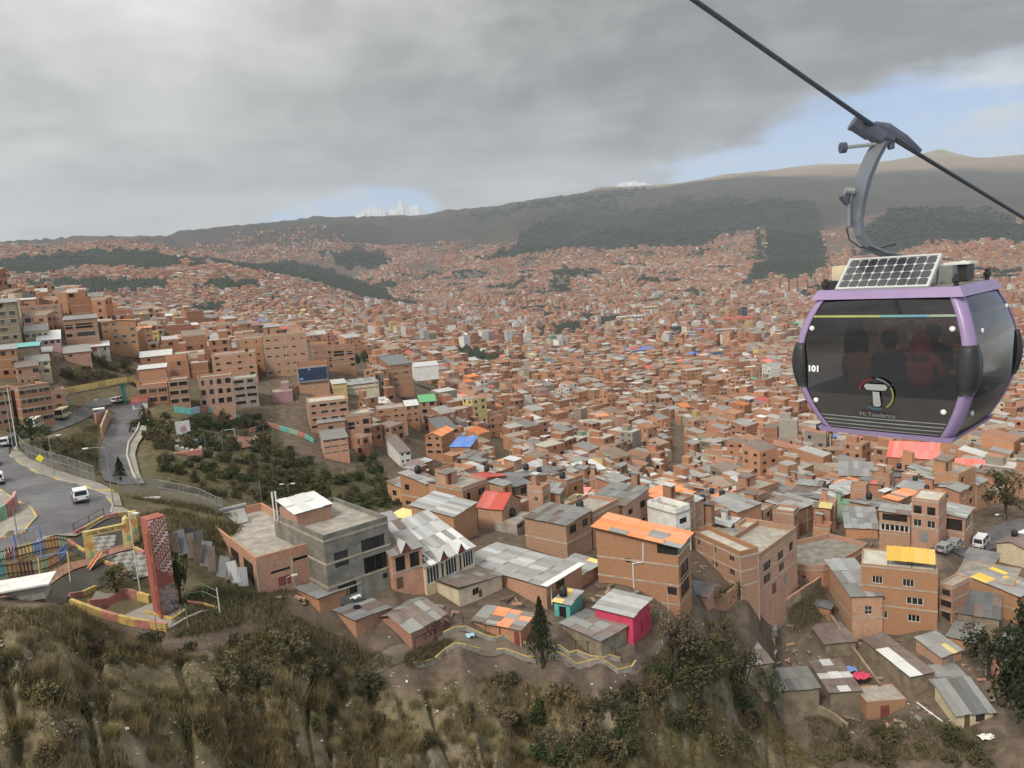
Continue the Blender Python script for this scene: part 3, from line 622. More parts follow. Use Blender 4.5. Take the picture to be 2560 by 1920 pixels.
def roof_plane(root, name, a, b, c, mats, rg, sheets=None, thick=0.05, parent=None, jitter=1.0, wmat=True):
    """a eave-left, b eave-right, c point up-slope from a. mats: dict kind->weight or a kind"""
    a, b, c = map(lambda p: np.array(p, float), (a, b, c)); ex = b - a; ey = c - a; L = np.linalg.norm(ex); D = np.linalg.norm(ey); ex /= L; ey = ey / D; ez = np.cross(ex, ey)
    kinds = list(mats) if isinstance(mats, dict) else [mats]; wts = list(mats.values()) if isinstance(mats, dict) else [1]
    M3 = Matrix((ex, ey, ez)).transposed().to_euler()
    if not sheets:
        b_ = MB().obox((a + (b + c) - a) / 2 + ez * 0.03, ex * L / 2, ey * D / 2, ez * thick / 2)
        b_ = MB().box(0, L, 0, D, 0, thick); o = b_.build(name, TINW[kinds[0]], parent or root, tuple(a), M3); return o
    nx = max(1, round(L / sheets[0])); ny = max(1, round(D / sheets[1])); sw, sl = L / nx, D / ny
    base = MB().box(0.1, L - 0.1, 0.1, D - 0.1, -0.14, -0.05).build(name, WOODM, parent or root, tuple(a), M3)
    for i in range(nx):
        for j in range(ny):
            k = rg.choices(kinds, wts)[0]; jz = rg.uniform(0, 0.03) + 0.035 * ((i + j) % 2) + 0.02 * j
            p = (i * sw - 0.03, j * sl - (0.08 if j else 0) + rg.uniform(-.06, .06) * jitter, jz)
            inst('roof_sheet', SHEET[k], base, p, (rg.uniform(-.006, .006), rg.uniform(-.008, .008), rg.uniform(-.012, .012) * jitter), (sw + 0.06, sl + 0.10, 1))
    return base
def make_house(label, cat, x, y, z, rot, w, d, h, floors, wall, roof, wins, rg, split=False, group=None, name='brick_house', found=4.0, slabs=True, cols=False,
               parapet=0.7, roofmat='grey', pitch=0.14, sheets=None, tank=0, room=0, over=0.25, wallname='wall', sill=True, slabface=('front', 'left', 'right')):
    root = empty(name, (x, y, z), rot); tag(root, label, cat, group); root['kw_size'] = 0; del root['kw_size']
    mb = MB(); top = h; placed = []
    for f, (p0, p1) in FACES(w, d).items():
        ops = wallface(mb, p0, p1, -found, top, wins.get(f, []))
        placed += [(f, o) for o in ops]
    if roof == 'mono':      # rises towards the back
        rise = d * pitch; mb.add([(0, 0, h), (0, d, h), (0, d, h + rise)], [(0, 2, 1)]); mb.add([(w, 0, h), (w, d, h), (w, d, h + rise)], [(0, 1, 2)]); mb.quad((w, d, h), (0, d, h), (0, d, h + rise), (w, d, h + rise))
    if roof == 'monox':     # rises towards the right
        rise = w * pitch; mb.add([(0, 0, h), (w, 0, h), (w, 0, h + rise)], [(0, 1, 2)]); mb.add([(0, d, h), (w, d, h), (w, d, h + rise)], [(0, 2, 1)]); mb.quad((w, 0, h), (w, d, h), (w, d, h + rise), (w, 0, h + rise))
    if roof == 'monol':     # rises towards the left
        rise = w * pitch; mb.add([(0, 0, h), (w, 0, h), (0, 0, h + rise)], [(0, 1, 2)]); mb.add([(0, d, h), (w, d, h), (0, d, h + rise)], [(0, 2, 1)]); mb.quad((0, d, h), (0, 0, h), (0, 0, h + rise), (0, d, h + rise))
    if roof == 'gablex':    # ridge runs along x
        rise = d / 2 * pitch * 2; mb.add([(0, 0, h), (0, d, h), (0, d / 2, h + rise)], [(0, 2, 1)]); mb.add([(w, 0, h), (w, d, h), (w, d / 2, h + rise)], [(0, 1, 2)])
    if roof == 'gabley':
        rise = w / 2 * pitch * 2; mb.add([(0, 0, h), (w, 0, h), (w / 2, 0, h + rise)], [(0, 1, 2)]); mb.add([(0, d, h), (w, d, h), (w / 2, d, h + rise)], [(0, 2, 1)])
    mb.build(wallname, wall, root)
    for f, o in placed: put_window(root, f, o, w, d, o[4], split)
    fh = h / floors
    if slabs:
        for k in range(1, floors + (1 if roof == 'flat' else 0)):
            zz = k * fh - 0.24 if k < floors else h - 0.26
            b = MB(); pr = 0.035
            b.box(-pr, w + pr, -pr, 0.02, zz, zz + 0.24); b.box(-pr, 0.02, 0.02, d + pr, zz, zz + 0.24); b.box(w - 0.02, w + pr, 0.02, d + pr, zz, zz + 0.24)
            b.build('floor_slab', SLAB, root)
    if cols:
        for cx_ in ([0.0, w] if w < 6.5 else [0.0, w / 2, w]):
            MB().box(max(-.04, cx_ - .14), min(w + .04, cx_ + .14), -0.045, 0.03, -found, h + (0.5 if roof == 'flat' and rg.random() < .5 else -0.02)).build('column', SLAB, root)
        for cy_2 in ([d] if d < 7 else [d / 2, d]):
            MB().box(-0.045, 0.03, cy_2 - .14, min(d + .04, cy_2 + .14), -found, h - 0.02).build('column', SLAB, root)
    if roof == 'flat':
        MB().box(0.0, w, 0.0, d, h - 0.02, h + 0.04).build('roof_slab', CONC if rg.random() < .7 else CONCP, root)
        if parapet > 0:
            t = 0.16; b = MB(); b.box(0, w, 0, t, h + .04, h + parapet); b.box(0, t, t, d, h + .04, h + parapet); b.box(w - t, w, t, d, h + .04, h + parapet); b.box(t, w - t, d - t, d, h + .04, h + parapet); b.build('parapet', wall, root)
        if room:
            rw, rd = w * rg.uniform(.35, .5), d * rg.uniform(.3, .45); rx = rg.choice([0.25, w - rw - 0.25]); ry = d - rd - 0.25; rh = rg.uniform(2.0, 2.5)
            q = MB(); wallface(q, (rx, ry), (rx + rw, ry), h + .04, h + rh, [(rw * .2, rw * .2 + .8, h + .1, h + 1.95)]); wallface(q, (rx + rw, ry), (rx + rw, ry + rd), h + .04, h + rh, []); wallface(q, (rx + rw, ry + rd), (rx, ry + rd), h + .04, h + rh, []); wallface(q, (rx, ry + rd), (rx, ry), h + .04, h + rh, [])
            ro = q.build('rooftop_room', wall, root); inst('door', DOORS[rg.randrange(4)], ro, (rx + rw * .2 + .4, ry + .05, h + .1), (0, 0, 0), (.8, 1, 1.85))
            rk = rg.choice(['grey', 'new', 'old', 'white', 'grey'] if room == 1 else [room]); roof_plane(ro, 'roof', (rx - .2, ry - .25, h + rh + .03), (rx + rw + .2, ry - .25, h + rh + .03), (rx - .2, ry + rd + .2, h + rh + .03 + rd * .12), rk, rg)
    else:
        o_ = over
        if roof == 'mono': roof_plane(root, 'roof', (-o_, -o_, h + .03 - o_ * pitch), (w + o_, -o_, h + .03 - o_ * pitch), (-o_, d + o_, h + .03 + (d + o_) * pitch), roofmat, rg, sheets)
        if roof == 'monox': roof_plane(root, 'roof', (-o_, d + o_, h + .03 - o_ * pitch), (-o_, -o_, h + .03 - o_ * pitch), (w + o_, d + o_, h + .03 + (w + o_) * pitch), roofmat, rg, sheets)
        if roof == 'monol': roof_plane(root, 'roof', (w + o_, -o_, h + .03 - o_ * pitch), (w + o_, d + o_, h + .03 - o_ * pitch), (-o_, -o_, h + .03 + (w + o_) * pitch), roofmat, rg, sheets)
        if roof == 'gablex':
            p = pitch * 2; roof_plane(root, 'roof', (-o_, -o_, h + .03 - o_ * p), (w + o_, -o_, h + .03 - o_ * p), (-o_, d / 2, h + .03 + d / 2 * p), roofmat, rg, sheets); roof_plane(root, 'roof', (w + o_, d + o_, h + .03 - o_ * p), (-o_, d + o_, h + .03 - o_ * p), (w + o_, d / 2, h + .03 + d / 2 * p), roofmat, rg, sheets)
        if roof == 'gabley':
            p = pitch * 2; roof_plane(root, 'roof', (-o_, d + o_, h + .03 - o_ * p), (-o_, -o_, h + .03 - o_ * p), (w / 2, d + o_, h + .03 + w / 2 * p), roofmat, rg, sheets); roof_plane(root, 'roof', (w + o_, -o_, h + .03 - o_ * p), (w + o_, d + o_, h + .03 - o_ * p), (w / 2, -o_, h + .03 + w / 2 * p), roofmat, rg, sheets)
    for k in range(tank):
        tz = h + (0.04 if roof == 'flat' else pitch * d * .7 + .15); s = rg.uniform(.85, 1.1)
        MB_ = inst('water_tank', TANK, root, (w * rg.uniform(.2, .8), d * rg.uniform(.55, .8), tz), (0, 0, 0), (s, s, s))
    occ_rect(x, y, rot, w, d)
    return root

# ------------------------------------------------------------------ the remaining thousands of houses: one mass
CITYM = None
def city_mat():
    m, t, b = base_mat('far_house_wall', 0.9, 0, 0.2); at = nd(t, 'ShaderNodeAttribute', attribute_name='Col'); p = pos(t)
    n1 = n_noise(t, 0.5, 5, 0.65, p); n2 = n_noise(t, 0.07, 3, 0.6, p); v = mth(t, 'MULTIPLY', mth(t, 'MULTIPLY_ADD', n1, 0.6, 0.7), mth(t, 'MULTIPLY_ADD', n2, 0.4, 0.8))
    cc = nd(t, 'ShaderNodeCombineColor')
    for i in range(3): t.links.new(v, cc.inputs[i])
    dk = nd(t, 'ShaderNodeMix', data_type='RGBA', blend_type='MULTIPLY'); dk.inputs[0].default_value = 1.0; t.links.new(at.outputs['Color'], dk.inputs[6]); t.links.new(cc.outputs[0], dk.inputs[7]); t.links.new(dk.outputs[2], b.inputs['Base Color']); return m
CITYM = city_mat()
def pick(n, table):
    w = np.array([t[0] for t in table]); c = np.array([t[1] for t in table]); return c[rng.choice(len(table), n, p=w / w.sum())]
WALLC = [(34, (.47, .225, .13)), (26, (.52, .265, .155)), (16, (.41, .20, .125)), (8, (.53, .31, .20)), (5, (.30, .245, .175)), (4, (.36, .33, .28)), (3, (.62, .53, .38)), (2.2, (.70, .68, .63)), (.8, (.55, .32, .33)), (.7, (.64, .5, .22)), (.5, (.26, .38, .28)), (.3, (.22, .32, .5))]
ROOFC = [(20, (.30, .285, .27)), (9, (.40, .385, .37)), (3, (.52, .51, .50)), (10, (.25, .20, .17)), (26, (.33, .255, .20)), (26, (.37, .20, .13)), (1.6, (.70, .69, .67)), (1.2, (.72, .25, .09)), (1.0, (.55, .12, .10)), (.5, (.14, .26, .62)), (.5, (.62, .52, .2)), (.35, (.15, .42, .3)), (.4, (.75, .2, .17))]
def rows_in(cx_, cy_2, rot, rad, wr, dr, gap, street):
    out = []; v = -rad; k = 0
    while v < rad:
        dd = rng.uniform(*dr); u = -rad + rng.uniform(0, 6); blk = 0
        while u < rad:
            ww = rng.uniform(*wr); d2 = dd * rng.uniform(.75, 1.0); out.append((u, v + (dd - d2) * (0 if k % 2 else 1), ww, d2)); u += ww + (rng.uniform(0, .5) if rng.random() < .7 else rng.uniform(.8, gap)); blk += ww
            if blk > 55: u += street; blk = 0
        v += dd + (rng.uniform(0.2, 1.0) if k % 2 == 0 else street * rng.uniform(.7, 1.1)); k += 1
    A = np.array(out); c, s = math.cos(rot), math.sin(rot)
    X = cx_ + A[:, 0] * c - A[:, 1] * s; Y = cy_2 + A[:, 0] * s + A[:, 1] * c
    return np.stack([X, Y, np.full(len(A), rot), A[:, 2], A[:, 3]], 1)      # corner, rot, w, d
def city_mesh(name, T, label, windows=True, bands=True, wr=2300):
    """T: x y rot w d z h floors wall(3) roof(3) slope kind"""
    n = len(T); x, y, rot, w, d, z, h = T[:, :7].T; c, s = np.cos(rot), np.sin(rot); VV = []; FF = []; CC = []; nb = 0
    def loc(u, v): return x + u * c - v * s, y + u * s + v * c
    z0 = z - 4; zt = z + h; o = np.zeros(n); slope = T[:, 14]; cor = [loc(o, o), loc(w, o), loc(w, d), loc(o, d)]; dz = [o, o, slope * d, slope * d]
    P = np.empty((n, 12, 3))
    for k in range(4):
        P[:, k, 0], P[:, k, 1] = cor[k]; P[:, k, 2] = z0; P[:, 4 + k, 0], P[:, 4 + k, 1] = cor[k]; P[:, 4 + k, 2] = zt + dz[k]; P[:, 8 + k] = P[:, 4 + k]
    ov = 0.0; C = np.empty((n, 12, 3)); C[:, :8] = T[:, None, 8:11]; C[:, 8:] = T[:, None, 11:14]
    f = np.array([(0, 1, 5, 4), (1, 2, 6, 5), (2, 3, 7, 6), (3, 0, 4, 7), (8, 9, 10, 11)])
    FF.append((np.arange(n)[:, None, None] * 12 + f[None]).reshape(-1, 4)); VV.append(P.reshape(-1, 3)); CC.append(C.reshape(-1, 3)); nb = n * 12
    # low walls round flat roofs / rooms on roofs
    m = (slope == 0) & (rng.random(n) < .55); q = np.nonzero(m)[0]
    if len(q):
        k = len(q); u0 = rng.uniform(0, .5, k) * w[q]; uw = rng.uniform(.3, .5, k) * w[q]; v0 = rng.uniform(.35, .55, k) * d[q]; vw = d[q] * .98 - v0; hh = rng.uniform(1.8, 2.6, k); P = np.empty((k, 12, 3))
        for kk, (a, b) in enumerate(((u0, v0), (u0 + uw, v0), (u0 + uw, v0 + vw), (u0, v0 + vw))):
            X = x[q] + a * c[q] - b * s[q]; Y = y[q] + a * s[q] + b * c[q]
            for off, zz in ((0, zt[q] - .1), (4, zt[q] + hh + (0.4 if kk > 1 else 0)), (8, zt[q] + hh + (0.4 if kk > 1 else 0))): P[:, off + kk, 0] = X; P[:, off + kk, 1] = Y; P[:, off + kk, 2] = zz
        C = np.empty((k, 12, 3)); C[:, :8] = T[q][:, None, 8:11]; C[:, 8:] = pick(k, ROOFC)[:, None]
        FF.append((np.arange(k)[:, None, None] * 12 + f[None]).reshape(-1, 4) + nb); VV.append(P.reshape(-1, 3)); CC.append(C.reshape(-1, 3)); nb += k * 12
    def face_quads(sel, face, u0, u1, v0, v1, off, col):
        nonlocal nb
        k = len(sel)
        if not k: return
        L = w[sel] if face in (0, 2) else d[sel]
        def pt(u, v):
            if face == 0: a, b = u, -off + 0 * u
            elif face == 1: a, b = w[sel] + off, u
            elif face == 2: a, b = w[sel] - u, d[sel] + off
            else: a, b = -off + 0 * u, d[sel] - u
            return np.stack([x[sel] + a * c[sel] - b * s[sel], y[sel] + a * s[sel] + b * c[sel], v], 1)
        P = np.stack([pt(u0, v0), pt(u1, v0), pt(u1, v1), pt(u0, v1)], 1); FF.append(np.arange(k * 4).reshape(k, 4) + nb); VV.append(P.reshape(-1, 3)); CC.append(np.repeat(col, 4, 0)); nb += 4 * k
    fl = T[:, 7].astype(int); fh = h / fl; rr = np.hypot(x, y)
    for face, (nx_, ny_) in enumerate(((s, -c), (c, s), (-s, c), (-c, -s))):
        facing = (nx_ * -x + ny_ * -y) > 0; L = w if face in (0, 2) else d; blind = rng.random(n) < .33; nc = np.maximum(1, (L / 2.9).astype(int))
        if windows:
            for ff in range(8):
                for cc_ in range(5):
                    sel = np.nonzero(facing & ~blind & (rr < wr) & (ff < fl) & (cc_ < nc) & (rng.random(n) < .74))[0]; k = len(sel)
                    if not k: continue
                    ww = rng.uniform(.8, 1.7, k); hh = rng.uniform(.9, 1.4, k); u = L[sel] * (cc_ + .5) / nc[sel]; v = z[sel] + ff * fh[sel] + .95
                    col = np.where(rng.random((k, 1)) < .07, np.array([[.45, .42, .38]]), rng.uniform(.015, .07, (k, 1))); col = np.broadcast_to(col, (k, 3))
                    face_quads(sel, face, u - ww / 2, u + ww / 2, v, v + hh, 0.04, col)
        if bands:
            for ff in range(1, 5):
                sel = np.nonzero(facing & (ff <= fl) & (rr < 800))[0]
                if len(sel): v = z[sel] + ff * fh[sel]; face_quads(sel, face, np.zeros(len(sel)), L[sel], v - .25, v, 0.025, np.tile([[.40, .30, .22]], (len(sel), 1)))
    o = inst(name, np_mesh(name, np.concatenate(VV), np.concatenate(FF), CITYM, col=np.concatenate(CC))); tag(o, label, None, None, 'stuff'); return o
# ------------------------------------------------------------------ houses one can point at
HEROES = {}
def vert_x(px, py, by): return px + (2200 - px) * (by - py) / (14107 - py)
def locate(C, by, B=None, A=None, rot=None, w=None, d=None, rmin=0, r=None):
    if r: P0 = at_r(vert_x(C[0], C[1], by), by, r)
    else: P0 = hit(vert_x(C[0], C[1], by), by, rmin)
    r0 = math.hypot(P0[0], P0[1]); T = at_r(C[0], C[1], r0); zt = T[2]; c = T[:2]
    def azv(p): q = ray(*p); return np.array([q[0], q[1]]) / math.hypot(q[0], q[1])
    def cross_len(e, p):   # s with c + s e on the bearing of pixel p
        v = azv(p); M = np.array([[e[0], -v[0]], [e[1], -v[1]]]); return np.linalg.solve(M, -c)[0]
    if rot is None:
        Q = at_z(B[0], B[1], zt)[:2] - c; rot = math.atan2(Q[1], Q[0]); w = w or np.linalg.norm(Q)
        if A is not None:
            Q2 = at_z(A[0], A[1], zt)[:2] - c; r2 = math.atan2(-Q2[0], Q2[1]); la = np.linalg.norm(Q2); d = d or la
            dr = (r2 - rot + PI) % (2 * PI) - PI; k = la * la / (la * la + w * w); rot = rot + max(-.5, min(.5, dr)) * k
    else: rot = R(rot)
    e1 = np.array([math.cos(rot), math.sin(rot)]); e2 = np.array([-e1[1], e1[0]])
    if w is None: w = abs(cross_len(e1, B))
    if d is None:
        d = abs(cross_len(e2, A)); d = d if d < 16 else 11
    return c[0], c[1], P0[2], rot, w, d, zt - P0[2], r0
DBG = []
def hero(key, label, C, by, B=None, A=None, rot=None, w=None, d=None, floors=2, wall=None, roof='flat', f=None, l=None, rt=None, short=None, rmin=0, cat='house', r=None, dh=0, **kw):
    x, y, z, ro, w, d, h, r0 = locate(C, by, B, A, rot, w, d, rmin, r); h += dh
    DBG.append((key, round(r0), round(z, 1), round(math.degrees(ro)), round(w, 1), round(d, 1), round(h, 1)))
    w = min(max(w, 2.0), 40); d = min(max(d, 2.0), 40); h = min(max(h, 1.6), 26)
    rg = random.Random(key); wins = {}
    for face, sp, L in (('front', f, w), ('left', l, d), ('right', rt, d)):
        if not sp: continue
        if isinstance(sp, list): wins[face] = [((o[0] * L, o[1] * L, o[2] * h, o[3] * h, o[4]) if o[1] <= 1.0001 else o) for o in sp]
        else:
            n, kind, ww, wh = sp[:4]; wins[face] = grid_win(L, h, floors, n, ww, wh, rg, sp[4] if len(sp) > 4 else 0.08, kind, door=sp[5] if len(sp) > 5 else None)
    root = make_house(label, cat, x, y, z, ro, w, d, h, floors, wall or BRICK[rg.randrange(3)], roof, wins, rg, split=kw.pop('split', True), **kw)
    HEROES[key] = dict(root=root, x=x, y=y, z=z, rot=ro, w=w, d=d, h=h, short=short); return root
SH = (1.0, 2.4)
GO = {'grey': 5, 'old': 2, 'new': 1}; OG = {'old': 5, 'grey': 2}; NG = {'new': 4, 'white': 2, 'grey': 2}
BK = ['b', 'c', 'bw']
# --- the row at the foot of the slope
hero('hall', 'unroofed orange brick hall with tall dark windows, left of the grey concrete building', (638,1394), 1482, (811,1349), (503,1291), floors=1, wall=BRICK[1],
     f=[(.19,.47,.56,.66,'hole'), (.0,.09,.62,.8,'hole'), (.48,.9,.80,.93,'hole'), (.28,.46,.0,.36,'door0')], l=[(.10,.24,.22,.98,'ck'), (.32,.47,.15,.98,'ck'), (.55,.70,.10,.98,'ck'), (.78,.94,.05,.98,'ck')], slabs=False, parapet=1.1, dh=-1.1, short='unroofed brick hall', cat='hall', name='brick_hall', cols=True)
hero('grey', 'grey rendered concrete building of three storeys with wide black windows, beside the unroofed brick hall', (807,1339), 1525, (969,1291), (697,1290), d=13, floors=3, wall=CONCD, short='grey concrete building',
     f=[(.13,.34,.56,.78,'ak'), (.13,.42,.12,.30,'bk'), (.55,.92,.63,.84,'dk'), (.56,.93,.30,.57,'bk'), (.84,.92,.17,.25,'bk'), (.42,.5,.0,.24,'door3')], parapet=0.6, dh=-.6, slabs=True, name='concrete_building', cat='building')
hero('row_a', 'salmon row house with two dark windows and a dormer, right of the grey concrete building', (979,1388), 1478, (1053,1366), d=7.5, floors=2, wall=PAINT['salmon'], roof='mono', pitch=.34, roofmat=GO, sheets=SH,
     f=[(.1,.42,.5,.9,'bk'), (.58,.9,.5,.9,'bk'), (.08,.3,0.02,.34,'door1')], slabs=True, short='salmon row house')
hero('row_b', 'long row house with a shiny silver roof, two dormers and tall white framed windows', (1062,1417), 1490, (1184,1365), d=8.5, floors=1, wall=PAINT['cream'], roof='mono', pitch=.36, roofmat=NG, sheets=SH,
     f=[(.03,.27,.35,.92,'dw'), (.40,.63,.35,.92,'dw'), (.76,.98,.35,.92,'dw'), (.31,.36,.3,.9,'aw'), (.68,.73,.3,.9,'aw')], slabs=False, short='silver roofed row house')
hero('shed_brown', 'cream walled shed under a rusty brown corrugated roof, in front of the silver roofed row', (1148,1491), 1517, (1253,1442), (1055,1455), floors=1, wall=PAINT['cream'], roof='monol', pitch=.10, roofmat={'old': 8, 'grey': 1}, sheets=(1.6, .9),
     f=[(.30,.45,.35,.88,'b'), (.44,.52,.0,.6,'door1')], slabs=False, short='rusty brown shed', name='shed', cat='shed')
hero('bigroof', 'brick house under a large flat sheet of weathered grey roofing edged white on the right', (1365,1466), 1524, (1425,1408), (1162,1406), floors=2, wall=BRICK[0], roof='mono', pitch=.03, roofmat={'grey': 8, 'new': 1}, sheets=(1.1, 3.2),
     f=[(.25,.5,.6,.9,'dk')], short='large grey roof', slabs=False)
hero('tall', 'tall orange brick house with a bright orange translucent roof and a white drainpipe', (1694,1365), 1559, (1731,1333), (1489,1342), floors=4, wall=BRICK[1], roof='mono', pitch=.12, roofmat={'orange': 6, 'grey': 1}, sheets=(1.2, 2.5),
     f=[(.15,.8,.55,.72,'bk'), (.15,.82,.29,.52,'ck')], l=[(.86,.97,.36,.46,'bk'), (.36,.43,.7,.76,'hole')], short='orange roofed tower house', over=.5)
hero('court_back', 'long upper brick wing with pale concrete columns, behind the tall orange roofed house', (1956,1332), 1460, rot=12, w=.1, A=None, d=5, floors=3) if False else None
hero('court', 'brick building of three floors with a vine covered yard wall, stepped along the sloping lane', (1885,1409), 1524, (1992,1330), d=6.5, rot=None, floors=3, wall=BRICK[1], short='brick building above the vine wall', found=10,
     f=[(.2,.36,.63,.84,'bk'), (.52,.66,.63,.84,'bk'), (.8,.9,.66,.86,'bk'), (.2,.36,.36,.56,'b'), (.55,.68,.36,.56,'b'), (.38,.48,.0,.24,'door0'), (.66,.74,.0,.22,'door3')], cols=False, parapet=.9)
hero('court_left', 'brick back wing with an empty roof terrace and columns, beyond the tall orange roofed house', (1850,1392), 1500, (1890,1378), (1728,1334), floors=3, wall=BRICK[0], f=None, l=(3,['b'],1.1,1.0,.3), cols=True, parapet=.8, short='brick back wing')
hero('pinkhouse', 'low house with a magenta gable wall, turquoise front and a curved sheet of silver roofing', (1581,1541), 1614, (1635,1498), (1484,1527), floors=1, wall=PAINT['magenta'], roof='mono', pitch=.05, roofmat={'new': 5, 'grey': 1}, sheets=(1.1, 4),
     f=[(.42,.5,.12,.55,'hole')], l=[(.1,.24,.2,.7,'hole'), (.34,.46,.2,.7,'hole')], slabs=False, short='magenta wall')
hero('compound', 'roofless adobe yard house with patched tin and tiled wall tops, under the magenta wall', (1503,1601), 1652, (1579,1572), (1396,1567), floors=1, wall=ADOBE, roof='mono', pitch=.03, roofmat={'grey': 3, 'old': 3, 'dark': 1}, sheets=(1.1, 1.5),
     f=[(.55,.68,.1,.7,'door3')], slabs=False, short='adobe yard house', name='adobe_house')
hero('graffiti', 'long low brick house with a rusty patched gable roof and graffiti on its wall', (1027,1578), 1628, (1130,1545), (893,1567), floors=1, wall=BRICK[2], roof='gablex', pitch=.16, roofmat={'old': 5, 'grey': 3, 'new': .4}, sheets=(1.0, 2.2), slabs=False, short='graffiti wall', over=.35)
hero('smallgrey', 'small orange brick hut with a flat grey sheet roof under the grey concrete building', (797,1501), 1532, (862,1480), (720,1483), w=5.5, floors=1, wall=BRICK[1], roof='monol', pitch=.03, roofmat={'grey': 3, 'new': 1}, sheets=(1.0, 2.6), slabs=False, short='small grey roofed hut', over=.3)
hero('tyreshed', 'low brick shed with black tyres weighing down its grey roof', (888,1555), 1598, (943,1538), (801,1528), w=4.5, floors=1, wall=BRICK[0], roof='monol', pitch=.06, roofmat=GO, sheets=SH, slabs=False, short='shed with tyres on its roof', name='shed', cat='shed')
hero('corner', 'low brick corner house with tattered orange sheets on its roof, left of the lone conifer', (1301,1574), 1622, (1325,1556), (1178,1563), w=4, floors=1, wall=BRICK[0], roof='mono', pitch=.05, roofmat={'orange': 3, 'old': 2, 'grey': 2}, sheets=(1.2, 1.6), slabs=False, f=None, l=[(.86,.97,.0,.85,'door0')], short='corner house with orange sheets')
hero('tealshed', 'narrow pink and turquoise outhouse with a black water tank, left of the magenta gable wall', (1424,1511), 1552, (1449,1478), (1398,1502), floors=1, wall=PAINT['teal'], roof='mono', pitch=.05, roofmat={'grey': 2, 'gold': 1}, sheets=(1, 1.5), slabs=False, tank=1, short='turquoise outhouse', name='outhouse', f=None, l=[(.3,.75,.05,.8,'hole')])
hero('lime', 'brick annex, its grey roof holding one lime sheet, left of the tall orange roofed house', (1448,1440), 1470, (1490,1402), (1418,1410), floors=1, wall=BRICK[1], roof='mono', pitch=.04, roofmat={'grey': 4, 'yellow': 1}, sheets=(1.2, 3), slabs=False)
# --- second row behind
hero('mono2', 'blind brick block with a light grey lean-to roof, behind the silver roofed row', (1133,1291), 1362, (1188,1256), (1030,1281), floors=2, roof='mono', pitch=.16, roofmat={'new': 3, 'grey': 2}, sheets=(1.1, 4), slabs=False, short='blind brick block')
hero('yellowtop', 'brick house with a dull yellow sheet canopy next to a pale blue screen wall', (1032,1300), 1335, (1050,1282), (985,1292), floors=1, roof='mono', pitch=.1, roofmat={'yellow': 1}, sheets=(1.1, 3), slabs=False)
hero('redtwin', 'brick house with a twin peaked red roof and a white drainpipe', (1254,1273), 1330, (1280,1260), (1188,1270), w=6, floors=2, roof='gabley', pitch=.28, roofmat={'red': 1}, sheets=(1.1, 3), short='twin peaked red roof', slabs=False)
hero('tankroof', 'house whose flat pale roof carries one black tank, right of the twin peaked red roof', (1292,1310), 1338, (1325,1281), (1246,1298), floors=1, wall=CONC, roof='flat', parapet=0, tank=1, short='pale tank roof', f=(3,'ck',1.5,1.0))
hero('parapet', 'brick house with tall roof walls and white floor, above the twin peaked red roof', (1374,1245), 1290, (1412,1228), (1289,1234), floors=2, parapet=1.1, f=(2,BK,1.2,1.1), l=(3,BK,1.0,1.0,.5))
hero('pinkbarrel', 'low house with a rounded pink roof', (1455,1246), 1268, (1464,1235), (1411,1240), w=5, floors=1, roof='monox', pitch=.14, roofmat={'coral': 1}, sheets=None, slabs=False)
hero('white_mono', 'brick house with a bright white lean-to roof, beyond the pale tank roof', (1482,1270), 1303, (1517,1249), (1450,1252), floors=1, roof='mono', pitch=.12, roofmat={'white': 3, 'new': 1}, sheets=(1.2, 3), slabs=False)
hero('blindtwo', 'square blind brick house with one slot window, in front of the yellow patch of roof', (1380,1291), 1338, (1400,1282), (1326,1292), w=5, floors=2, roof='flat', parapet=.3, l=[(.1,.5,.55,.62,'hole')])
hero('yellow_sm', 'little house with a pale yellow roof sheet, right of the pale tank roof', (1425,1298), 1325, (1432,1290), (1383,1290), w=4, floors=1, roof='monox', pitch=.14, roofmat={'yellow': 1}, slabs=False)
hero('orangebox', 'house with a square orange roof on dark posts between two white roofs', (1856,1264), 1292, (1868,1250), (1810,1265), w=5.5, floors=1, roof='monox', pitch=.28, roofmat={'orange': 1}, sheets=(1.2, 4), slabs=False, short='square orange roof', l=[(.1,.9,.1,.85,'hole')])
hero('pinkfour', 'slim lilac pink house of four floors with black windows', (1755,1207), 1252, (1767,1203), (1727,1206), floors=4, wall=PAINT['lilac'], roof='mono', pitch=.1, roofmat='grey', f=(1,'bk',1.0,1.1,0), l=(2,'bk',1.0,1.1,0), short='lilac pink house', slabs=False)
hero('arched', 'brick house of four floors with arched dark openings, right of the lilac pink house', (1830,1182), 1238, (1874,1188), (1801,1178), floors=4, f=(2,['bk','hole'],1.5,1.6,.1), l=None, cols=True, short='brick house with arched openings')
hero('greenhouse', 'pale green house of two floors with a dark tin roof', (1612,1158), 1192, (1640,1152), (1562,1158), floors=2, wall=PAINT['green'], roof='mono', pitch=.12, roofmat='dark', l=(3,'bk',1.0,1.1), short='pale green house')
hero('redroof', 'big blind brick block with a wet coral red roof under the purple cabin', (2345,1149), 1207, (2362,1142), (2224,1152), w=6.5, floors=2, roof='monox', pitch=.42, roofmat={'coral': 1}, sheets=(1.2, 5), l=[(.42,.5,.48,.68,'b'), (.8,.87,.1,.18,'b')], short='coral red roof')
hero('coral2', 'low pale house with a coral canopy, right of the big coral red roof', (2470,1187), 1212, (2490,1178), (2399,1193), w=5, floors=1, wall=CONCP, roof='monox', pitch=.5, roofmat={'coral': 1}, sheets=(1.2, 4), slabs=False)
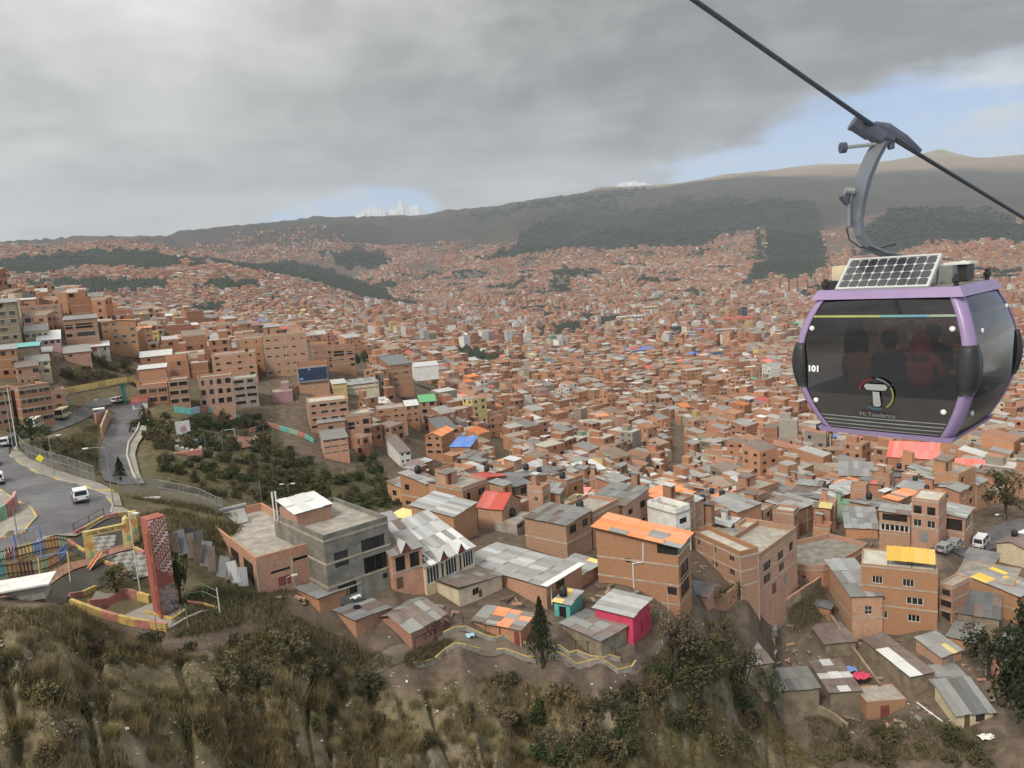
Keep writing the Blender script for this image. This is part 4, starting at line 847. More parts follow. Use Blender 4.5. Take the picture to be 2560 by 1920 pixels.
hero('twogrey', 'brick house of two floors with a wet grey roof, left below the coral red roof', (2183,1191), 1247, (2192,1183), (2104,1195), w=6, floors=2, roof='monox', pitch=.3, roofmat={'new': 3, 'grey': 2}, sheets=(1.1, 3.5), l=[(.22,.38,.6,.78,'ak'), (.22,.38,.15,.4,'hole')], slabs=False)
hero('slopetin', 'house with a sloping light tin roof and pale cut wall beside a yellow canopy', (2111,1230), 1256, (2114,1222), (2063,1226), d=8, w=7, rot=8, floors=1, wall=CONCP, roof='monol', pitch=.2, roofmat={'new': 2, 'grey': 2}, sheets=(1.2, 3), slabs=False)
hero('windowpairs', 'brick house of three floors with pairs of square windows, over the parked cars', (2347,1256), 1361, (2362,1245), (2277,1251), w=6, floors=3, wall=BRICK[1], roof='flat', parapet=.3, l=[(.08,.38,.67,.86,'bk'), (.58,.88,.67,.86,'bk'), (.08,.38,.36,.53,'bw'), (.58,.88,.36,.53,'bw'), (.3,.62,.0,.25,'door3')], short='house with window pairs')
hero('whitebay', 'brick house with a cream bay of two windows and washing on its balcony', (2276,1288), 1364, (2285,1280), (2198,1285), w=5.5, floors=3, roof='mono', pitch=.06, roofmat={'grey': 2, 'old': 1}, sheets=(1.1, 3), l=[(.03,.97,.42,.66,'ew'), (.1,.9,.75,.97,'hole')], short='cream bay')
hero('bay_right', 'half built brick house with a white framed porch, left of the street with vans', (2412,1295), 1372, (2440,1270), (2350,1290), floors=2, roof='mono', pitch=.1, roofmat={'grey': 3, 'new': 1}, sheets=(1.1, 2), f=[(.2,.75,.5,.92,'bw')], l=[(.1,.9,.55,.92,'hole')])
hero('tinfold', 'low house with two overlapping grey tin roofs, left of the cream bay', (2195,1322), 1345, (2200,1300), (2120,1326), w=7, floors=1, roof='monox', pitch=.25, roofmat={'grey': 3, 'new': 2}, sheets=(1.1, 2.2), slabs=False)
hero('wedge', 'narrow brick house with a grey lean-to roof and a barred window, above the lower shacks', (2130,1491), 1597, (2206,1488), (2066,1417), floors=2, wall=BRICK[1], roof='mono', pitch=.10, roofmat={'grey': 3, 'new': 2}, sheets=(1.2, 4), f=[(.42,.66,.56,.76,'gw')], short='narrow brick house with a grey lean-to', slabs=True)
hero('goldroof', 'long brick house of three floors with a golden translucent roof on its terrace', (2345,1431), 1576, (2352,1424), (2153,1421), w=7, floors=3, wall=BRICK[0], roof='flat', parapet=.25, l=[(.15,.29,.70,.83,'cw'), (.55,.70,.70,.83,'cw'), (.15,.30,.40,.52,'cw'), (.6,.82,.40,.52,'cw'), (.2,.36,.1,.22,'cw'), (.62,.78,.1,.22,'cw')], short='golden terrace roof')
hero('terrace_r', 'brick house at the right edge with a dark round mark on its bare concrete terrace', (2534,1466), 1536, (2556,1452), (2385,1455), w=8, floors=2, wall=BRICK[0], roof='flat', parapet=.12, cols=True, short='bare concrete terrace')
hero('darkshed', 'adobe house under a wide dark grey sheet roof, by the dark trees far right', (2498,1548), 1600, (2520,1520), (2402,1550), w=6, floors=1, wall=ADOBE, roof='monox', pitch=.22, roofmat={'dark': 2, 'old': 1}, sheets=(1.2, 3), slabs=False, l=[(.02,.2,.25,.65,'hole')])
hero('greendoor', 'brick house with a sagging grey tin roof, right of the narrow brick house', (2353,1641), 1672, (2411,1628), (2285,1612), floors=1, wall=BRICK[0], roof='mono', pitch=.22, roofmat={'grey': 5, 'yellow': .6}, sheets=(1.1, 2.5), slabs=False, short='sagging tin roof', f=[(.3,.6,.0,.7,'door3')])
hero('whitesheet', 'long adobe house with a roof half brown sheet and half bright white sheet', (2277,1690), 1745, (2345,1688), (2152,1606), floors=1, wall=ADOBE, roof='mono', pitch=.06, roofmat={'old': 3, 'white': 2}, sheets=(2.0, 3.2), slabs=False, short='half white roof', name='adobe_house')
hero('longbrown', 'long narrow brown roofed shed along the alley below the narrow brick house', (2064,1609), 1640, (2140,1624), (2028,1524), rot=3, floors=1, wall=ADOBE, roof='mono', pitch=.12, roofmat={'old': 7, 'grey': 1}, sheets=(1.6, 2), slabs=False, short='long brown shed', name='shed', cat='shed')
hero('checker', 'shed with a patchwork roof of white and brown sheets beside a red tarpaulin', (2076,1730), 1768, (2152,1742), (2026,1634), rot=0, floors=1, wall=ADOBE, roof='mono', pitch=.10, roofmat={'old': 3, 'white': 2}, sheets=(1.7, 1.5), slabs=False, short='patchwork roof', name='shed', cat='shed')
hero('brickgate', 'low brick wall house with a maroon door, at the foot of the patchwork roof', (2166,1756), 1800, (2266,1754), d=4, rot=0, floors=1, wall=BRICK[0], roof='flat', parapet=.1, f=[(.35,.58,.0,.75,'door0')], slabs=False, name='brick_hut')
hero('hut', 'small white hut with a grey sheet roof and one window at the bottom right', (2393,1797), 1824, (2482,1793), d=5, rot=2, dh=.7, floors=1, wall=PAINT['cream'], roof='mono', pitch=.34, roofmat={'dark': 2, 'grey': 2}, sheets=(1.2, 5), f=[(.52,.78,.35,.85,'bk'), (.2,.36,.0,.85,'door1')], slabs=False, short='white hut', name='hut', over=.35)
hero('greyflat', 'low adobe hut with a flat grey roof edged in brick, above the white hut', (2348,1732), 1752, (2440,1728), d=5, rot=2, floors=1, wall=ADOBE, roof='mono', pitch=.12, roofmat={'grey': 3, 'dark': 1}, sheets=(1.2, 2.6), slabs=False, name='hut')
hero('ruin', 'tumbledown house with a broken roof of grey and brown sheets at the alley corner', (1938,1590), 1616, (1968,1550), (1778,1588), w=6.5, floors=1, wall=ADOBE, roof='monox', pitch=.08, roofmat={'old': 4, 'grey': 4, 'dark': 2}, sheets=(1.1, 1.8), slabs=False, short='tumbledown roof', name='adobe_house')
hero('diag', 'low row of rooms with a long rusty brown roof running down the slope', (1858,1668), 1694, (1934,1690), None, rot=8, w=4.2, d=10, floors=1, wall=ADOBE, roof='mono', pitch=.10, roofmat={'old': 6, 'grey': 2}, sheets=(1.7, 1.8), slabs=False, name='adobe_house')
hero('shedgrey', 'adobe shed with a pitted grey roof edged by a pale beam, above the litter slope', (1936,1728), 1760, (2048,1728), d=4.5, rot=1, floors=1, wall=ADOBE, roof='mono', pitch=.14, roofmat={'grey': 4, 'dark': 1}, sheets=(1.2, 2.4), slabs=False, name='shed', cat='shed')
# --- across the gully
hero('blueroof', 'brick house of four floors with a bright blue roof', (1174,1117), 1184, (1197,1102), (1124,1118), floors=4, roof='monox', pitch=.16, roofmat={'blue': 1}, sheets=(1.3, 4), f=(2,BK,1.1,1.2,0), l=[(.45,.55,.75,.83,'b')], cols=True, short='bright blue roof')
hero('orangepeak', 'brick house with two orange peaked gables and an open dark lower front', (1062,1090), 1140, (1093,1094), (1024,1080), floors=3, roof='gabley', pitch=.2, roofmat={'orange': 1}, sheets=(1.2, 3), f=(2,['hole','bk'],1.6,2.0,.1), short='orange peaked gables')
hero('greythree', 'brick corner house of three floors with slate grey tin roofs, right of the orange peaks', (1098,1078), 1128, (1146,1073), (1068,1060), floors=3, roof='mono', pitch=.12, roofmat='dark', f=(4,BK,1.4,1.3,0), short='slate grey corner house')
hero('whitegully', 'white house with brown eaves and an outside stair at the lip of the gully', (998,1132), 1166, (1022,1126), (966,1112), floors=2, wall=PAINT['white'], roof='mono', pitch=.2, roofmat='old', f=(2,'bk',1.0,1.0,0), l=None, short='white house at the gully lip', slabs=False)
hero('four', 'brick block of four floors with bands of dark windows, below the black screen', (771,1011), 1080, (869,1001), (758,1003), rot=18, floors=4, wall=BRICK[1], f=(4,['ck','bk','c'],1.9,1.5,0), l=(1,['bk'],1.6,1.5,0), parapet=.5, short='brick block with bands of windows')
hero('reddormer', 'blind brick house with a red barrel dormer in its pale roof', (794,1059), 1094, (862,1051), d=7, rot=17, floors=2, roof='mono', pitch=.12, roofmat={'new': 2, 'grey': 1}, sheets=None, f=[(.38,.55,.35,.72,'gk')], short='red dormer')
hero('pinkthree', 'pinkish brick house of three floors with wide white windows at the edge of the gully', (808,1101), 1145, (868,1082), rot=19, d=8, floors=3, wall=PAINT['salmon'], roof='mono', pitch=.12, roofmat={'grey': 1, 'new': 1}, f=(3,['dw','cw'],1.8,1.2,0))
hero('stairhouse', 'brick house with an outside stair and two big dark windows, right of the red dormer', (862,1040), 1118, (924,1038), rot=12, d=8, floors=3, wall=BRICK[1], f=[(.7,.95,.68,.84,'ak'), (.72,.97,.38,.54,'ak'), (.45,.53,.70,.78,'bk'), (.1,.36,.55,.78,'hole')], parapet=.4, short='house with the outside stair')
hero('curved', 'brick house of three floors with rows of small windows, bent along the slope', (944,1026), 1068, (1014,1012), rot=15, d=9, floors=3, f=(4,['bw','bk','ak'],1.1,1.0,.1), parapet=.3, cols=True, short='bent brick house')
hero('curved_b', 'brick house of three floors with a white roof, joined to the bent brick house', (1014,1016), 1062, (1046,1008), rot=12, d=8, floors=3, roof='mono', pitch=.1, roofmat='white', f=(2,BK,1.0,1.1,.1))
hero('mid_c', 'brick house of three floors with paired dark windows under a green sheet roof', (1050,1006), 1056, (1090,1000), (1018,998), rot=10, floors=3, roof='mono', pitch=.1, roofmat='green', f=(2,'bk',1.4,1.4,0))
hero('longwhite', 'grey shed with a long patched white roof, left of the bent brick house', (940,1010), 1026, (976,994), (880,1000), floors=1, rot=22, d=9, wall=CONC, roof='mono', pitch=.08, roofmat={'white': 3, 'new': 2}, sheets=(1.6, 3), slabs=False, name='shed', cat='shed')
hero('cream2', 'cream and yellow house with a white band, below the black screen', (832,961), 987, (866,957), d=7, rot=20, floors=2, wall=PAINT['yellow'], roof='mono', pitch=.1, roofmat='white', f=None, slabs=True, short='yellow house with a white band')
hero('long2', 'long cream house of two floors with a gallery and a pale roof', (866,964), 984, (945,946), d=8, rot=22, floors=2, wall=PAINT['cream'], roof='mono', pitch=.12, roofmat={'grey': 2, 'new': 2}, sheets=(1.6, 4), f=(8,['b','bk','hole'],1.3,1.4,.05), short='long cream gallery house')
hero('ledhouse', 'brick house whose front carries the black screen, with stairs climbing its left side', (742,919), 983, (817,906), (706,912), rot=17, d=9, floors=4, wall=BRICK[0], parapet=.9, l=(2,'hole',1.2,1.6,.2), short='house with the black screen', cols=True)
hero('fivestorey', 'large brick apartment block with slit windows and no paint, behind the black screen', (656,841), 942, (766,852), rot=14, d=14, floors=5, wall=BRICK[1], f=(5,['ak','hole'],1.3,.5,.15), l=(2,['ak'],.8,.6,.5), parapet=.6, room=1, tank=2, short='large brick apartment block', cols=True, cat='apartment block')
hero('fivestorey_l', 'blank brick block with a yellow edged roof, left of the large apartment block', (600,850), 930, (654,844), rot=16, d=12, floors=5, wall=BRICK[0], f=(2,['ak'],.8,.6,.6), parapet=.4, cols=True)
hero('tower_r', 'narrow brick stair tower right of the large apartment block', (780,864), 930, (816,858), rot=16, d=9, floors=5, wall=BRICK[1], f=(2,['ak'],.7,.6,.6))
hero('deepwin', 'brick house of four floors with deep black windows and an amber glazed bay', (818,872), 925, (886,876), rot=14, d=9, floors=4, f=[(.02,.12,.7,.88,'bk'), (.02,.12,.4,.58,'bk'), (.02,.12,.12,.3,'bk'), (.22,.6,.62,.85,'dk'), (.72,.93,.64,.8,'bk'), (.38,.6,.38,.5,'dw'), (.8,.97,.36,.5,'bk'), (.82,.98,.1,.24,'bk')], short='house with the amber bay')
hero('blacktop', 'brick corner house of five floors with a black roof and an orange awning', (973,914), 972, (1029,908), (947,892), rot=24, floors=4, f=(2,'ak',1.6,.5,.3), l=(2,'bk',1.3,1.1,0), roof='mono', pitch=.16, roofmat='dark', short='black roofed corner house')
hero('warehouse', 'low warehouse with a bright white double roof in front of the dark park trees', (1036,918), 935, (1096,918), rot=12, d=16, floors=1, wall=PAINT['white'], roof='gablex', pitch=.10, roofmat='white', slabs=False, name='warehouse', cat='warehouse', short='white warehouse', r=420)
hero('bigblind', 'broad blind brick block right of the black roofed corner house', (1121,934), 978, (1146,930), (1060,930), floors=4, roof='flat', parapet=.5, cols=True, f=(2,BK,1.0,1.0,.3), rot=40)
hero('bigfive', 'wide blind brick block of five floors with pale column lines, amid the town', (1457,1062), 1112, (1534,1058), rot=8, d=14, floors=5, wall=BRICK[1], parapet=.4, cols=True, f=(1,'b',.6,.6,.9), room='orange', short='wide blind block', l=None)
hero('bigfive_r', 'tall slim brick house beside the wide blind block', (1543,1046), 1100, (1570,1044), rot=8, d=9, floors=6, wall=BRICK[0], f=(2,'ak',.9,.9,.4), cols=True)
# --- left hillside above the street
hero('street_a', 'brick street house of four floors with paired windows, at the left picture edge', (-40,984), 1076, (24,968), d=9, rot=52, floors=4, wall=BRICK[2], f=(4,['bk','bk'],1.2,1.3,0), short='street house at the left edge')
hero('street_b', 'brick street house of four floors with a balcony stack at its left end', (46,975), 1068, (122,951), d=9, rot=48, floors=4, wall=BRICK[2], f=(5,['bk','b'],1.2,1.3,0,(2,'door0')), short='street house with the balconies')
hero('street_c', 'low brick street house beside the footbridge stair', (124,984), 1034, (164,978), d=8, rot=35, floors=2, wall=BRICK[2], f=(3,['bk'],1.1,1.2,.2,(1,'door1')))
hero('left_a', 'brick house of three floors with a dark open gallery and tin roofed attic', (158,801), 862, (244,816), d=11, rot=27, floors=4, wall=BRICK[0], f=[(.03,.25,.62,.8,'hole'), (.34,.85,.62,.82,'hole'), (.03,.2,.3,.42,'hole'), (.36,.9,.3,.5,'bk')], roof='mono', pitch=.1, roofmat='grey', short='house with the dark gallery')
hero('left_b', 'large brick house with a shallow gable and white windows, over the bare hillside', (252,808), 872, (338,800), d=12, rot=26, floors=4, wall=BRICK[0], f=(4,['cw','bw'],1.3,1.0,.4), roof='gabley', pitch=.06, roofmat='orange', short='large gabled brick house', tank=2)
hero('left_y', 'small bright yellow house beside the orange edged brick house', (366,833), 854, (396,834), d=6, rot=24, floors=2, wall=PAINT['yellow'], f=(2,'bk',1.6,1.2,0), roof='flat', parapet=.5, slabs=False, short='small yellow house')
hero('left_o', 'brick house with an orange roof edge, left of the small yellow house', (342,822), 864, (378,818), d=9, rot=24, floors=3, f=(2,['bw','b'],1.0,1.0,.3), roof='mono', pitch=.05, roofmat='orange')
hero('left_big', 'wide brick house with black roof tanks at the top left', (40,770), 815, (156,790), d=12, rot=28, floors=3, wall=BRICK[1], f=(4,['cw','dw'],1.5,1.0,.35), parapet=.5, tank=2, room=1, short='wide brick house with roof tanks')
hero('left_edge', 'brown rendered house with orange and white awnings at the left edge', (-40,760), 860, (42,775), d=12, rot=30, floors=5, wall=ADOBE, f=(3,['bk','hole'],1.4,1.2,.3), roof='mono', pitch=.1, roofmat='grey')
hero('left_cream', 'cream house with a grey tin roof and four windows, below the wide brick house', (60,830), 852, (118,826), d=7, rot=28, floors=1, wall=PAINT['cream'], f=(4,'bk',1.1,1.2,0), roof='mono', pitch=.25, roofmat='grey', slabs=False)
hero('left_pink', 'pink house with a pale peach roof on the left hillside', (92,852), 870, (150,845), d=8, rot=28, floors=1, wall=PAINT['pink'], f=(4,'bk',.9,1.0,0), roof='mono', pitch=.3, roofmat='white', slabs=False)
hero('left_adobe', 'adobe house with a light blue roof edge on the left hillside', (30,870), 905, (96,862), d=9, rot=28, floors=2, wall=ADOBE, f=(2,'b',.8,.8,.5), roof='mono', pitch=.08, roofmat='teal', slabs=False)
hero('left_redtarp', 'brick house with a bright red tarpaulin stretched across its yard', (-30,878), 950, (42,880), d=9, rot=32, floors=3, wall=BRICK[0], f=(3,['bk'],1.1,1.1,.2), roof='mono', pitch=.1, roofmat='new')
hero('left_green', 'brick cottage with a wet green grey roof above the bare hillside', (160,884), 902, (225,870), d=8, rot=30, floors=1, wall=BRICK[1], f=(2,'b',1.0,1.0,.3), roof='mono', pitch=.22, roofmat='grey', slabs=False)
hero('left_small', 'small brick house with red framed windows under a grey roof on the hillside', (97,882), 900, (128,876), d=6, rot=28, floors=1, wall=BRICK[2], f=(2,'ak',.8,.9,0), roof='mono', pitch=.2, roofmat='new', slabs=False)
hero('left_g2', 'grey house with white walls and two doors on the top of the bare hillside', (222,868), 888, (272,858), d=6, rot=28, floors=1, wall=CONC, f=(2,['b','door0'],1.0,1.6,0), roof='mono', pitch=.2, roofmat='white', slabs=False)
hero('left_g3', 'cream terrace house with a stepped grey roof above the footbridge stair', (64,908), 945, (124,900), d=9, rot=32, floors=2, wall=PAINT['cream'], f=(3,['bk','b'],1.0,1.0,.1), roof='mono', pitch=.15, roofmat='grey')
hero('left_g4', 'brick house with a patched roof just above the street houses', (40,920), 970, (96,915), d=9, rot=34, floors=2, wall=BRICK[0], f=(3,['bk','b'],1.0,1.0,.2), roof='mono', pitch=.12, roofmat='old')
# --- right of the footbridge
hero('fb_a', 'brick house with wide windows and a roof wall, at the right end of the footbridge', (342,972), 1018, (418,962), d=10, rot=22, floors=2, wall=BRICK[0], f=(3,['ck','c'],1.7,1.2,0), parapet=.9, short='house at the footbridge end')
hero('fb_a2', 'blind brick upper block with a white roof edge, behind the house at the footbridge end', (345,925), 975, (415,922), d=9, rot=22, floors=2, wall=BRICK[1], roof='mono', pitch=.06, roofmat='white', r=258)
hero('fb_b', 'brick house with an arched doorway and cluttered balconies, beside the house at the footbridge end', (420,955), 1018, (468,940), d=9, rot=22, floors=3, wall=BRICK[2], f=(2,['hole','bk'],1.8,1.4,0), parapet=.5)
hero('fb_c', 'brick house of three floors with columns and slim black windows', (494,950), 1022, (578,938), d=9, rot=20, floors=3, wall=BRICK[2], f=(4,['bk','ak'],1.1,1.6,0), cols=True, parapet=.6, short='house with slim black windows')
hero('fb_d', 'half built house with open floors of pale concrete columns', (582,950), 1020, (640,942), d=9, rot=18, floors=4, wall=CONC, f=(2,['hole'],2.6,1.8,0), parapet=.3, short='half built open floors', cols=True)
hero('fb_up', 'big brick block with slit windows above the house with slim black windows', (528,892), 952, (638,880), d=12, rot=18, floors=4, wall=BRICK[1], f=(4,['ak','ck'],1.2,.7,.35), parapet=.5, tank=1)
hero('fb_up2', 'brick block with a gabled white roof above the footbridge end', (350,894), 930, (430,892), d=10, rot=22, floors=2, wall=BRICK[1], roof='gablex', pitch=.16, roofmat='white', f=(2,'bk',1.0,.8,.4), r=285)
hero('fb_up3', 'blank brick block with a pale column grid on the hillside', (432,888), 940, (512,892), d=12, rot=20, floors=3, wall=BRICK[0], parapet=.3, cols=True, f=(1,'ak',.8,.6,.7), r=290)
hero('fb_up4', 'long brick terrace with a tin roof and tanks, higher up the hill', (336,862), 895, (484,856), d=12, rot=20, floors=2, wall=BRICK[1], roof='flat', parapet=.6, tank=2, r=330, f=(5,['b'],.9,.8,.5))
hero('fb_up5', 'brick block with the long white tin roof behind the big slit windowed block', (510,868), 905, (640,850), d=14, rot=18, floors=3, wall=BRICK[0], cols=True, roof='mono', pitch=.08, roofmat={'white': 1}, r=330)

hero('archdoor', 'narrow brick house with stacked dark openings, right of the golden terrace roof', (2382,1470), 1562, (2400,1462), (2346,1468), w=5, floors=3, wall=BRICK[0], parapet=.3, l=[(.15,.85,.04,.3,'hole'), (.1,.9,.42,.6,'hole'), (.2,.8,.74,.9,'bk')])
hero('lowright', 'low brick house with a wet grey roof, right of the sagging tin roof', (2432,1606), 1638, (2450,1592), (2366,1596), w=5, floors=1, wall=BRICK[0], roof='monox', pitch=.15, roofmat={'grey': 3, 'old': 1}, sheets=(1.2, 2.4), slabs=False)
hero('edge_r', 'orange brick house cut by the right edge above the dark trees', (2548,1490), 1560, (2575,1478), (2530,1494), w=6, d=7, floors=2, wall=BRICK[1], roof='mono', pitch=.1, roofmat={'grey': 2, 'gold': 1}, sheets=(1.2, 2.4))
hero('pale_r', 'brick house with a patched tin roof and grey yard, behind the bare concrete terrace', (2470,1425), 1462, (2500,1410), (2392,1418), w=6, floors=1, wall=BRICK[2], roof='monox', pitch=.15, roofmat={'grey': 3, 'new': 1}, sheets=(1.2, 2.4), slabs=False)
def terrace_house():
    x, y, z, ro, w, d, h, r0 = locate((2058,1413), 1474, (2170,1357), None, d=7); zt = z + h; F_ = [at_z(px, py, zt)[:2] for px, py in ((1985,1408),(2020,1413),(2058,1412),(2084,1405),(2108,1395),(2140,1377),(2170,1357))]
    nv = np.array([-math.sin(ro), math.cos(ro)]); B_ = [F_[-1] + nv * 7.5, F_[0] + nv * 9.0]; root = empty('brick_house', (x, y, z)); tag(root, 'brick house whose front curves under a wide bare roof terrace, above the rough adobe wall', 'house'); o = np.array([x, y]); P = [tuple(p - o) for p in F_ + B_]
    MB().prism(P, -5, h - .9).build('wall', BRICK[0], root); MB().prism(P, h - .92, h - .84).build('roof_slab', CONCD, root); n = len(P); b = MB(); lp = MB()
    for i in range(n):
        a, c = np.array(P[i]), np.array(P[(i + 1) % n]); e = (c - a) / 2; L = np.linalg.norm(e); nn = np.array([-e[1], e[0]]) / L * .09; mid = (a + c) / 2 + nn; b.obox((*mid, h - .42), (*e, 0), (*nn, 0), (0, 0, .42)); lp.obox((*(mid - nn * 1.35), h - .98), (*e * 1.01, 0), (*nn * .5, 0), (0, 0, .11))
    b.build('parapet', BRICK[1], root); lp.build('floor_slab', SLAB, root)
    for i in (0, 3, 4, 5):
        a, c = np.array(P[i]), np.array(P[i + 1]); e = c - a; L = np.linalg.norm(e); m = (a + c) / 2 + np.array([e[1], -e[0]]) / L * .13; q = inst('window', WF['bk'], root, (m[0], m[1], h * .25), (0, 0, math.atan2(e[1], e[0])), (min(1.5, L * .7), 1, 1.3)); inst('pane', PANE, q)
    occ_poly([tuple(p) for p in F_ + B_], 1); HEROES['terrace'] = dict(root=root, x=x, y=y, z=z, rot=ro, w=w, d=d, h=h, short='curved roof terrace')
terrace_house()
# ------------------------------------------------------------------ places that stay clear of houses
PARK_OCC = [hit(*p)[:2] for p in [(-200,1330),(40,1300),(330,1240),(470,1280),(600,1330),(640,1480),(500,1600),(-200,1600)]]
occ_poly(PARK_OCC)
for pl in ([(-200,1120),(60,1060),(320,1000),(330,990),(345,1010),(330,1250),(-200,1330)],): occ_poly([hit(*p)[:2] for p in pl])
STREETS = [[(1440,1250),(1690,1195),(1700,1120),(1690,1070),(1640,1040)], [(1060,1260),(1110,1215),(1200,1210)], [(1235,1100),(1270,1180),(1290,1225)], [(1440,960),(1455,935),(1440,905)], [(2330,1380),(2480,1340),(2560,1290)]]
for st in STREETS:
    pts = [hit(*p) for p in st]
    for p, q in zip(pts[:-1], pts[1:]):
        n = int(np.linalg.norm(q - p) / 1.0) + 2
        for k in range(n):
            c = p + (q - p) * k / n; occ_rect(c[0] - 2.2, c[1] - 2.2, 0, 4.4, 4.4, 0, True, 3)
ALLOW = [[(655,830),(900,850),(1000,925),(1080,960),(1130,985),(1050,1060),(1100,1110),(1150,1190),(1030,1215),(1000,1262),(1100,1300),(1195,1330),(1290,1345),(1420,1402),(1480,1400),(1490,1330),(1740,1330),(1960,1330),(2010,1420),(2060,1440),(2400,1385),(2440,1280),(2560,1250),(3200,1230),(3200,640),(2000,640),(1000,640),(-500,640),(-500,860),(0,850),(230,800),(340,850),(470,850),(640,850)],
         [(640,1000),(690,1000),(690,1010),(640,1010)], [(1640,1330),(1960,1330),(1990,1420),(1900,1470),(1720,1440)],
         [(900,985),(960,930),(985,1110),(890,1150),(835,1100),(880,1090),(905,1050)], [(60,835),(350,815),(650,870),(650,950),(560,960),(430,940),(345,905),(255,872),(150,870),(100,905)], [(1640,1470),(1760,1440),(1790,1560),(1700,1600)], [(2360,1392),(2560,1372),(2560,1440),(2400,1440)], [(1790,1590),(2000,1490),(2060,1530),(2240,1600),(2300,1600),(2560,1600),(2560,1700),(2400,1730),(2060,1765),(1960,1755)],
         [(2280,1580),(2560,1540),(2800,1540),(2800,1640),(2560,1660),(2430,1640)]]
def allowed(px, py): 
    m = np.zeros(px.shape, bool)
    for a in ALLOW: m |= in_poly(px, py, a)
    return m
NEARGREEN = [[(880,905),(960,880),(1035,905),(1030,930),(960,925)], [(1060,1190),(1080,1160),(1130,1175),(1150,1215),(1080,1235)]]
# ------------------------------------------------------------------ lay out the town
seeds = []
def add_seeds(r0, r1, sp, amax=0.72):
    r = r0
    while r < r1:
        n = max(1, int(2 * amax * r / sp))
        for k in range(n):
            a = -amax + 2 * amax * (k + .5) / n + rng.uniform(-.3, .3) * sp / r; rr = r + rng.uniform(-.3, .3) * sp; seeds.append((rr * math.sin(a), rr * math.cos(a), sp))
        r += sp * (1.0 if r < 700 else 1.05)
add_seeds(95, 620, 75); add_seeds(660, 2400, 150); add_seeds(2500, 7000, 300)
seeds = np.array(seeds)
ROWS = []
for i, (sx, sy, sp) in enumerate(seeds):
    r = math.hypot(sx, sy); a = math.atan2(sx, sy)
    base = R(50) if a > -0.22 else -a + R(-4)
    if r < 620: rot = (base if r < 350 else R(38)) + rng.normal(0, R(9)); A = rows_in(sx, sy, rot, sp * .95, *(((4.6, 8), (5.5, 8.5)) if r < 230 else ((5.5, 9.5), (7, 10.5))), 1.6, 3.6)
    elif r < 2450: rot = R(35) + rng.normal(0, R(22)); A = rows_in(sx, sy, rot, sp * .95, (8, 14), (9, 14), 3, 5.5)
    else: rot = R(30) + rng.normal(0, R(30)); A = rows_in(sx, sy, rot, sp * .95, (11, 20), (11, 17), 6, 7)
    c = np.array([A[:, 0] + A[:, 3] * .5 * np.cos(A[:, 2]) - A[:, 4] * .5 * np.sin(A[:, 2]), A[:, 1] + A[:, 3] * .5 * np.sin(A[:, 2]) + A[:, 4] * .5 * np.cos(A[:, 2])]).T
    nb = np.nonzero(np.hypot(seeds[:, 0] - sx, seeds[:, 1] - sy) < 3.2 * sp)[0]
    dd = np.hypot(c[:, None, 0] - seeds[None, nb, 0], c[:, None, 1] - seeds[None, nb, 1]); own = nb[dd.argmin(1)] == i
    ROWS.append(np.concatenate([A[own], c[own]], 1))
T0 = np.concatenate(ROWS)
rr = np.hypot(T0[:, 5], T0[:, 6]); aa = np.arctan2(T0[:, 5], T0[:, 6]); T0 = T0[(rr > 100) & (rr < 6900) & (np.abs(aa) < .68)]
rr = np.hypot(T0[:, 5], T0[:, 6]); zc = H(T0[:, 5], T0[:, 6]); px, py, dep = proj(np.stack([T0[:, 5], T0[:, 6], zc], 1))
jx = px + (fbm(T0[:, 5] / (rr * .008), T0[:, 6] / (rr * .008), 4, 41) - .5) * 76; jy = py + (fbm(T0[:, 5] / (rr * .008), T0[:, 6] / (rr * .008), 4, 43) - .5) * 30
ok = np.where(rr < 620, allowed(px, py), True) & ~forest_mask(jx, jy, rr)
for g in NEARGREEN: ok &= ~(in_poly(px, py, g) & (rr < 500))
# how far up the hills the town climbs
lim = np.interp(px, [-300, 450, 520, 800, 1050, 1200, 1500, 1900, 2100, 2600], [4750, 5200, 5900, 6300, 6000, 5600, 5250, 5300, 5000, 5300])
thin = np.interp(rr / lim, [0, .72, .9, 1.0], [1, 1, .62, .12]); ok &= (rr < lim) & (rng.random(len(rr)) < thin * np.where(rr > 2600, .80, .97))
ok &= ~((rr > 1000) & (fbm(T0[:, 5] / 130, T0[:, 6] / 130, 3, 77) > .66))
T0, rr, zc, px, py = T0[ok], rr[ok], zc[ok], px[ok], py[ok]
keep = np.ones(len(T0), bool); order = np.argsort(rr)
for i in order:
    if rr[i] > 640: break
    x, y, ro, w, d = T0[i, :5]
    if occ_rect(x, y, ro, w, d, -0.35, False): 
        if occ_rect(x, y, ro, w * .6, d, -0.3, False) == 0: T0[i, 3] = w * .6; w = w * .6
        elif occ_rect(x, y, ro, w, d * .6, -0.3, False) == 0: T0[i, 4] = d * .6; d = d * .6
        else: keep[i] = False; continue
    occ_rect(x, y, ro, w, d, -0.4)
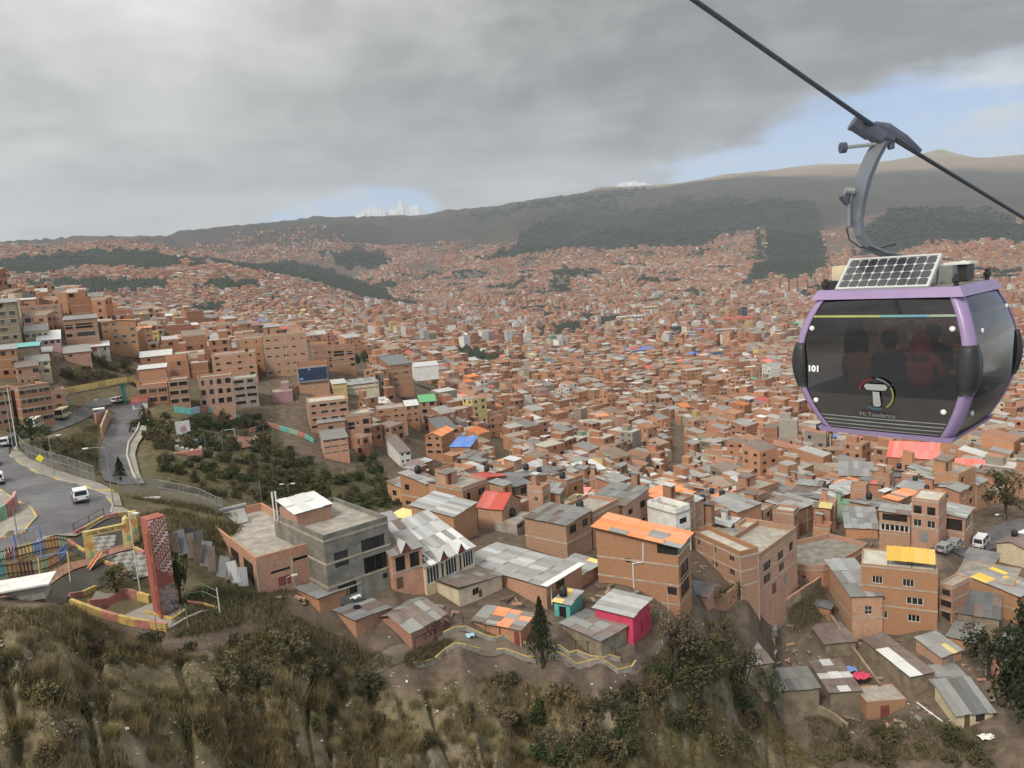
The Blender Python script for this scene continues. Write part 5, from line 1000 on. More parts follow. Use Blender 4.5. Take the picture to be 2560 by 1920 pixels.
# the gaps get smaller houses
M_ = 16000; ra = np.sqrt(rng.uniform(95 ** 2, 600 ** 2, M_)); ra[:5000] = np.sqrt(rng.uniform(95 ** 2, 300 ** 2, 5000)); ga = rng.uniform(-.66, .68, M_); gx, gy = ra * np.sin(ga), ra * np.cos(ga); gzz = H(gx, gy); gpx, gpy, _ = proj(np.stack([gx, gy, gzz], 1)); gok = allowed(gpx, gpy)
for g in NEARGREEN: gok &= ~(in_poly(gpx, gpy, g) & (ra < 500))
EX = []
for i in np.nonzero(gok)[0]:
    ro = (R(50) if ra[i] < 350 else R(38)) + rng.normal(0, R(7)) if ga[i] > -.22 else -ga[i] - R(4)
    for w, d in (((7, 7.5), (6, 6), (4.5, 5), (3.5, 4), (2.4, 3)) if gpy[i] < 1440 else ((4, 5), (3, 3.6), (2.4, 2.6))):
        if occ_rect(gx[i], gy[i], ro, w, d, -.15, False) == 0: occ_rect(gx[i], gy[i], ro, w, d, -.3); EX.append((gx[i], gy[i], ro, w, d, gx[i], gy[i], ra[i], gzz[i], gpx[i], gpy[i])); break
EX = np.array(EX); T0 = np.concatenate([T0, EX[:, :7]]); rr = np.concatenate([rr, EX[:, 7]]); zc = np.concatenate([zc, EX[:, 8]]); px = np.concatenate([px, EX[:, 9]]); py = np.concatenate([py, EX[:, 10]]); keep = np.concatenate([keep, np.ones(len(EX), bool)])
T0, rr, zc, px, py = T0[keep], rr[keep], zc[keep], px[keep], py[keep]; n = len(T0)
fl = rng.choice([1, 2, 2, 3, 3, 4, 5], n, p=[.10, .22, .2, .22, .14, .09, .03]); town = (rr > 1000) & (rr < 3000) & (px > 900); fl = np.where(town & (rng.random(n) < .10), rng.integers(5, 9, n), fl)
fl = np.where(rr < 260, np.minimum(fl, rng.choice([1, 2, 2, 3], n)), fl)
fl = np.where(rr < 170, np.minimum(fl, 2), fl); fl = np.where(py > 1440, 1, fl); fl = np.where(T0[:, 3] < 4.6, np.minimum(fl, 2), fl); hh = fl * rng.uniform(2.5, 2.85, n) + rng.uniform(0, .5, n)
slope = np.where(rng.random(n) < .62, rng.uniform(.06, .26, n) * rng.choice([1, 1, 1, -1], n), 0); 
TT = np.concatenate([T0[:, :5], zc[:, None], hh[:, None], fl[:, None], pick(n, WALLC), pick(n, ROOFC), slope[:, None]], 1)
TT[:, 8:11] *= rng.uniform(.68, 1.02, (n, 1)); TT[:, 11:14] *= rng.uniform(.62, 1.02, (n, 1))
wd = np.nonzero((TT[:, 9] > .5) & (fl > 4) | (town & (fl > 6)))[0]
tw = wd[rng.random(len(wd)) < .25]; TT[tw, 8:11] = rng.uniform(.45, .72, (len(tw), 1)) * np.array([[1, .97, .92]])
flat0 = slope == 0; TT[flat0, 11:14] = pick(int(flat0.sum()), [(5, (.34, .31, .27)), (3, (.42, .38, .33)), (2, (.30, .17, .11)), (1, (.5, .48, .45))])
neg = slope < 0; TT[neg, 14] *= 1
inview = (px > -40) & (px < 2600) & (py < 1960)
NIND = 300 - len(HEROES)
size = np.where(inview, 1.0 / rr, 0); ind = np.argsort(-size)[:NIND]
mask = np.zeros(n, bool); mask[ind] = True
FARCITY = TT[~mask]
city_mesh('town_houses', FARCITY, 'thousands of small brick houses with tin roofs covering the valley floor and hillsides beyond the near streets')
# ------------------------------------------------------------------ the largest of them, one by one
LAND = []
for k, hdat in HEROES.items():
    if hdat['short']:
        c, s = math.cos(hdat['rot']), math.sin(hdat['rot']); q = np.array([hdat['x'] + hdat['w'] / 2 * c - hdat['d'] / 2 * s, hdat['y'] + hdat['w'] / 2 * s + hdat['d'] / 2 * c, hdat['z'] + hdat['h'] * .7]); LAND.append((*proj(q)[:2], hdat['short']))
USED = set()
WN = ['one', 'two', 'three', 'four', 'five']
ROOFKIND = [('grey', 30, 'grey tin'), ('new', 22, 'pale tin'), ('old', 8, 'rusty brown'), ('white', 7, 'white'), ('orange', 4, 'orange'), ('red', 2.2, 'red'), ('coral', 1.5, 'coral'), ('blue', 1.2, 'blue'), ('yellow', 2, 'yellow'), ('teal', .8, 'teal'), ('green', .8, 'green'), ('dark', 3, 'dark')]
WALLKIND = [('orange brick', BRICK[0], 30), ('pale brick', BRICK[1], 26), ('dull brick', BRICK[2], 18), ('adobe', ADOBE, 5), ('grey concrete', CONC, 4), ('cream', PAINT['cream'], 4), ('white', PAINT['white'], 2.5), ('pink', PAINT['pink'], 1), ('yellow', PAINT['yellow'], 1), ('pale green', PAINT['green'], .7), ('salmon', PAINT['salmon'], 1)]
def rel_label(desc, px, py):
    ls = sorted(LAND, key=lambda l: math.hypot(l[0] - px, l[1] - py)); cand = []
    for l in ls[:8]:
        dx, dy = px - l[0], py - l[1]; dist = math.hypot(dx, dy)
        if abs(dx) > 1.3 * abs(dy): w_ = ('right of' if dx > 0 else 'left of')
        else: w_ = ('beyond' if dy < 0 else 'below')
        w_ = ('just ' if dist < 60 else 'well ' if dist > 260 else '') + w_; cand.append((w_, l[2]))
    for w_, s_ in cand:
        t = f'{desc} {w_} the {s_}'
        if t not in USED and len(t.split()) <= 16: USED.add(t); return t
    for i in range(len(cand)):
        for j in range(len(cand)):
            t = f'{desc} {cand[i][0]} the {cand[i][1]}, {cand[j][0]} the {cand[j][1]}'
            if i != j and t not in USED and len(t.split()) <= 16: USED.add(t); return t
    return None
IND = []
for q in ind:
    x, y, ro, w, d = TT[q, :5]; z = zc[q]; rg = random.Random(int(q) * 7 + 1); f_ = int(fl[q]); h = hh[q]
    wn, wm, _ = rg.choices(WALLKIND, [k[2] for k in WALLKIND])[0]; wn, wm, _ = rg.choices(WALLKIND[:3], (3, 3, 2))[0] if rr[q] < 185 and w * d > 30 else (wn, wm, _); flat = rg.random() < .36; wn, wm = (wn, wm) if f_ < 3 or wn in ('orange brick', 'pale brick', 'dull brick') else ('pale brick', BRICK[1]); rk, _, rn = rg.choices(ROOFKIND, [k[1] * (.35 if k[0] in ('red', 'coral', 'green', 'blue', 'teal', 'yellow', 'white') and rr[q] < 190 else 1) for k in ROOFKIND])[0]
    if py[q] > 1440: wn, wm = rg.choice([('adobe', ADOBE), ('dull brick', BRICK[2]), ('adobe', ADOBE)]); flat = False; rk, rn = rg.choice([('old', 'rusty brown'), ('grey', 'grey tin'), ('dark', 'dark')]); h = rg.uniform(1.7, 2.3)
    blindf, blindl = rg.random() < .25, rg.random() < .5
    kinds = rg.choice([['bk', 'b'], ['ak', 'hole'], ['cw', 'bw', 'b'], ['bk', 'ck', 'b'], ['hole', 'bk']]); wins = {}
    if not blindf: wins['front'] = grid_win(w, h, f_, max(1, int(w / 2.7)), 1.3, 1.15, rg, .15, kinds, door=(0, 'door%d' % rg.randrange(4)) if rg.random() < .4 else None)
    if not blindl: wins['left'] = grid_win(d, h, f_, max(1, int(d / 3)), 1.15, 1.05, rg, .3, kinds)
    tank = 1 if rg.random() < .22 else 0; room = (1 if rg.random() < .5 else 0) if flat else 0
    rt_ = 'flat' if flat else rg.choice(['mono', 'mono', 'monox', 'monol', 'gablex', 'gabley'])
    desc = f'{WN[f_ - 1]} storey {wn} house, ' + (('roof room' if room else 'flat roof') if flat else f'{rn} roof') + (', tank' if tank else '')
    c, s = math.cos(ro), math.sin(ro); P = proj(np.array([x + w / 2 * c - d / 2 * s, y + w / 2 * s + d / 2 * c, z + h * .7])); lab = rel_label(desc, P[0], P[1]) or desc + ' in the dense rows of the town'
    near = rr[q] < 200
    make_house(lab, 'house', x, y, z, ro, w, d, h, f_, wm, rt_, wins, rg, split=near, group='brick houses of the town', roofmat=({rk: 4, 'old': 1} if near else rk), pitch=rg.uniform(.06, .18), sheets=(1.2, 2.6) if near else None, tank=tank, room=room, parapet=rg.uniform(.25, 1.0), cols=rg.random() < .35, slabs=wn != 'adobe', found=4)
for h_ in HEROES.values():
    if not h_['root'].get('group'): h_['root']['group'] = 'brick houses of the town'
# ------------------------------------------------------------------ woods on the far hills
def blob(seed):
    b = rng.uniform(.75, 1.15, 8); V = [(0, 0, 1.0)] + [(math.cos(a) * b[i], math.sin(a) * b[i], .38) for i, a in enumerate(np.arange(6) * PI / 3)] + [(math.cos(a) * .6, math.sin(a) * .6, -.15) for a in np.arange(6) * PI / 3 + .5]
    F = [(0, 1 + i, 1 + (i + 1) % 6) for i in range(6)] + [(1 + i, 7 + i, 1 + (i + 1) % 6) for i in range(6)] + [(1 + (i + 1) % 6, 7 + i, 7 + (i + 1) % 6) for i in range(6)]; return np.array(V), np.array(F)
LEAFD = None
def foliage_mat(name, c1, c2, c3=None):
    m, t, b = base_mat(name, 0.85, 0, 0.15); p = pos(t); n = n_noise(t, 1.2, 5, 0.7, p); n2 = n_noise(t, 7, 3, 0.6, p)
    c = mixc(t, sstep(t, n, .35, .65), c1, c2); c = mixc(t, mth(t, 'MULTIPLY', sstep(t, n2, .45, .7), .7), c, c3 or tuple(x * 1.5 for x in c2)); c = hsv_rand(t, c, .03, .4, .25)
    t.links.new(c, b.inputs['Base Color']); return m
WOODS = foliage_mat('far_wood_foliage', (0.022, 0.028, 0.018), (0.032, 0.04, 0.024), (0.045, 0.052, 0.028))
def wood_mass(name, x, y, z, s, label):
    k = len(x); V0, F0 = blob(1); nv = len(V0); ro = rng.uniform(0, 6.28, k); V = np.empty((k, nv, 3)); c, s_ = np.cos(ro), np.sin(ro); st = rng.uniform(.8, 1.7, k)
    V[:, :, 0] = x[:, None] + s[:, None] * (V0[:, 0] * c[:, None] - V0[:, 1] * s_[:, None]); V[:, :, 1] = y[:, None] + s[:, None] * (V0[:, 0] * s_[:, None] + V0[:, 1] * c[:, None]); V[:, :, 2] = z[:, None] + (s * st)[:, None] * V0[None, :, 2]
    F = (np.arange(k)[:, None, None] * nv + F0[None]).reshape(-1, 3); o = inst(name, np_mesh(name, V.reshape(-1, 3), F, WOODS)); tag(o, label, kind='stuff'); return o
N = 260000; a = rng.uniform(-.66, .66, N); r = np.sqrt(rng.uniform(500 ** 2, 9000 ** 2, N)); r[:60000] = np.sqrt(rng.uniform(500 ** 2, 3500 ** 2, 60000)); x = r * np.sin(a); y = r * np.cos(a); z = H(x, y); px_, py_, _d = proj(np.stack([x, y, z], 1))
jx = px_ + (fbm(x / (r * .008), y / (r * .008), 4, 41) - .5) * 76 + rng.normal(0, 5, N); jy = py_ + (fbm(x / (r * .008), y / (r * .008), 4, 43) - .5) * 30 + rng.normal(0, 2.5, N)
m = forest_mask(jx, jy, r); m = m | ((r > 800) & (r < 4500) & (fbm(x / 130, y / 130, 3, 77) > .67) & (rng.random(N) < .35)); x, y, z, r = x[m], y[m], z[m], r[m]
wood_mass('far_woods', x, y, z, rng.uniform(4.5, 8, len(x)) * np.interp(r, [600, 3000, 8000], [.75, 1, 1.7]), 'dark planted woods on the far hillsides and in the city parks')

# ------------------------------------------------------------------ larger buildings that stand out of the valley floor
TOWNM = {k: plain('facade_' + k, v, .8, 0, .15, .2) for k, v in dict(white=(.62, .61, .58), cream=(.56, .50, .36), grey=(.36, .36, .36), brick=(.42, .21, .125), dark=(.10, .105, .115), red=(.42, .10, .085), blue=(.13, .20, .50), green=(.16, .40, .2)).items()}
def block(label, px, yb, wpx, hpx, r, wall, floors, roof=None, bays=5, rot=None, d=None, name='apartment_tower', cat='tower block'):
    P = at_r(px, yb, r); z = Hs(P[0], P[1]); k = np.linalg.norm(P) / FOC; w, h = wpx * k, hpx * k + (P[2] - z); a = math.atan2(P[0], P[1]); rz = -a + (R(14) if rot is None else R(rot)); d = d or min(w * .8, 25)
    root = empty(name, (P[0], P[1], z), rz); tag(root, label, cat); m = TOWNM[wall]
    MB().box(-w / 2, w / 2, 0, d, -6, h).build('wall', m, root); MB().box(-w / 2 - .4, w / 2 + .4, -.4, d + .4, h, h + 1.0).build('roof', TOWNM[roof or 'grey'], root)
    fh = h / floors
    for f in range(floors):
        b = MB()
        for i in range(bays): u = -w / 2 + w * (i + .5) / bays; b.box(u - w / bays * .34, u + w / bays * .34, -.12, 0, f * fh + fh * .32, f * fh + fh * .78)
        for i in range(2): v = d * (i + .5) / 2; b.box(-w / 2 - .12, -w / 2, v - d * .16, v + d * .16, f * fh + fh * .32, f * fh + fh * .78); b.box(w / 2, w / 2 + .12, v - d * .16, v + d * .16, f * fh + fh * .32, f * fh + fh * .78)
        b.build('window_row', GLASS, root)
block('white slab tower of three bays above the left valley park', 1172, 832, 26, 30, 1800, 'white', 9, bays=3); block('plain white block of many floors behind the white warehouse park', 1026, 886, 20, 28, 950, 'white', 7, bays=3)
block('blue glazed white office block in the middle of the town', 1418, 958, 44, 20, 700, 'white', 5, 'white', 6); block('cream tower with a dark glass side beyond the wide blind block', 1674, 866, 28, 30, 1100, 'cream', 8, 'dark', 3)
block('white office block right of the cream tower', 1728, 850, 26, 18, 1250, 'white', 5); block('dark layered office block between the cream tower and the white office', 1700, 832, 36, 14, 1400, 'dark', 3, 'dark')
block('broad white factory hall below the right hillside city', 1580, 806, 66, 15, 1900, 'white', 2, 'white', 8, name='factory_hall', cat='hall'); block('pair topped cream block above the factory hall', 1628, 780, 34, 12, 2200, 'cream', 3, 'cream', 4)
block('hall with a long bright blue roof in the right middle of the town', 1602, 890, 70, 13, 950, 'brick', 1, 'blue', 4, name='market_hall', cat='hall', rot=10, d=40); block('long red roofed hall left of the cabin', 1846, 806, 90, 8, 1700, 'brick', 1, 'red', 6, name='market_hall', cat='hall', d=60)
block('long grey institute building with window rows, left of the cabin', 1818, 846, 56, 20, 1350, 'grey', 5, bays=9); block('dark slim tower pair near the red roofed hall', 1862, 790, 12, 22, 1850, 'dark', 8, bays=2)
block('white tower with grid windows right of the town centre', 1712, 928, 14, 22, 800, 'white', 7, bays=2); block('white terrace block above the left valley', 1195, 838, 18, 18, 1700, 'white', 5, bays=3)
block('hall with a bright green roof right of the dark park', 1208, 916, 26, 10, 720, 'brick', 1, 'green', 3, name='market_hall', cat='hall')
# ------------------------------------------------------------------ roads, pavements, yards (draped sheets)
def drape(name, poly, mat, lift=0.12, step=1.3, px=True, kind='structure', skirt=0.0):
    P = [hit(*p)[:2] for p in poly] if px else [np.array(p) for p in poly]; B = []
    for i in range(len(P)):
        a, b = P[i], P[(i + 1) % len(P)]; k = max(1, int(np.linalg.norm(b - a) / step)); B += [a + (b - a) * j / k for j in range(k)]
    B = np.array(B); nb = len(B); x0, y0 = B.min(0); x1, y1 = B.max(0); X, Y = np.meshgrid(np.arange(x0, x1, step), np.arange(y0, y1, step)); m = in_poly(X, Y, [tuple(p) for p in B]); I = np.stack([X[m], Y[m]], 1)
    if len(I): I = I[np.min(np.hypot(I[:, None, 0] - B[None, :, 0], I[:, None, 1] - B[None, :, 1]), 1) > step * .45]
    vs = [Vector(map(float, p)) for p in B] + [Vector(map(float, p)) for p in I]
    r = delaunay_2d_cdt(vs, [(i, (i + 1) % nb) for i in range(nb)], [], 1, 1e-5); V = np.array([v[:] for v in r[0]]); F = [f for f in r[2]]
    z = ground_z(V[:, 0], V[:, 1]) + lift
    V3 = np.column_stack([V, z]); F = [f if np.cross(V[f[1]] - V[f[0]], V[f[2]] - V[f[0]]) > 0 else f[::-1] for f in F if len(f) == 3]
    o = inst(name, np_mesh(name, V3, np.array(F), mat, smooth=True)); o['kind'] = kind; return o
ROAD = [(283,1268),(262,1240),(215,1222),(150,1205),(95,1188),(55,1166),(24,1142),(22,1122),(50,1098),(110,1090),(200,1055),(262,1016),(310,1002),(290,992),(230,1002),(160,1043),(100,1060),(40,1082),(-30,1104),(-120,1130),(-200,1180),(-200,1230),(0,1228),(45,1258),(78,1273),(92,1297),(60,1334),(0,1352),(-200,1400),(-200,1440),(0,1384),(100,1358),(185,1335),(250,1306),(278,1285)]
drape('road', ROAD, ASPH, 0.16)
drape('lower_road', [(266,1022),(312,1006),(345,1012),(356,1040),(343,1080),(320,1115),(316,1145),(328,1180),(340,1212),(300,1212),(262,1203),(245,1172),(247,1130),(263,1085),(286,1050),(290,1034)], ASPH, 0.14)
drape('pavement', [(24,1142),(55,1166),(95,1188),(150,1205),(215,1222),(262,1240),(283,1268),(306,1270),(298,1240),(250,1212),(130,1175),(75,1150),(52,1130),(40,1115)], PAVE, 0.28)
drape('pavement', [(-200,1444),(0,1386),(100,1360),(185,1337),(250,1308),(280,1287),(284,1270),(306,1272),(330,1284),(262,1304),(190,1345),(0,1402),(-200,1462)], PAVE, 0.26)
drape('pavement', [(-200,1226),(0,1226),(43,1257),(76,1272),(90,1297),(58,1332),(0,1350),(-200,1398)], PAVE, 0.27)
drape('pavement', [(358,1040),(345,1082),(322,1117),(318,1147),(330,1182),(345,1216),(362,1214),(345,1170),(338,1140),(345,1115),(365,1085),(376,1040)], PAVE, 0.45)
PATH = [(-10,1500),(58,1483),(121,1434),(214,1402),(289,1369),(333,1354),(338,1374),(262,1395),(186,1427),(125,1467),(60,1496)]
RUBBLE = road_mat('play_ground_rubber', (0.055, 0.05, 0.045), 0.2, 0.2)
drape('play_ground', [(130,1468),(188,1428),(262,1396),(318,1440),(240,1474),(170,1496),(60,1510),(62,1497)], RUBBLE, 0.10)
drape('play_ground', [(200,1336),(258,1300),(330,1290),(336,1350),(290,1368),(214,1400),(172,1372)], RUBBLE, 0.10)
PBR = brick_mat('path_brick', (0.30, 0.15, 0.10), (0.26, 0.13, 0.09), (0.2, 0.14, 0.1), 0.3, 0.3, 0)
PBR = plain('path_brick_paving', (0.27, 0.15, 0.11), 0.9, 0, 0.25, 3.0)
drape('path', PATH, PBR, 0.17)
def checker_mat():
    m, t, b = base_mat('checker_paving', 0.85); p = pos(t); mp = nd(t, 'ShaderNodeMapping'); mp.inputs['Rotation'].default_value = (0, 0, 0.55); t.links.new(p, mp.inputs[0])
    c = nd(t, 'ShaderNodeTexChecker'); c.inputs['Scale'].default_value = 1.35; c.inputs['Color1'].default_value = (.27, .255, .23, 1); c.inputs['Color2'].default_value = (.13, .12, .115, 1); t.links.new(mp.outputs[0], c.inputs[0]); t.links.new(c.outputs[0], b.inputs['Base Color']); return m
CHK = checker_mat()
drape('paving', [(264,1397),(338,1377),(366,1386),(376,1442),(334,1452),(318,1438)], CHK, 0.14)
drape('paving', [(228,1394),(286,1372),(290,1340),(232,1345)], CHK, 0.14)
drape('paving', [(300,1545),(350,1522),(382,1508),(470,1514),(540,1526),(419,1577)], PAVE, 0.10)
drape('yard', [(183,1518),(240,1478),(310,1492),(226,1524),(300,1545)], plain('grit', (0.22, 0.20, 0.17), .95, 0, .4, 6), 0.08)
PITCHM = plain('pitch_clay', (0.24, 0.13, 0.09), 0.9, 0, 0.2, 0.6)
drape('sports_pitch', [(520,1122),(600,1092),(680,1090),(640,1118),(560,1130)], PITCHM, 0.25)
STEPP = [(868,1660),(1000,1612),(1085,1600),(1110,1575),(1160,1585),(1240,1604),(1262,1596),(1320,1618),(1420,1640),(1440,1634),(1520,1654),(1580,1660),(1690,1560),(1720,1570),(1592,1690),(1540,1684),(1450,1668),(1420,1672),(1330,1652),(1264,1634),(1250,1640),(1180,1632),(1120,1618),(1040,1650),(960,1680),(890,1690)]
drape('path', STEPP, DIRT, 0.10, 0.9)
drape('street', [(2335,1380),(2420,1340),(2480,1318),(2700,1290),(2700,1340),(2560,1352),(2480,1375),(2420,1400)], ASPH, 0.2)
drape('street', [(1880,1530),(1990,1470),(2010,1478),(1900,1545),(1820,1590),(1790,1580)], DIRT, 0.12)

# ------------------------------------------------------------------ walls, kerbs and fences made piece by piece
def gpt(p, up=0.0): q = hit(*p) if len(p) == 2 else np.array(p); q = np.array([q[0], q[1], gz(q[0], q[1])]); q[2] += up; return q
def resample(pts, step):
    P = [gpt(p) for p in pts]; out = [P[0]]
    for a, b in zip(P[:-1], P[1:]):
        k = max(1, round(np.linalg.norm(b - a) / step)); out += [a + (b - a) * j / k for j in range(1, k + 1)]
    for q in out: q[2] = gz(q[0], q[1])
    return out
def low_wall(name, label, pts, h, t, mats, step=1.6, part='wall_block', cat='low wall', group=None, sink=0.5, capm=None):
    P = resample(pts, step); root = empty(name, tuple(P[0])); tag(root, label, cat, group); o0 = P[0]
    for i, (a, b) in enumerate(zip(P[:-1], P[1:])):
        e = b - a; L = np.linalg.norm(e[:2]); n = np.array([-e[1], e[0], 0]) / L * t / 2; ex = e / 2 * 0.985; c = (a + b) / 2 - o0; m = mats[i % len(mats)] if isinstance(mats, list) else mats
        bb = MB().obox(c + np.array([0, 0, (h - sink) / 2]), ex, n, np.array([0, 0, (h + sink) / 2])); w_ = bb.build(part, m, root)
        if capm: MB().obox(c + np.array([0, 0, h + 0.03]), ex, n * 0.95, np.array([0, 0, 0.025])).build('coping', capm[i % len(capm)], w_)
    return root
low_wall('kerb', 'yellow and grey kerb round the outside of the road bend', [(24,1141),(55,1165),(95,1187),(150,1204),(215,1221),(262,1239),(283,1267),(278,1286)], .32, .25, [CONC, CONC, CONCD, CONC, YELLOWK], 2.0, 'kerb_stone', 'kerb')
low_wall('kerb', 'yellow kerb round the pavement corner at the left edge', [(0,1228),(45,1258),(78,1273),(92,1297),(60,1334),(0,1352)], .32, .25, [YELLOWK, CONC, YELLOWK], 2.0, 'kerb_stone', 'kerb')
low_wall('planter_wall', 'long yellow and pink low wall along the front of the little park', [(179,1516),(419,1579)], .75, .38, [YELLOWK, YELLOWK, PINKK, YELLOWK, PINKK], 1.5, capm=[YELLOWK, YELLOWK, PINKK])
low_wall('planter_wall', 'pink graffitied planter wall in front of the round bush', [(223,1521),(315,1490),(345,1498)], .85, .3, PINKK, 1.6)
low_wall('planter_wall', 'yellow planter wall joining the pink one to the red tower', [(346,1499),(376,1508)], .85, .3, YELLOWK, 1.6)
low_wall('planter_wall', 'short yellow and pink kerb wall left of the round bush', [(174,1495),(240,1475)], .5, .3, [PINKK, YELLOWK], 1.6)
low_wall('kerb', 'worn pink kerb right of the red tower', [(469,1510),(544,1526)], .35, .3, [PINKK, YELLOWK, PINKK], 1.6, 'kerb_stone', 'kerb')
low_wall('kerb', 'grey kerb closing the park on the right side', [(421,1578),(544,1528)], .3, .3, CONC, 2.0, 'kerb_stone', 'kerb')
low_wall('kerb', 'yellow kerb round the foot of the red tower', [(365,1534),(432,1552),(463,1531)], .3, .25, YELLOWK, 1.5, 'kerb_stone', 'kerb')
low_wall('kerb', 'pink and yellow kerb left of the park gate', [(171,1356),(214,1384)], .4, .25, [PINKK, YELLOWK], 1.4, 'kerb_stone', 'kerb')
low_wall('kerb', 'pink and yellow kerb beside the checkered paving', [(257,1406),(318,1437)], .4, .25, [YELLOWK, PINKK], 1.4, 'kerb_stone', 'kerb')
low_wall('kerb', 'kerb of yellow and pink blocks between the road pavement and the play ground', [(187,1340),(260,1300),(333,1288)], .55, .3, [PINKK, YELLOWK, YELLOWK], 1.6, 'kerb_stone', 'kerb')
low_wall('kerb', 'yellow and red kerb at the right of the park gate', [(338,1376),(362,1388)], .45, .3, [YELLOWK, PINKK], 1.2, 'kerb_stone', 'kerb')
low_wall('mural_wall', 'curved wall painted pink and green at the left edge by the road', [(-80,1320),(0,1312),(20,1300),(38,1282),(44,1266)], 2.0, .3, [PINKK, PINKK, PAINT['green'], PINKK, PAINT['pink']], 2.2, 'painted_panel', 'painted wall')
low_wall('retaining_wall', 'stained retaining wall between the upper street and the lower road', [(240,1058),(262,1052),(272,1050),(262,1076),(256,1094)], 2.6, .4, [PAINT['salmon'], CONC, PAINT['salmon']], 3.0, 'wall_block', 'retaining wall')
low_wall('retaining_wall', 'pale retaining wall along the right side of the lower road', [(358,1036),(345,1080),(322,1115),(318,1146),(330,1182),(342,1210)], .9, .3, CONCP, 3.0, 'wall_block', 'retaining wall')
low_wall('painted_wall', 'turquoise and red painted wall along the top of the gully', [(436,1030),(478,1036),(520,1030),(560,1042),(600,1052)], 1.6, .25, [PAINT['teal'], PAINT['sky'], PINKK], 4, 'painted_panel', 'painted wall')
low_wall('painted_wall', 'green and red painted stair wall descending the gully towards the pink brick house', [(625,1082),(668,1064),(700,1074),(745,1088),(785,1108)], 1.2, .25, [PINKK, PAINT['teal'], PAINT['green']], 4, 'painted_panel', 'painted wall')
low_wall('step_wall', 'yellow topped zigzag wall on the uphill side of the foot path', [(1108,1592),(1165,1576),(1240,1604),(1262,1596),(1316,1616)], .5, .2, CONC, 1.3, 'wall_block', 'low wall', capm=[YELLOWK])
low_wall('step_wall', 'yellow topped zigzag wall on the uphill side of the path beyond the conifer', [(1375,1628),(1425,1642),(1442,1636),(1510,1654),(1526,1648),(1552,1654)], .5, .2, CONC, 1.3, 'wall_block', 'low wall', capm=[YELLOWK])
low_wall('step_wall', 'yellow topped zigzag wall on the downhill side of the path, left part', [(1034,1668),(1112,1634),(1166,1622),(1202,1632)], .5, .2, CONC, 1.3, 'wall_block', 'low wall', capm=[YELLOWK])
low_wall('step_wall', 'yellow topped zigzag wall on the downhill side of the path below the conifer', [(1242,1634),(1262,1632),(1340,1654)], .5, .2, CONC, 1.3, 'wall_block', 'low wall', capm=[YELLOWK])
low_wall('step_wall', 'yellow topped zigzag wall ending at the corner of the path, right part', [(1370,1650),(1442,1670),(1468,1664),(1546,1684),(1580,1676),(1590,1662)], .5, .2, CONC, 1.3, 'wall_block', 'low wall', capm=[YELLOWK])
low_wall('yard_wall', 'brick yard wall under a curtain of green ivy, in front of the stepped brick building', [(1788,1520),(1830,1508),(1875,1490),(1890,1482)], 2.2, .3, BRICK[0], 2.5, 'wall_block', 'yard wall')
low_wall('yard_wall', 'rough adobe wall with brick coping below the curved terrace house', [(1960,1535),(2000,1505),(2050,1470)], 2.0, .35, ADOBE, 2.5, 'wall_block', 'yard wall', capm=[BRICK[0]])
low_wall('yard_wall', 'adobe wall running downhill beside the alley to the patchwork roof', [(2078,1560),(2110,1610),(2150,1665),(2200,1735)], 1.6, .35, ADOBE, 2.5, 'wall_block', 'yard wall')
low_wall('yard_wall', 'crumbling adobe wall along the lower edge of the shacks', [(1985,1735),(2040,1780),(2080,1800),(2120,1830)], 1.2, .4, ADOBE, 2.5, 'wall_block', 'yard wall')
low_wall('brick_wall', 'long low brick wall with pale posts, under the black screen', [(693,990),(740,984),(790,975),(824,968)], 2.4, .3, BRICK[0], 5, 'wall_block', 'yard wall')

def net_me():
    b = MB(); n = 11
    for i in range(-n + 1, n):
        for s in (1, -1):
            u0 = i / n; a = (max(u0, 0), max(-u0, 0)); c = (min(1 + u0, 1), min(1 - u0, 1)); w = .008
            p, q = (a, c) if s == 1 else ((1 - a[0], a[1]), (1 - c[0], c[1])); b.quad((p[0] - w, 0, p[1]), (p[0] + w, 0, p[1]), (q[0] + w, 0, q[1]), (q[0] - w, 0, q[1]))
    return b.mesh('wire_mesh', GREYM)
NET = net_me()
def post_me(h, r, m, n=6): return MB().sweep([(0, 0, -.6), (0, 0, h)], r, n).mesh('post', m)
def mesh_fence(label, pts, h=2.4, step=2.6, mat=GREYM, net=True, rails=2, name='wire_fence', cat='fence', tilt=0.0):
    P = resample(pts, step); root = empty(name, tuple(P[0])); tag(root, label, cat); pm_ = post_me(h, .04, mat); o0 = P[0]
    for i, p in enumerate(P): inst('post', pm_, root, tuple(p - o0), (random.uniform(-tilt, tilt), random.uniform(-tilt, tilt), 0))
    for a, b in zip(P[:-1], P[1:]):
        e = b - a; L = np.linalg.norm(e[:2]); rz = math.atan2(e[1], e[0]); sl = math.atan2(e[2], L)
        if net: inst('wire_panel', NET, root, tuple(a - o0 + np.array([0, 0, .1])), (0, -sl, rz), (np.linalg.norm(e), 1, h - .15))
        for k in range(rails): MB().sweep([a - o0 + np.array([0, 0, h * (1 - .45 * k) - .05]), b - o0 + np.array([0, 0, h * (1 - .45 * k) - .05])], .03, 5).build('rail', mat, root)
    return root
mesh_fence('grey wire fence along the pavement at the road bend', [(52,1128),(70,1150),(130,1174),(175,1186),(222,1204),(240,1212)], 2.8)
mesh_fence('sagging wire fence across the grass behind the park', [(300,1232),(350,1236),(400,1240),(450,1250),(500,1262),(545,1285),(560,1290)], 2.4, tilt=.06)
mesh_fence('thin rail fence on the kerb between the road and the park', [(187,1338),(225,1318),(262,1298)], 1.4, 1.8, DARKM, False, 2, 'rail_fence')
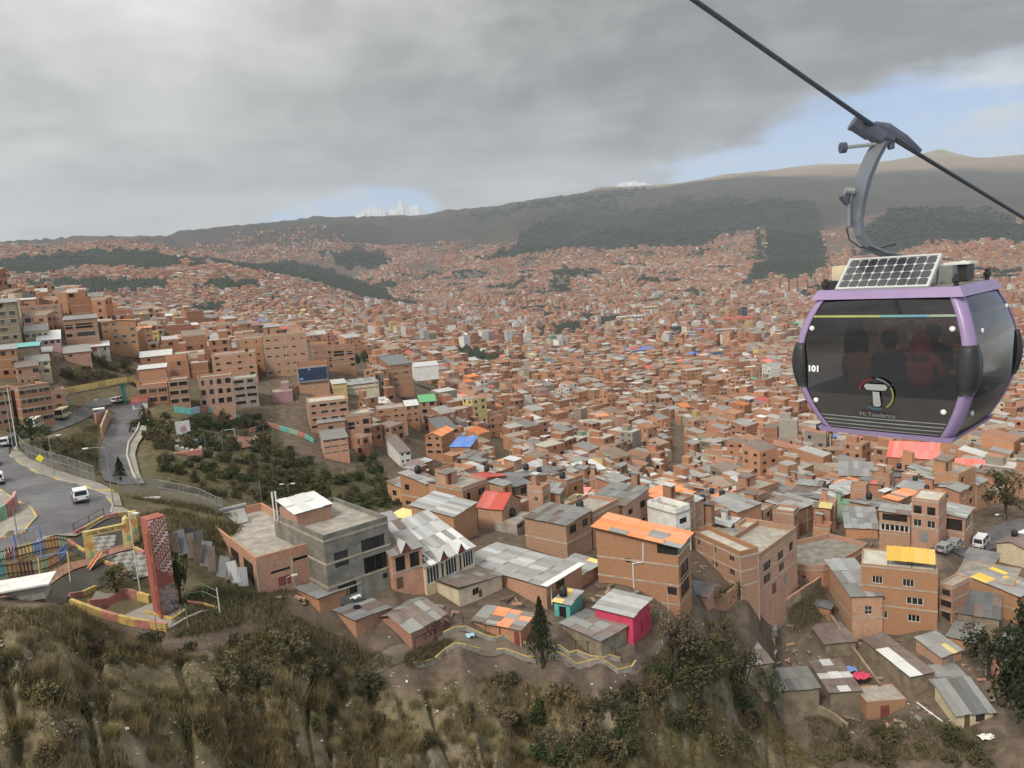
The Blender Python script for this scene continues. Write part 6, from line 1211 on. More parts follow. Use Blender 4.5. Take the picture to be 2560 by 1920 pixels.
mesh_fence('dark handrail on thin posts along the foot path, left part', [(1040,1628),(1090,1602),(1160,1572),(1215,1588),(1250,1594)], 1.5, 2.2, DARKM, False, 1, 'handrail', 'handrail')
mesh_fence('dark handrail on thin posts along the foot path, beyond the conifer', [(1440,1632),(1470,1634),(1540,1652),(1590,1630)], 1.5, 2.4, DARKM, False, 1, 'handrail', 'handrail')
mesh_fence('green and yellow painted rails beside the red tower', [(468,1505),(510,1500),(548,1518)], 1.8, 1.8, PAINT['green'], False, 3, 'rail_fence')
mesh_fence('tall thin net posts around the clay pitch', [(515,1128),(560,1136),(640,1120),(684,1092)], 5, 9, GREYM, False, 1, 'pitch_fence')

# scrap metal fence: every sheet a piece
root = empty('scrap_fence', tuple(gpt((425,1395)))); tag(root, 'ragged fence of bent silver and rusty corrugated sheets beside the unroofed brick hall', 'fence'); o0 = np.array(root.location); P = resample([(425,1390),(470,1402),(500,1420),(540,1445),(580,1466),(612,1476)], .95)
for i, (a, b) in enumerate(zip(P[:-1], P[1:])):
    e = b - a; rz = math.atan2(e[1], e[0]); k = random.choice(['new', 'new', 'white', 'grey', 'old']) if i > 3 else random.choice(['grey', 'old', 'dark'])
    inst('metal_sheet', SHEET[k], root, tuple(a - o0 + np.array([0, 0, .25])), (PI / 2 + random.uniform(-.3, .12), random.uniform(-.22, .22), rz + random.uniform(-.25, .25)), (1.15, 2.2 + random.uniform(0, .9), 1.3))
root = empty('scrap_fence', tuple(gpt((455,1380)))); tag(root, 'row of upright dark rusty panels against the left end of the brick hall', 'fence'); o0 = np.array(root.location); P = resample([(455,1378),(490,1380),(520,1398)], 1.1)
for i, (a, b) in enumerate(zip(P[:-1], P[1:])): e = b - a; inst('metal_sheet', SHEET[random.choice(['old', 'old', 'dark'])], root, tuple(a - o0 - np.array([0, 0, .3])), (PI / 2, random.uniform(-.1, .1), math.atan2(e[1], e[0])), (1.1, 2.9 + random.uniform(-.2, .3), 1))

# coloured picket fences of the play ground
PK = [PAINT['green'], PAINT['maroon'], PAINT['yellow'], PAINT['blue'], PAINT['orange'], PAINT['green']]
PK2 = [PAINT['teal'], PAINT['orange'], PAINT['maroon'], PAINT['green'], PAINT['orange'], PAINT['blue']]
def pickets(label, pts, mats):
    P = [gpt(p) for p in pts]; root = empty('picket_fence', tuple(P[0])); tag(root, label, 'fence'); o0 = P[0]
    for i, (a, b) in enumerate(zip(P[:-1], P[1:])):
        e = b - a; L = np.linalg.norm(e[:2]); ex = e / L; n = np.array([-e[1], e[0], 0]) / L; k = max(3, int(L / .3)); pn = MB()
        for j in range(k): c = a - o0 + ex * L * (j + .5) / k; pn.obox(c + np.array([0, 0, .8]), ex * .085, n * .02, np.array([0, 0, .72]))
        pn.build('picket_panel', mats[i % len(mats)], root); rl = MB()
        for zz in (.35, 1.25): rl.obox((a + b) / 2 - o0 + np.array([0, 0, zz]) - n * .05, e / 2, n * .03, np.array([0, 0, .05]))
        rl.build('rail', DARKM, root)
pickets('back row of the many coloured picket fence, curving round the play corner', [(-30,1416),(17,1404),(48,1397),(84,1388),(116,1380),(148,1374),(171,1378)], PK)
pickets('front row of the many coloured picket fence, curving round the play corner', [(-20,1456),(17,1443),(50,1438),(87,1435),(123,1426),(150,1412),(170,1390)], PK2)

# ------------------------------------------------------------------ park: gate, red tower, swings, slide
def text_mesh(s, size, mat, ext=0.01, bold=0.0):
    cu = bpy.data.curves.new('lettering', 'FONT'); cu.body = s; cu.size = size; cu.extrude = ext; cu.offset = bold; cu.align_x = 'CENTER'; cu.align_y = 'CENTER'
    o = bpy.data.objects.new('lettering', cu); COL.objects.link(o); dg = bpy.context.evaluated_depsgraph_get(); me = bpy.data.meshes.new_from_object(o.evaluated_get(dg)); bpy.data.objects.remove(o); bpy.data.curves.remove(cu); me.materials.clear(); me.materials.append(mat); return me
def frame_at(p, q, z=None):
    a, b = gpt(p), gpt(q); return a, math.atan2(b[1] - a[1], b[0] - a[0]), float(np.linalg.norm((b - a)[:2]))
a, rz, L = frame_at((216,1398), (292,1377)); L = max(4.6, min(L, 7)); root = empty('park_gate', tuple(a), rz); tag(root, 'yellow gateway with painted flowers and black lettering at the park entrance', 'gateway')
YG = PAINT['yellow']
MB().box(0, .95, -.2, .2, -.4, 3.1).build('pillar', YG, root); MB().box(L - .8, L, -.2, .2, -.4, 3.1).build('pillar', YG, root); MB().box(L + .15, L + .9, .9, 1.3, -.4, 4.0).build('pillar', YG, root)
MB().lathe([(.36, 0), (.36, .5), (.2, .75), (.02, .85)], (L - .3, 0, 3.1), 8).build('finial', YG, root)
bm_ = MB().box(.95, L - .8, -.19, .19, 2.45, 3.1).build('beam', YG, root); inst('lettering', text_mesh('LA PAZ, TIERRA DE TODOS', .5, BLACKP), bm_, (L / 2, -.205, 2.78), (PI / 2, 0, 0), (L / 7.2, 1, 1))
for u, zz, s in ((.45, .9, 1.0), (L - .4, 1.9, 1.0), (L + .5, 2.2, .9)):
    yy = -.215 if u < L else .88
    f = MB(); f.add([(u - .42 * s, yy, zz + .75), (u - .2 * s, yy, zz + .95), (u + .25 * s, yy, zz + .9), (u + .42 * s, yy, zz + .7), (u + .2 * s, yy, zz + .1), (u + .05, yy, zz)], [(0, 5, 4, 3, 2, 1)]); fl_ = f.build('painted_flower', PAINT['orange'], root)
    g_ = MB().add([(u + .05, yy, zz), (u - .1, yy, zz - .8), (u + .3, yy, zz - .9), (u + .35, yy, zz - .3)], [(0, 1, 2, 3)]).build('painted_leaf', PAINT['green'], root)
REDT = plain('tower_red', (0.36, 0.115, 0.085), 0.8, 0, 0.2, 0.8); MOTIF = plain('motif_white', (0.74, 0.69, 0.6), 0.8, 0, 0.15, 2)
a = gpt((403,1545)); b = gpt((440,1528)); rz = math.atan2(b[1] - a[1], b[0] - a[0]); root = empty('red_tower', tuple(a), rz); tag(root, 'tall red slab tower with white woven pattern relief in the little park', 'monument')
wM, dM = float(np.clip(np.linalg.norm((b - a)[:2]), 1.7, 2.4)), 1.7; zt = at_r(386, 1297, math.hypot(a[0], a[1]))[2] - a[2]
MB().box(0, wM, 0, dM, -.5, zt).build('main_slab', REDT, root)
ls = MB().box(-.16, -.02, .15, dM * .6, -.5, zt - 1.3); ls.box(-.18, .0, -.5, .02, -.5, zt - 1.3); ls.build('side_slab', REDT, root)
for z0_, z1_ in ((.8, 2.7), (3.4, 5.6), (6.3, 8.4)): MB().box(-.195, -.17, -.28, -.16, z0_, z1_ + .2).build('slot', HOLE, root)
mo = MB(); cw = wM / 7
zb = zt - 6.2
for j in range(int(6.4 / cw)):
    for i in range(7):
        z_ = zt - .15 - (j + 1) * cw
        if z_ < zb + (6 - i) * cw * 0.9 + (0 if i > 0 else 0): continue
        ph = (j + i) % 12; x0 = i * cw; q = cw * .86
        if ph in (0, 1): mo.box(x0 + .02, x0 + cw, -.04, -.0, z_ + cw * .3, z_ + cw * .95)
        elif ph in (3, 9, 6): mo.box(x0 + .05, x0 + q, -.04, 0, z_ + .05, z_ + .09); mo.box(x0 + .05, x0 + q, -.04, 0, z_ + q - .04, z_ + q); mo.box(x0 + .05, x0 + .09, -.04, 0, z_ + .09, z_ + q - .04); mo.box(x0 + q - .04, x0 + q, -.04, 0, z_ + .09, z_ + q - .04)
        elif ph in (4, 8, 10): mo.add([(x0 + .03, -.04, z_ + .03), (x0 + q, -.04, z_ + .03), (x0 + q, -.04, z_ + q)], [(0, 1, 2)])
        elif ph in (5, 7): mo.box(x0 + .08, x0 + q * .7, -.04, 0, z_ + .08, z_ + q * .7)
mo.build('white_pattern', MOTIF, root)
def mural_mat():
    m, t, b = base_mat('mural_paint', 0.8); p = pos(t); n = n_noise(t, 1.6, 6, .7, p, 1.2); r = nd(t, 'ShaderNodeValToRGB'); t.links.new(n, r.inputs[0])
    for i, (q, c) in enumerate(((.35, (.03, .03, .035, 1)), (.47, (.16, .15, .15, 1)), (.55, (.42, .36, .32, 1)), (.62, (.36, .115, .085, 1)))):
        e = r.color_ramp.elements[i] if i < 2 else r.color_ramp.elements.new(q); e.position = q; e.color = c
    t.links.new(r.outputs[0], b.inputs['Base Color']); return m
MURAL = mural_mat(); MB().box(.2, wM - .02, -.025, -.002, .35, 3.0).build('painted_mural', MURAL, root)
# swings
def aframe(label, p, q, h, mats):
    a, rz, L = frame_at(p, q); root = empty('swing_frame', tuple(a), rz); tag(root, label, 'swing')
    MB().sweep([(0, 0, h), (L, 0, h)], .05, 6).build('top_bar', mats[0], root)
    for u in (0, L):
        for s in (-1, 1): MB().sweep([(u, 0, h), (u, s * h * .4, -.1)], .05, 6).build('leg', mats[1], root)
    for u in (L * .33, L * .67):
        sw = MB().box(u - .25, u + .25, -.12, .12, .5, .55).build('swing_seat', BLACKP, root)
        for s in (-.22, .22): MB().sweep([(u + s, 0, .55), (u + s, 0, h)], .012, 4).build('chain', DARKM, sw)
aframe('blue swing frame behind the coloured picket fence', (42,1395), (106,1374), 3.0, (PAINT['blue'], PAINT['blue']))
aframe('swing frame with a blue top bar and yellow legs on the dark play ground', (106,1462), (178,1442), 3.0, (PAINT['blue'], YG))
a, rz, L = frame_at((222,1427), (262,1408)); root = empty('slide', tuple(a), rz); tag(root, 'small red and yellow slide below the park gate', 'slide')
MB().add([(0, -.35, .1), (0, .35, .1), (1.5, .35, 1.6), (1.5, -.35, 1.6)], [(0, 3, 2, 1)]).build('chute', PAINT['red'], root)
for s in (-.38, .38): MB().sweep([(0, s, .2), (1.5, s, 1.75)], .07, 5).build('side_rail', YG, root)
MB().box(1.5, 2.1, -.38, .38, 1.52, 1.62).build('platform', PAINT['maroon'], root)
for s in (-.3, .3): MB().sweep([(2.5, s, -.1), (2.05, s, 1.6)], .05, 5).build('leg', PAINT['lilac'], root)
for k in range(4): MB().sweep([(2.45 - .1 * k, -.3, .25 + .35 * k), (2.45 - .1 * k, .3, .25 + .35 * k)], .025, 5).build('rung', PAINT['lilac'], root)
# white board roof low at the left edge
a = gpt((20,1486)); root = empty('booth', tuple(a), .35); tag(root, 'little booth with a white slab roof sunk behind the grassy brow', 'booth'); MB().box(-2.2, 2.4, -.8, 1.2, -.5, .5).build('wall', CONC, root); MB().box(-2.6, 2.8, -1.1, 1.5, .5, .62).build('roof', PAINT['white'], root)
# solar heater on the hall
hh_ = HEROES['hall']; c_, s_ = math.cos(hh_['rot']), math.sin(hh_['rot'])
def on_house(k, u, v, z): h_ = HEROES[k]; c_, s_ = math.cos(h_['rot']), math.sin(h_['rot']); return (h_['x'] + u * c_ - v * s_, h_['y'] + u * s_ + v * c_, h_['z'] + h_['h'] + z)
root = empty('solar_heater', on_house('hall', 4, hh_['d'] - 3.5, .05), hh_['rot']); tag(root, 'white solar water heater with a grey tank on the brick hall roof', 'solar heater')
MB().add([(-2, -1, .2), (.6, -1, .2), (.6, .6, 1.9), (-2, .6, 1.9)], [(0, 1, 2, 3), (3, 2, 1, 0)]).build('panel', PAINT['white'], root); MB().sweep([(-2.4, .7, 2.0), (1.0, .7, 2.0)], .3, 10).build('tank', GREYM, root)
for u in (-1.8, .4): MB().sweep([(u, .7, 2.0), (u, .7, 0)], .05, 5).build('leg', DARKM, root); MB().sweep([(u, .7, 1.7), (u, -.9, .05)], .04, 5).build('brace', DARKM, root)
# roof room of the hall and the grey building
root = empty('roof_room', on_house('grey', .4, HEROES['grey']['d'] - 6.5, .05), HEROES['grey']['rot']); tag(root, 'brick roof room with a bright white sheet roof on top of the grey concrete building', 'roof room')
rg_ = random.Random(4); MB().box(-.3, 4.2, 0, 4.6, 0, 1.7).build('wall', BRICK[1], root); roof_plane(root, 'roof', (-.6, -.2, 1.75), (4.4, -.2, 1.75), (-.6, 4.8, 2.5), 'white', rg_, (1.3, 2.6))
for u in (-.9, -.5): MB().sweep([(u, 4.9, 0), (u, 4.9, 3.6)], .11, 8).build('vent_pipe', PAINT['white'], root)
tyre = MB(); 
for k in range(12):
    w0, w1 = 2 * PI * k / 12, 2 * PI * (k + 1) / 12
    for (r0, z0_), (r1, z1_) in (((.42, 0), (.42, .2)), ((.42, .2), (.24, .2)), ((.24, .2), (.24, 0))): tyre.quad((r0 * math.cos(w0), r0 * math.sin(w0), z0_), (r0 * math.cos(w1), r0 * math.sin(w1), z0_), (r1 * math.cos(w1), r1 * math.sin(w1), z1_), (r1 * math.cos(w0), r1 * math.sin(w0), z1_))
TY = tyre.mesh('tyre', RUBBER)
for k, (u, v, zz) in enumerate(((1.2, 4.4, .26), (1.3, 5.2, .26), (1.9, 2.4, .26))):
    o = inst('tyre', TY, None, on_house('tyreshed', u, v, zz)); tag(o, ['left tyre of the touching pair on the grey shed roof', 'right tyre of the touching pair on the grey shed roof', 'single black tyre lying apart on the grey shed roof'][k], 'tyre', 'tyres on the shed roof')
# graffiti on the long low wall
h_ = HEROES['graffiti']; gm = text_mesh('E ABEL\nO ATESOS', .75, BLACKP, .004); inst('graffiti', gm, h_['root'], (h_['w'] * .68, -.03, h_['h'] * .52), (PI / 2, 0, 0)); inst('graffiti', text_mesh('CNC', .9, plain('graffiti_brown', (.10, .05, .04)), .004), h_['root'], (-.03, 2.6, h_['h'] * .3), (PI / 2, 0, -PI / 2))
MB().box(-.06, -.03, 2.2, 3.1, .55, 1.1).build('notice_board', PAINT['white'], h_['root'])
# drainpipe of the tall house, the orange roof glazing and its ribs
h_ = HEROES['tall']; dp = MB().sweep([(-.08, 4.4, h_['h'] - .1), (-.08, 4.5, h_['h'] * .74), (-.08, 5.9, h_['h'] * .70), (-.08, 5.9, .4)], .09, 6); dp.build('drainpipe', WHITEM, h_['root'])
MB().box(-.06, h_['w'] + .06, -.06, .1, h_['h'] - 1.15, h_['h'] - .05).build('glazed_gallery', GLASS, h_['root']); MB().box(-.07, -.0, .1, 2.6, h_['h'] - 1.15, h_['h'] - .05).build('glazed_gallery', GLASS, h_['root'])
MB().box(-.1, h_['w'] + .1, -.1, .0, h_['h'] - 1.28, h_['h'] - 1.16).build('gallery_sill', WHITEM, h_['root'])
h_ = HEROES['bigroof']; MB().sweep([(h_['w'] * .1, -.15, h_['h'] - .05), (h_['w'] * .1, -.15, .3)], .07, 6).build('drainpipe', WHITEM, h_['root']); MB().box(-.3, h_['w'] + .3, -.45, .55, h_['h'] + .13, h_['h'] + .2).build('roof_edge', WHITEM, h_['root'])
# dormers of the two row houses
for k, us in (('row_a', (.45,)), ('row_b', (.34, .70))):
    h_ = HEROES[k]
    for u in us:
        x0 = h_['w'] * u; z0_ = h_['h']; b = MB(); b.add([(x0 - .65, -.28, z0_), (x0 + .65, -.28, z0_), (x0, -.28, z0_ + 1.15), (x0, 2.6, z0_ + 1.15)], [(0, 1, 2)]); d_ = b.build('dormer', PAINT['maroon'], h_['root']); r_ = MB(); r_.add([(x0 - .75, -.42, z0_ - .05), (x0 + .75, -.42, z0_ - .05), (x0, -.42, z0_ + 1.25), (x0, 2.7, z0_ + 1.27)], [(0, 2, 3), (2, 1, 3)]); r_.build('dormer_roof', TIN['white'], d_)
# golden translucent canopy on its terrace
h_ = HEROES['goldroof']; rg_ = random.Random(9); roof_plane(h_['root'], 'canopy', (h_['w'] * .1, h_['d'] * .66, h_['h'] + .9), (h_['w'] * .1, .3, h_['h'] + .9), (h_['w'] * .1 + 3.4, h_['d'] * .66, h_['h'] + 2.0), {'gold': 1}, rg_, (1.0, 3.4))
for v in (.4, h_['d'] * .33, h_['d'] * .64): MB().sweep([(h_['w'] * .1 + .1, v, h_['h']), (h_['w'] * .1 + .1, v, h_['h'] + .9)], .06, 5).build('post', DARKM, h_['root'])
h_ = HEROES['terrace_r']; MB().lathe([(1.3, 0), (1.3, .012)], (h_['w'] * .45, h_['d'] * .3, h_['h'] + .045), 20).build('dark_patch', CONCD, h_['root'])
# the black screen on its brick house
h_ = HEROES['ledhouse']; W_, H_ = h_['w'], h_['h']; sc_ = MB().box(.2, W_ - .2, -.55, -.08, H_ * .40, H_ * .97).build('screen_case', GREYM, h_['root'])
def led_mat():
    m, t, b = base_mat('screen_face', 0.3, 0, 0.5); p = pos(t); n = n_noise(t, 1.1, 4, .6, p); b.inputs['Base Color'].default_value = (.012, .016, .03, 1)
    c = mixc(t, sstep(t, n, .45, .75), (.008, .014, .035), (.02, .035, .085)); t.links.new(c, b.inputs['Emission Color']); b.inputs['Emission Strength'].default_value = .5; return m
LED = led_mat(); LEDB = plain('screen_symbol', (.28, .42, .72), .4); nx_, ny_ = 6, 4
for i in range(nx_):
    for j in range(ny_):
        x0 = .35 + (W_ - .7) * i / nx_; x1 = .35 + (W_ - .7) * (i + 1) / nx_ - .03; z0_ = H_ * .47 + H_ * .47 * j / ny_; z1_ = H_ * .47 + H_ * .47 * (j + 1) / ny_ - .03; MB().box(x0, x1, -.62, -.56, z0_, z1_).build('screen_panel', LED, sc_)
MB().box(.6, 1.5, -.64, -.62, H_ * .51, H_ * .58).build('screen_symbol', LEDB, sc_); MB().box(W_ * .36, W_ * .43, -.64, -.62, H_ * .86, H_ * .92).build('screen_symbol', LEDB, sc_)

# ------------------------------------------------------------------ footbridge and its neighbours
a = hit(165, 1052); b_ = hit(345, 1020); a = at_r(168, 984, 222); b = at_r(338, 972, 236); e = b - a; e[2] = 0; Lb = float(np.linalg.norm(e)); rz = math.atan2(e[1], e[0]); root = empty('footbridge', (a[0], a[1], a[2]), rz); tag(root, 'yellow panelled footbridge over the upper street', 'footbridge')
MB().box(0, Lb, 0, 2.4, -.5, -.1).build('deck', CONCD, root)
for k in range(9):
    for y_ in (-.06, 2.4): MB().box(Lb * k / 9 + .02, Lb * (k + 1) / 9 - .02, y_, y_ + .06, -.1, 1.25).build('side_panel', PAINT['yellow'] if k % 4 else YELLOWK, root)
for u in (.4, Lb * .86): MB().box(u - .35, u + .35, .8, 1.6, -8.5, -.5).build('pier', PAINT['teal'], root)
st = MB(); 
for k in range(14): st.box(-1.0 - k * .55, -.45 - k * .55, .1, 2.2, .35 * k * .55 - .5, .35 * k * .55 - .2)
st.build('stair', CONCD, root); MB().obox((-4.3, -.05, 1.6), (3.9, 0, 1.35), (0, .04, 0), (0, 0, .5)).build('side_panel', ADOBE, root)
MB().obox((Lb + 2.2, .0, -1.6), (2.4, 0, -1.6), (0, .04, 0), (0, 0, .55)).build('side_panel', PAINT['yellow'], root); MB().obox((Lb + 2.2, 1.2, -2.1), (2.4, 0, -1.6), (0, 1.1, 0), (0, 0, .12)).build('stair', CONCD, root)
a = gpt((352,1020)); root = empty('kiosk', tuple(a), R(20)); tag(root, 'little kiosk with a sloping red brown roof and pink awning, by the footbridge stair', 'kiosk'); MB().box(-1.8, 1.8, -1.2, 1.4, -.5, 2.0).build('wall', PAINT['white'], root); MB().add([(-2.1, -1.6, 1.9), (2.1, -1.6, 1.9), (2.1, 1.7, 2.9), (-2.1, 1.7, 2.9)], [(0, 1, 2, 3)]).build('roof', PAINT['maroon'], root); MB().box(-1.9, .2, -2.0, -1.2, 1.45, 1.55).build('awning', PAINT['magenta'], root)
a = gpt((250,1046)); root = empty('ticket_booth', tuple(a), R(30)); tag(root, 'bright blue booth with a white top at the fork of the two roads', 'booth'); MB().box(-1.1, 1.1, -1, 1, -.4, 2.3).build('wall', PAINT['blue'], root); MB().box(-1.3, 1.3, -1.2, 1.2, 2.3, 2.55).build('roof', PAINT['white'], root)
# stand of the clay pitch: every row a step
a = gpt((505,1126)); b = gpt((475,1104)); root = empty('grandstand', tuple(a), math.atan2(b[1] - a[1], b[0] - a[0]) - .35); tag(root, 'small concrete grandstand with worn steps above the clay pitch', 'grandstand')
for k in range(6): MB().box(-6 + k * .2, 6, -k * .9 * -1, k * .9 + .9, -.6 - 0, .45 * k + .35).build('seat_row', CONC if k % 2 else CONCP, root)
MB().box(-7.2, -6.3, 0, 5.6, -.5, 1.6).build('end_wall', PINKK, root); MB().box(6.3, 7.2, 0, 5.6, -.5, 1.6).build('end_wall', PAINT['teal'], root)
a = gpt((460,1088)); root = empty('painted_board', tuple(a), R(35)); tag(root, 'white painted board with a faded picture behind the grandstand', 'board'); MB().box(-1.6, 1.6, 0, .2, 0, 3.4).build('panel', PAINT['white'], root); MB().box(-.6, .7, -.02, 0, .9, 2.2).build('picture', PAINT['pink'], root)
for k, p in enumerate(((572,1094), (640,1110))):
    a = gpt(p); root = empty('goal_frame', tuple(a), R(20) if k == 0 else R(100)); tag(root, ['white goal frame at the far end of the clay pitch', 'white goal frame at the near end of the clay pitch'][k], 'goal', 'goals of the clay pitch'); MB().sweep([(-1.5, 0, 0), (-1.5, 0, 2)], .06, 5).build('post', WHITEM, root); MB().sweep([(1.5, 0, 0), (1.5, 0, 2)], .06, 5).build('post', WHITEM, root); MB().sweep([(-1.5, 0, 2), (1.5, 0, 2)], .06, 5).build('crossbar', WHITEM, root)

# ------------------------------------------------------------------ lamp posts, poles, signs
def lamp(label, base, top, arm=1.6, rz=0.0, double=False, mat=GREYM, r=.07, name='street_lamp', cat='street lamp'):
    a = gpt(base); T = at_r(top[0], top[1], math.hypot(a[0], a[1])); h = T[2] - a[2]; root = empty(name, tuple(a), rz); tag(root, label, cat)
    MB().sweep([(0, 0, -.5), (0, 0, h)], [r, r * .6], 7).build('pole', mat, root)
    for s in ((-1, 1) if double else (-1,)):
        if arm: MB().sweep([(0, 0, h - .05), (s * arm * .5, 0, h + .15), (s * arm, 0, h + .12)], .035, 5).build('arm', mat, root); MB().box(s * arm - .35, s * arm + .3, -.14, .14, h + .06, h + .2).build('lamp_head', WHITEM, root)
    return root
lamp('grey street lamp with one flat head, at the road bend before the lower road', (284,1262), (264,1119), 2.3, R(8))
lamp('white lamp post with a camera arm inside the park, left of the red tower', (352,1490), (328,1284), .9, R(160), mat=PAINT['white'])
lamp('twin headed street lamp standing in front of the gully bushes', (724,1258), (722,1211), 1.0, 0, True)
lamp('grey pole among the bushes left of the twin headed lamp', (655,1262), (650,1203), 0, name='pole', cat='pole')
lamp('pale pole beside the footbridge stair', (192,1058), (184,1018), 0, name='pole', cat='pole')
lamp('left of the two tall poles at the street corner', (35,1132), (20,985), 0, name='pole', cat='pole', r=.1)
lamp('right of the two tall poles at the street corner', (43,1120), (34,968), 0, name='pole', cat='pole', r=.1, mat=WHITEM)
lamp('short lamp with a round white head beyond the blue booth', (248,1030), (244,1000), .3)
lamp('thin lamp post on the pavement by the yellow warning sign', (136,1190), (122,1092), 1.4, R(190))
lamp('grey pole on the pavement corner at the left edge', (45,1345), (32,1268), 0, name='pole', cat='pole')
lamp('white leaning post at the right corner of the park', (551,1541), (539,1470), 0, name='post', cat='post', mat=WHITEM, r=.08)
lamp('rusty thin post in front of the red tower, right one', (472,1577), (463,1508), 0, name='post', cat='post', r=.06)
lamp('thin grey post below the red tower, on the slope', (396,1603), (386,1540), 0, name='post', cat='post', r=.06)
lamp('yellow post by the scrap metal fence', (586,1458), (577,1412), 0, name='post', cat='post', mat=YG, r=.07)
lamp('street lamp before the grey concrete building', (843,1448), (824,1347), .6, R(10))
lamp('hooked street lamp before the maroon door of the brick hall', (720,1480), (716,1444), -.9, R(20))
lamp('wooden pole in the lane right of the magenta wall', (1656,1610), (1648,1528), 0, name='pole', cat='pole', mat=CONCP, r=.09)
lamp('slim pole left of the tall orange house corner', (1672,1560), (1666,1482), 0, name='pole', cat='pole', mat=CONCP)
lamp('street lamp with a curved arm above the vans at the right edge', (2510,1350), (2506,1285), 1.6, R(10))
lamp('utility pole rising from the roofs right of the pale tank roof', (1408,1355), (1393,1268), 0, name='utility_pole', cat='pole', mat=CONC, r=.1)
lamp('utility pole by the slate grey corner house', (1116,1150), (1110,1090), 0, name='utility_pole', cat='pole', mat=CONC, r=.1)
a = gpt((106,1186)); root = empty('warning_sign', tuple(a), R(15)); tag(root, 'yellow diamond warning sign on the pavement of the road bend', 'road sign'); MB().sweep([(0, .05, -.3), (0, .05, 3.0)], .04, 6).build('post', GREYM, root)
SY = plain('sign_yellow', (.80, .74, .03), .5, 0, .05); MB().add([(0, -.02, 1.9), (.62, -.02, 2.52), (0, -.02, 3.14), (-.62, -.02, 2.52), (0, .01, 1.9), (.62, .01, 2.52), (0, .01, 3.14), (-.62, .01, 2.52)], [(0, 1, 2, 3), (7, 6, 5, 4), (0, 4, 5, 1), (1, 5, 6, 2), (2, 6, 7, 3), (3, 7, 4, 0)]).build('sign_plate', SY, root)
a = gpt((262,1232)); o = MB().obox((0, 0, .25), (1.6, -.55, .0), (.05, .12, 0), (0, 0, .2)).build('barrier', YELLOWK, None, tuple(a)); tag(o, 'yellow painted barrier beam lying on the pavement bend', 'barrier')
a = gpt((375,1248)); o = MB().obox((0, 0, .2), (1.5, -.2, 0), (.05, .12, 0), (0, 0, .1)).build('pipe', PAINT['white'], None, tuple(a)); tag(o, 'white pipe lying on the bare plot behind the wire fence', 'pipe')

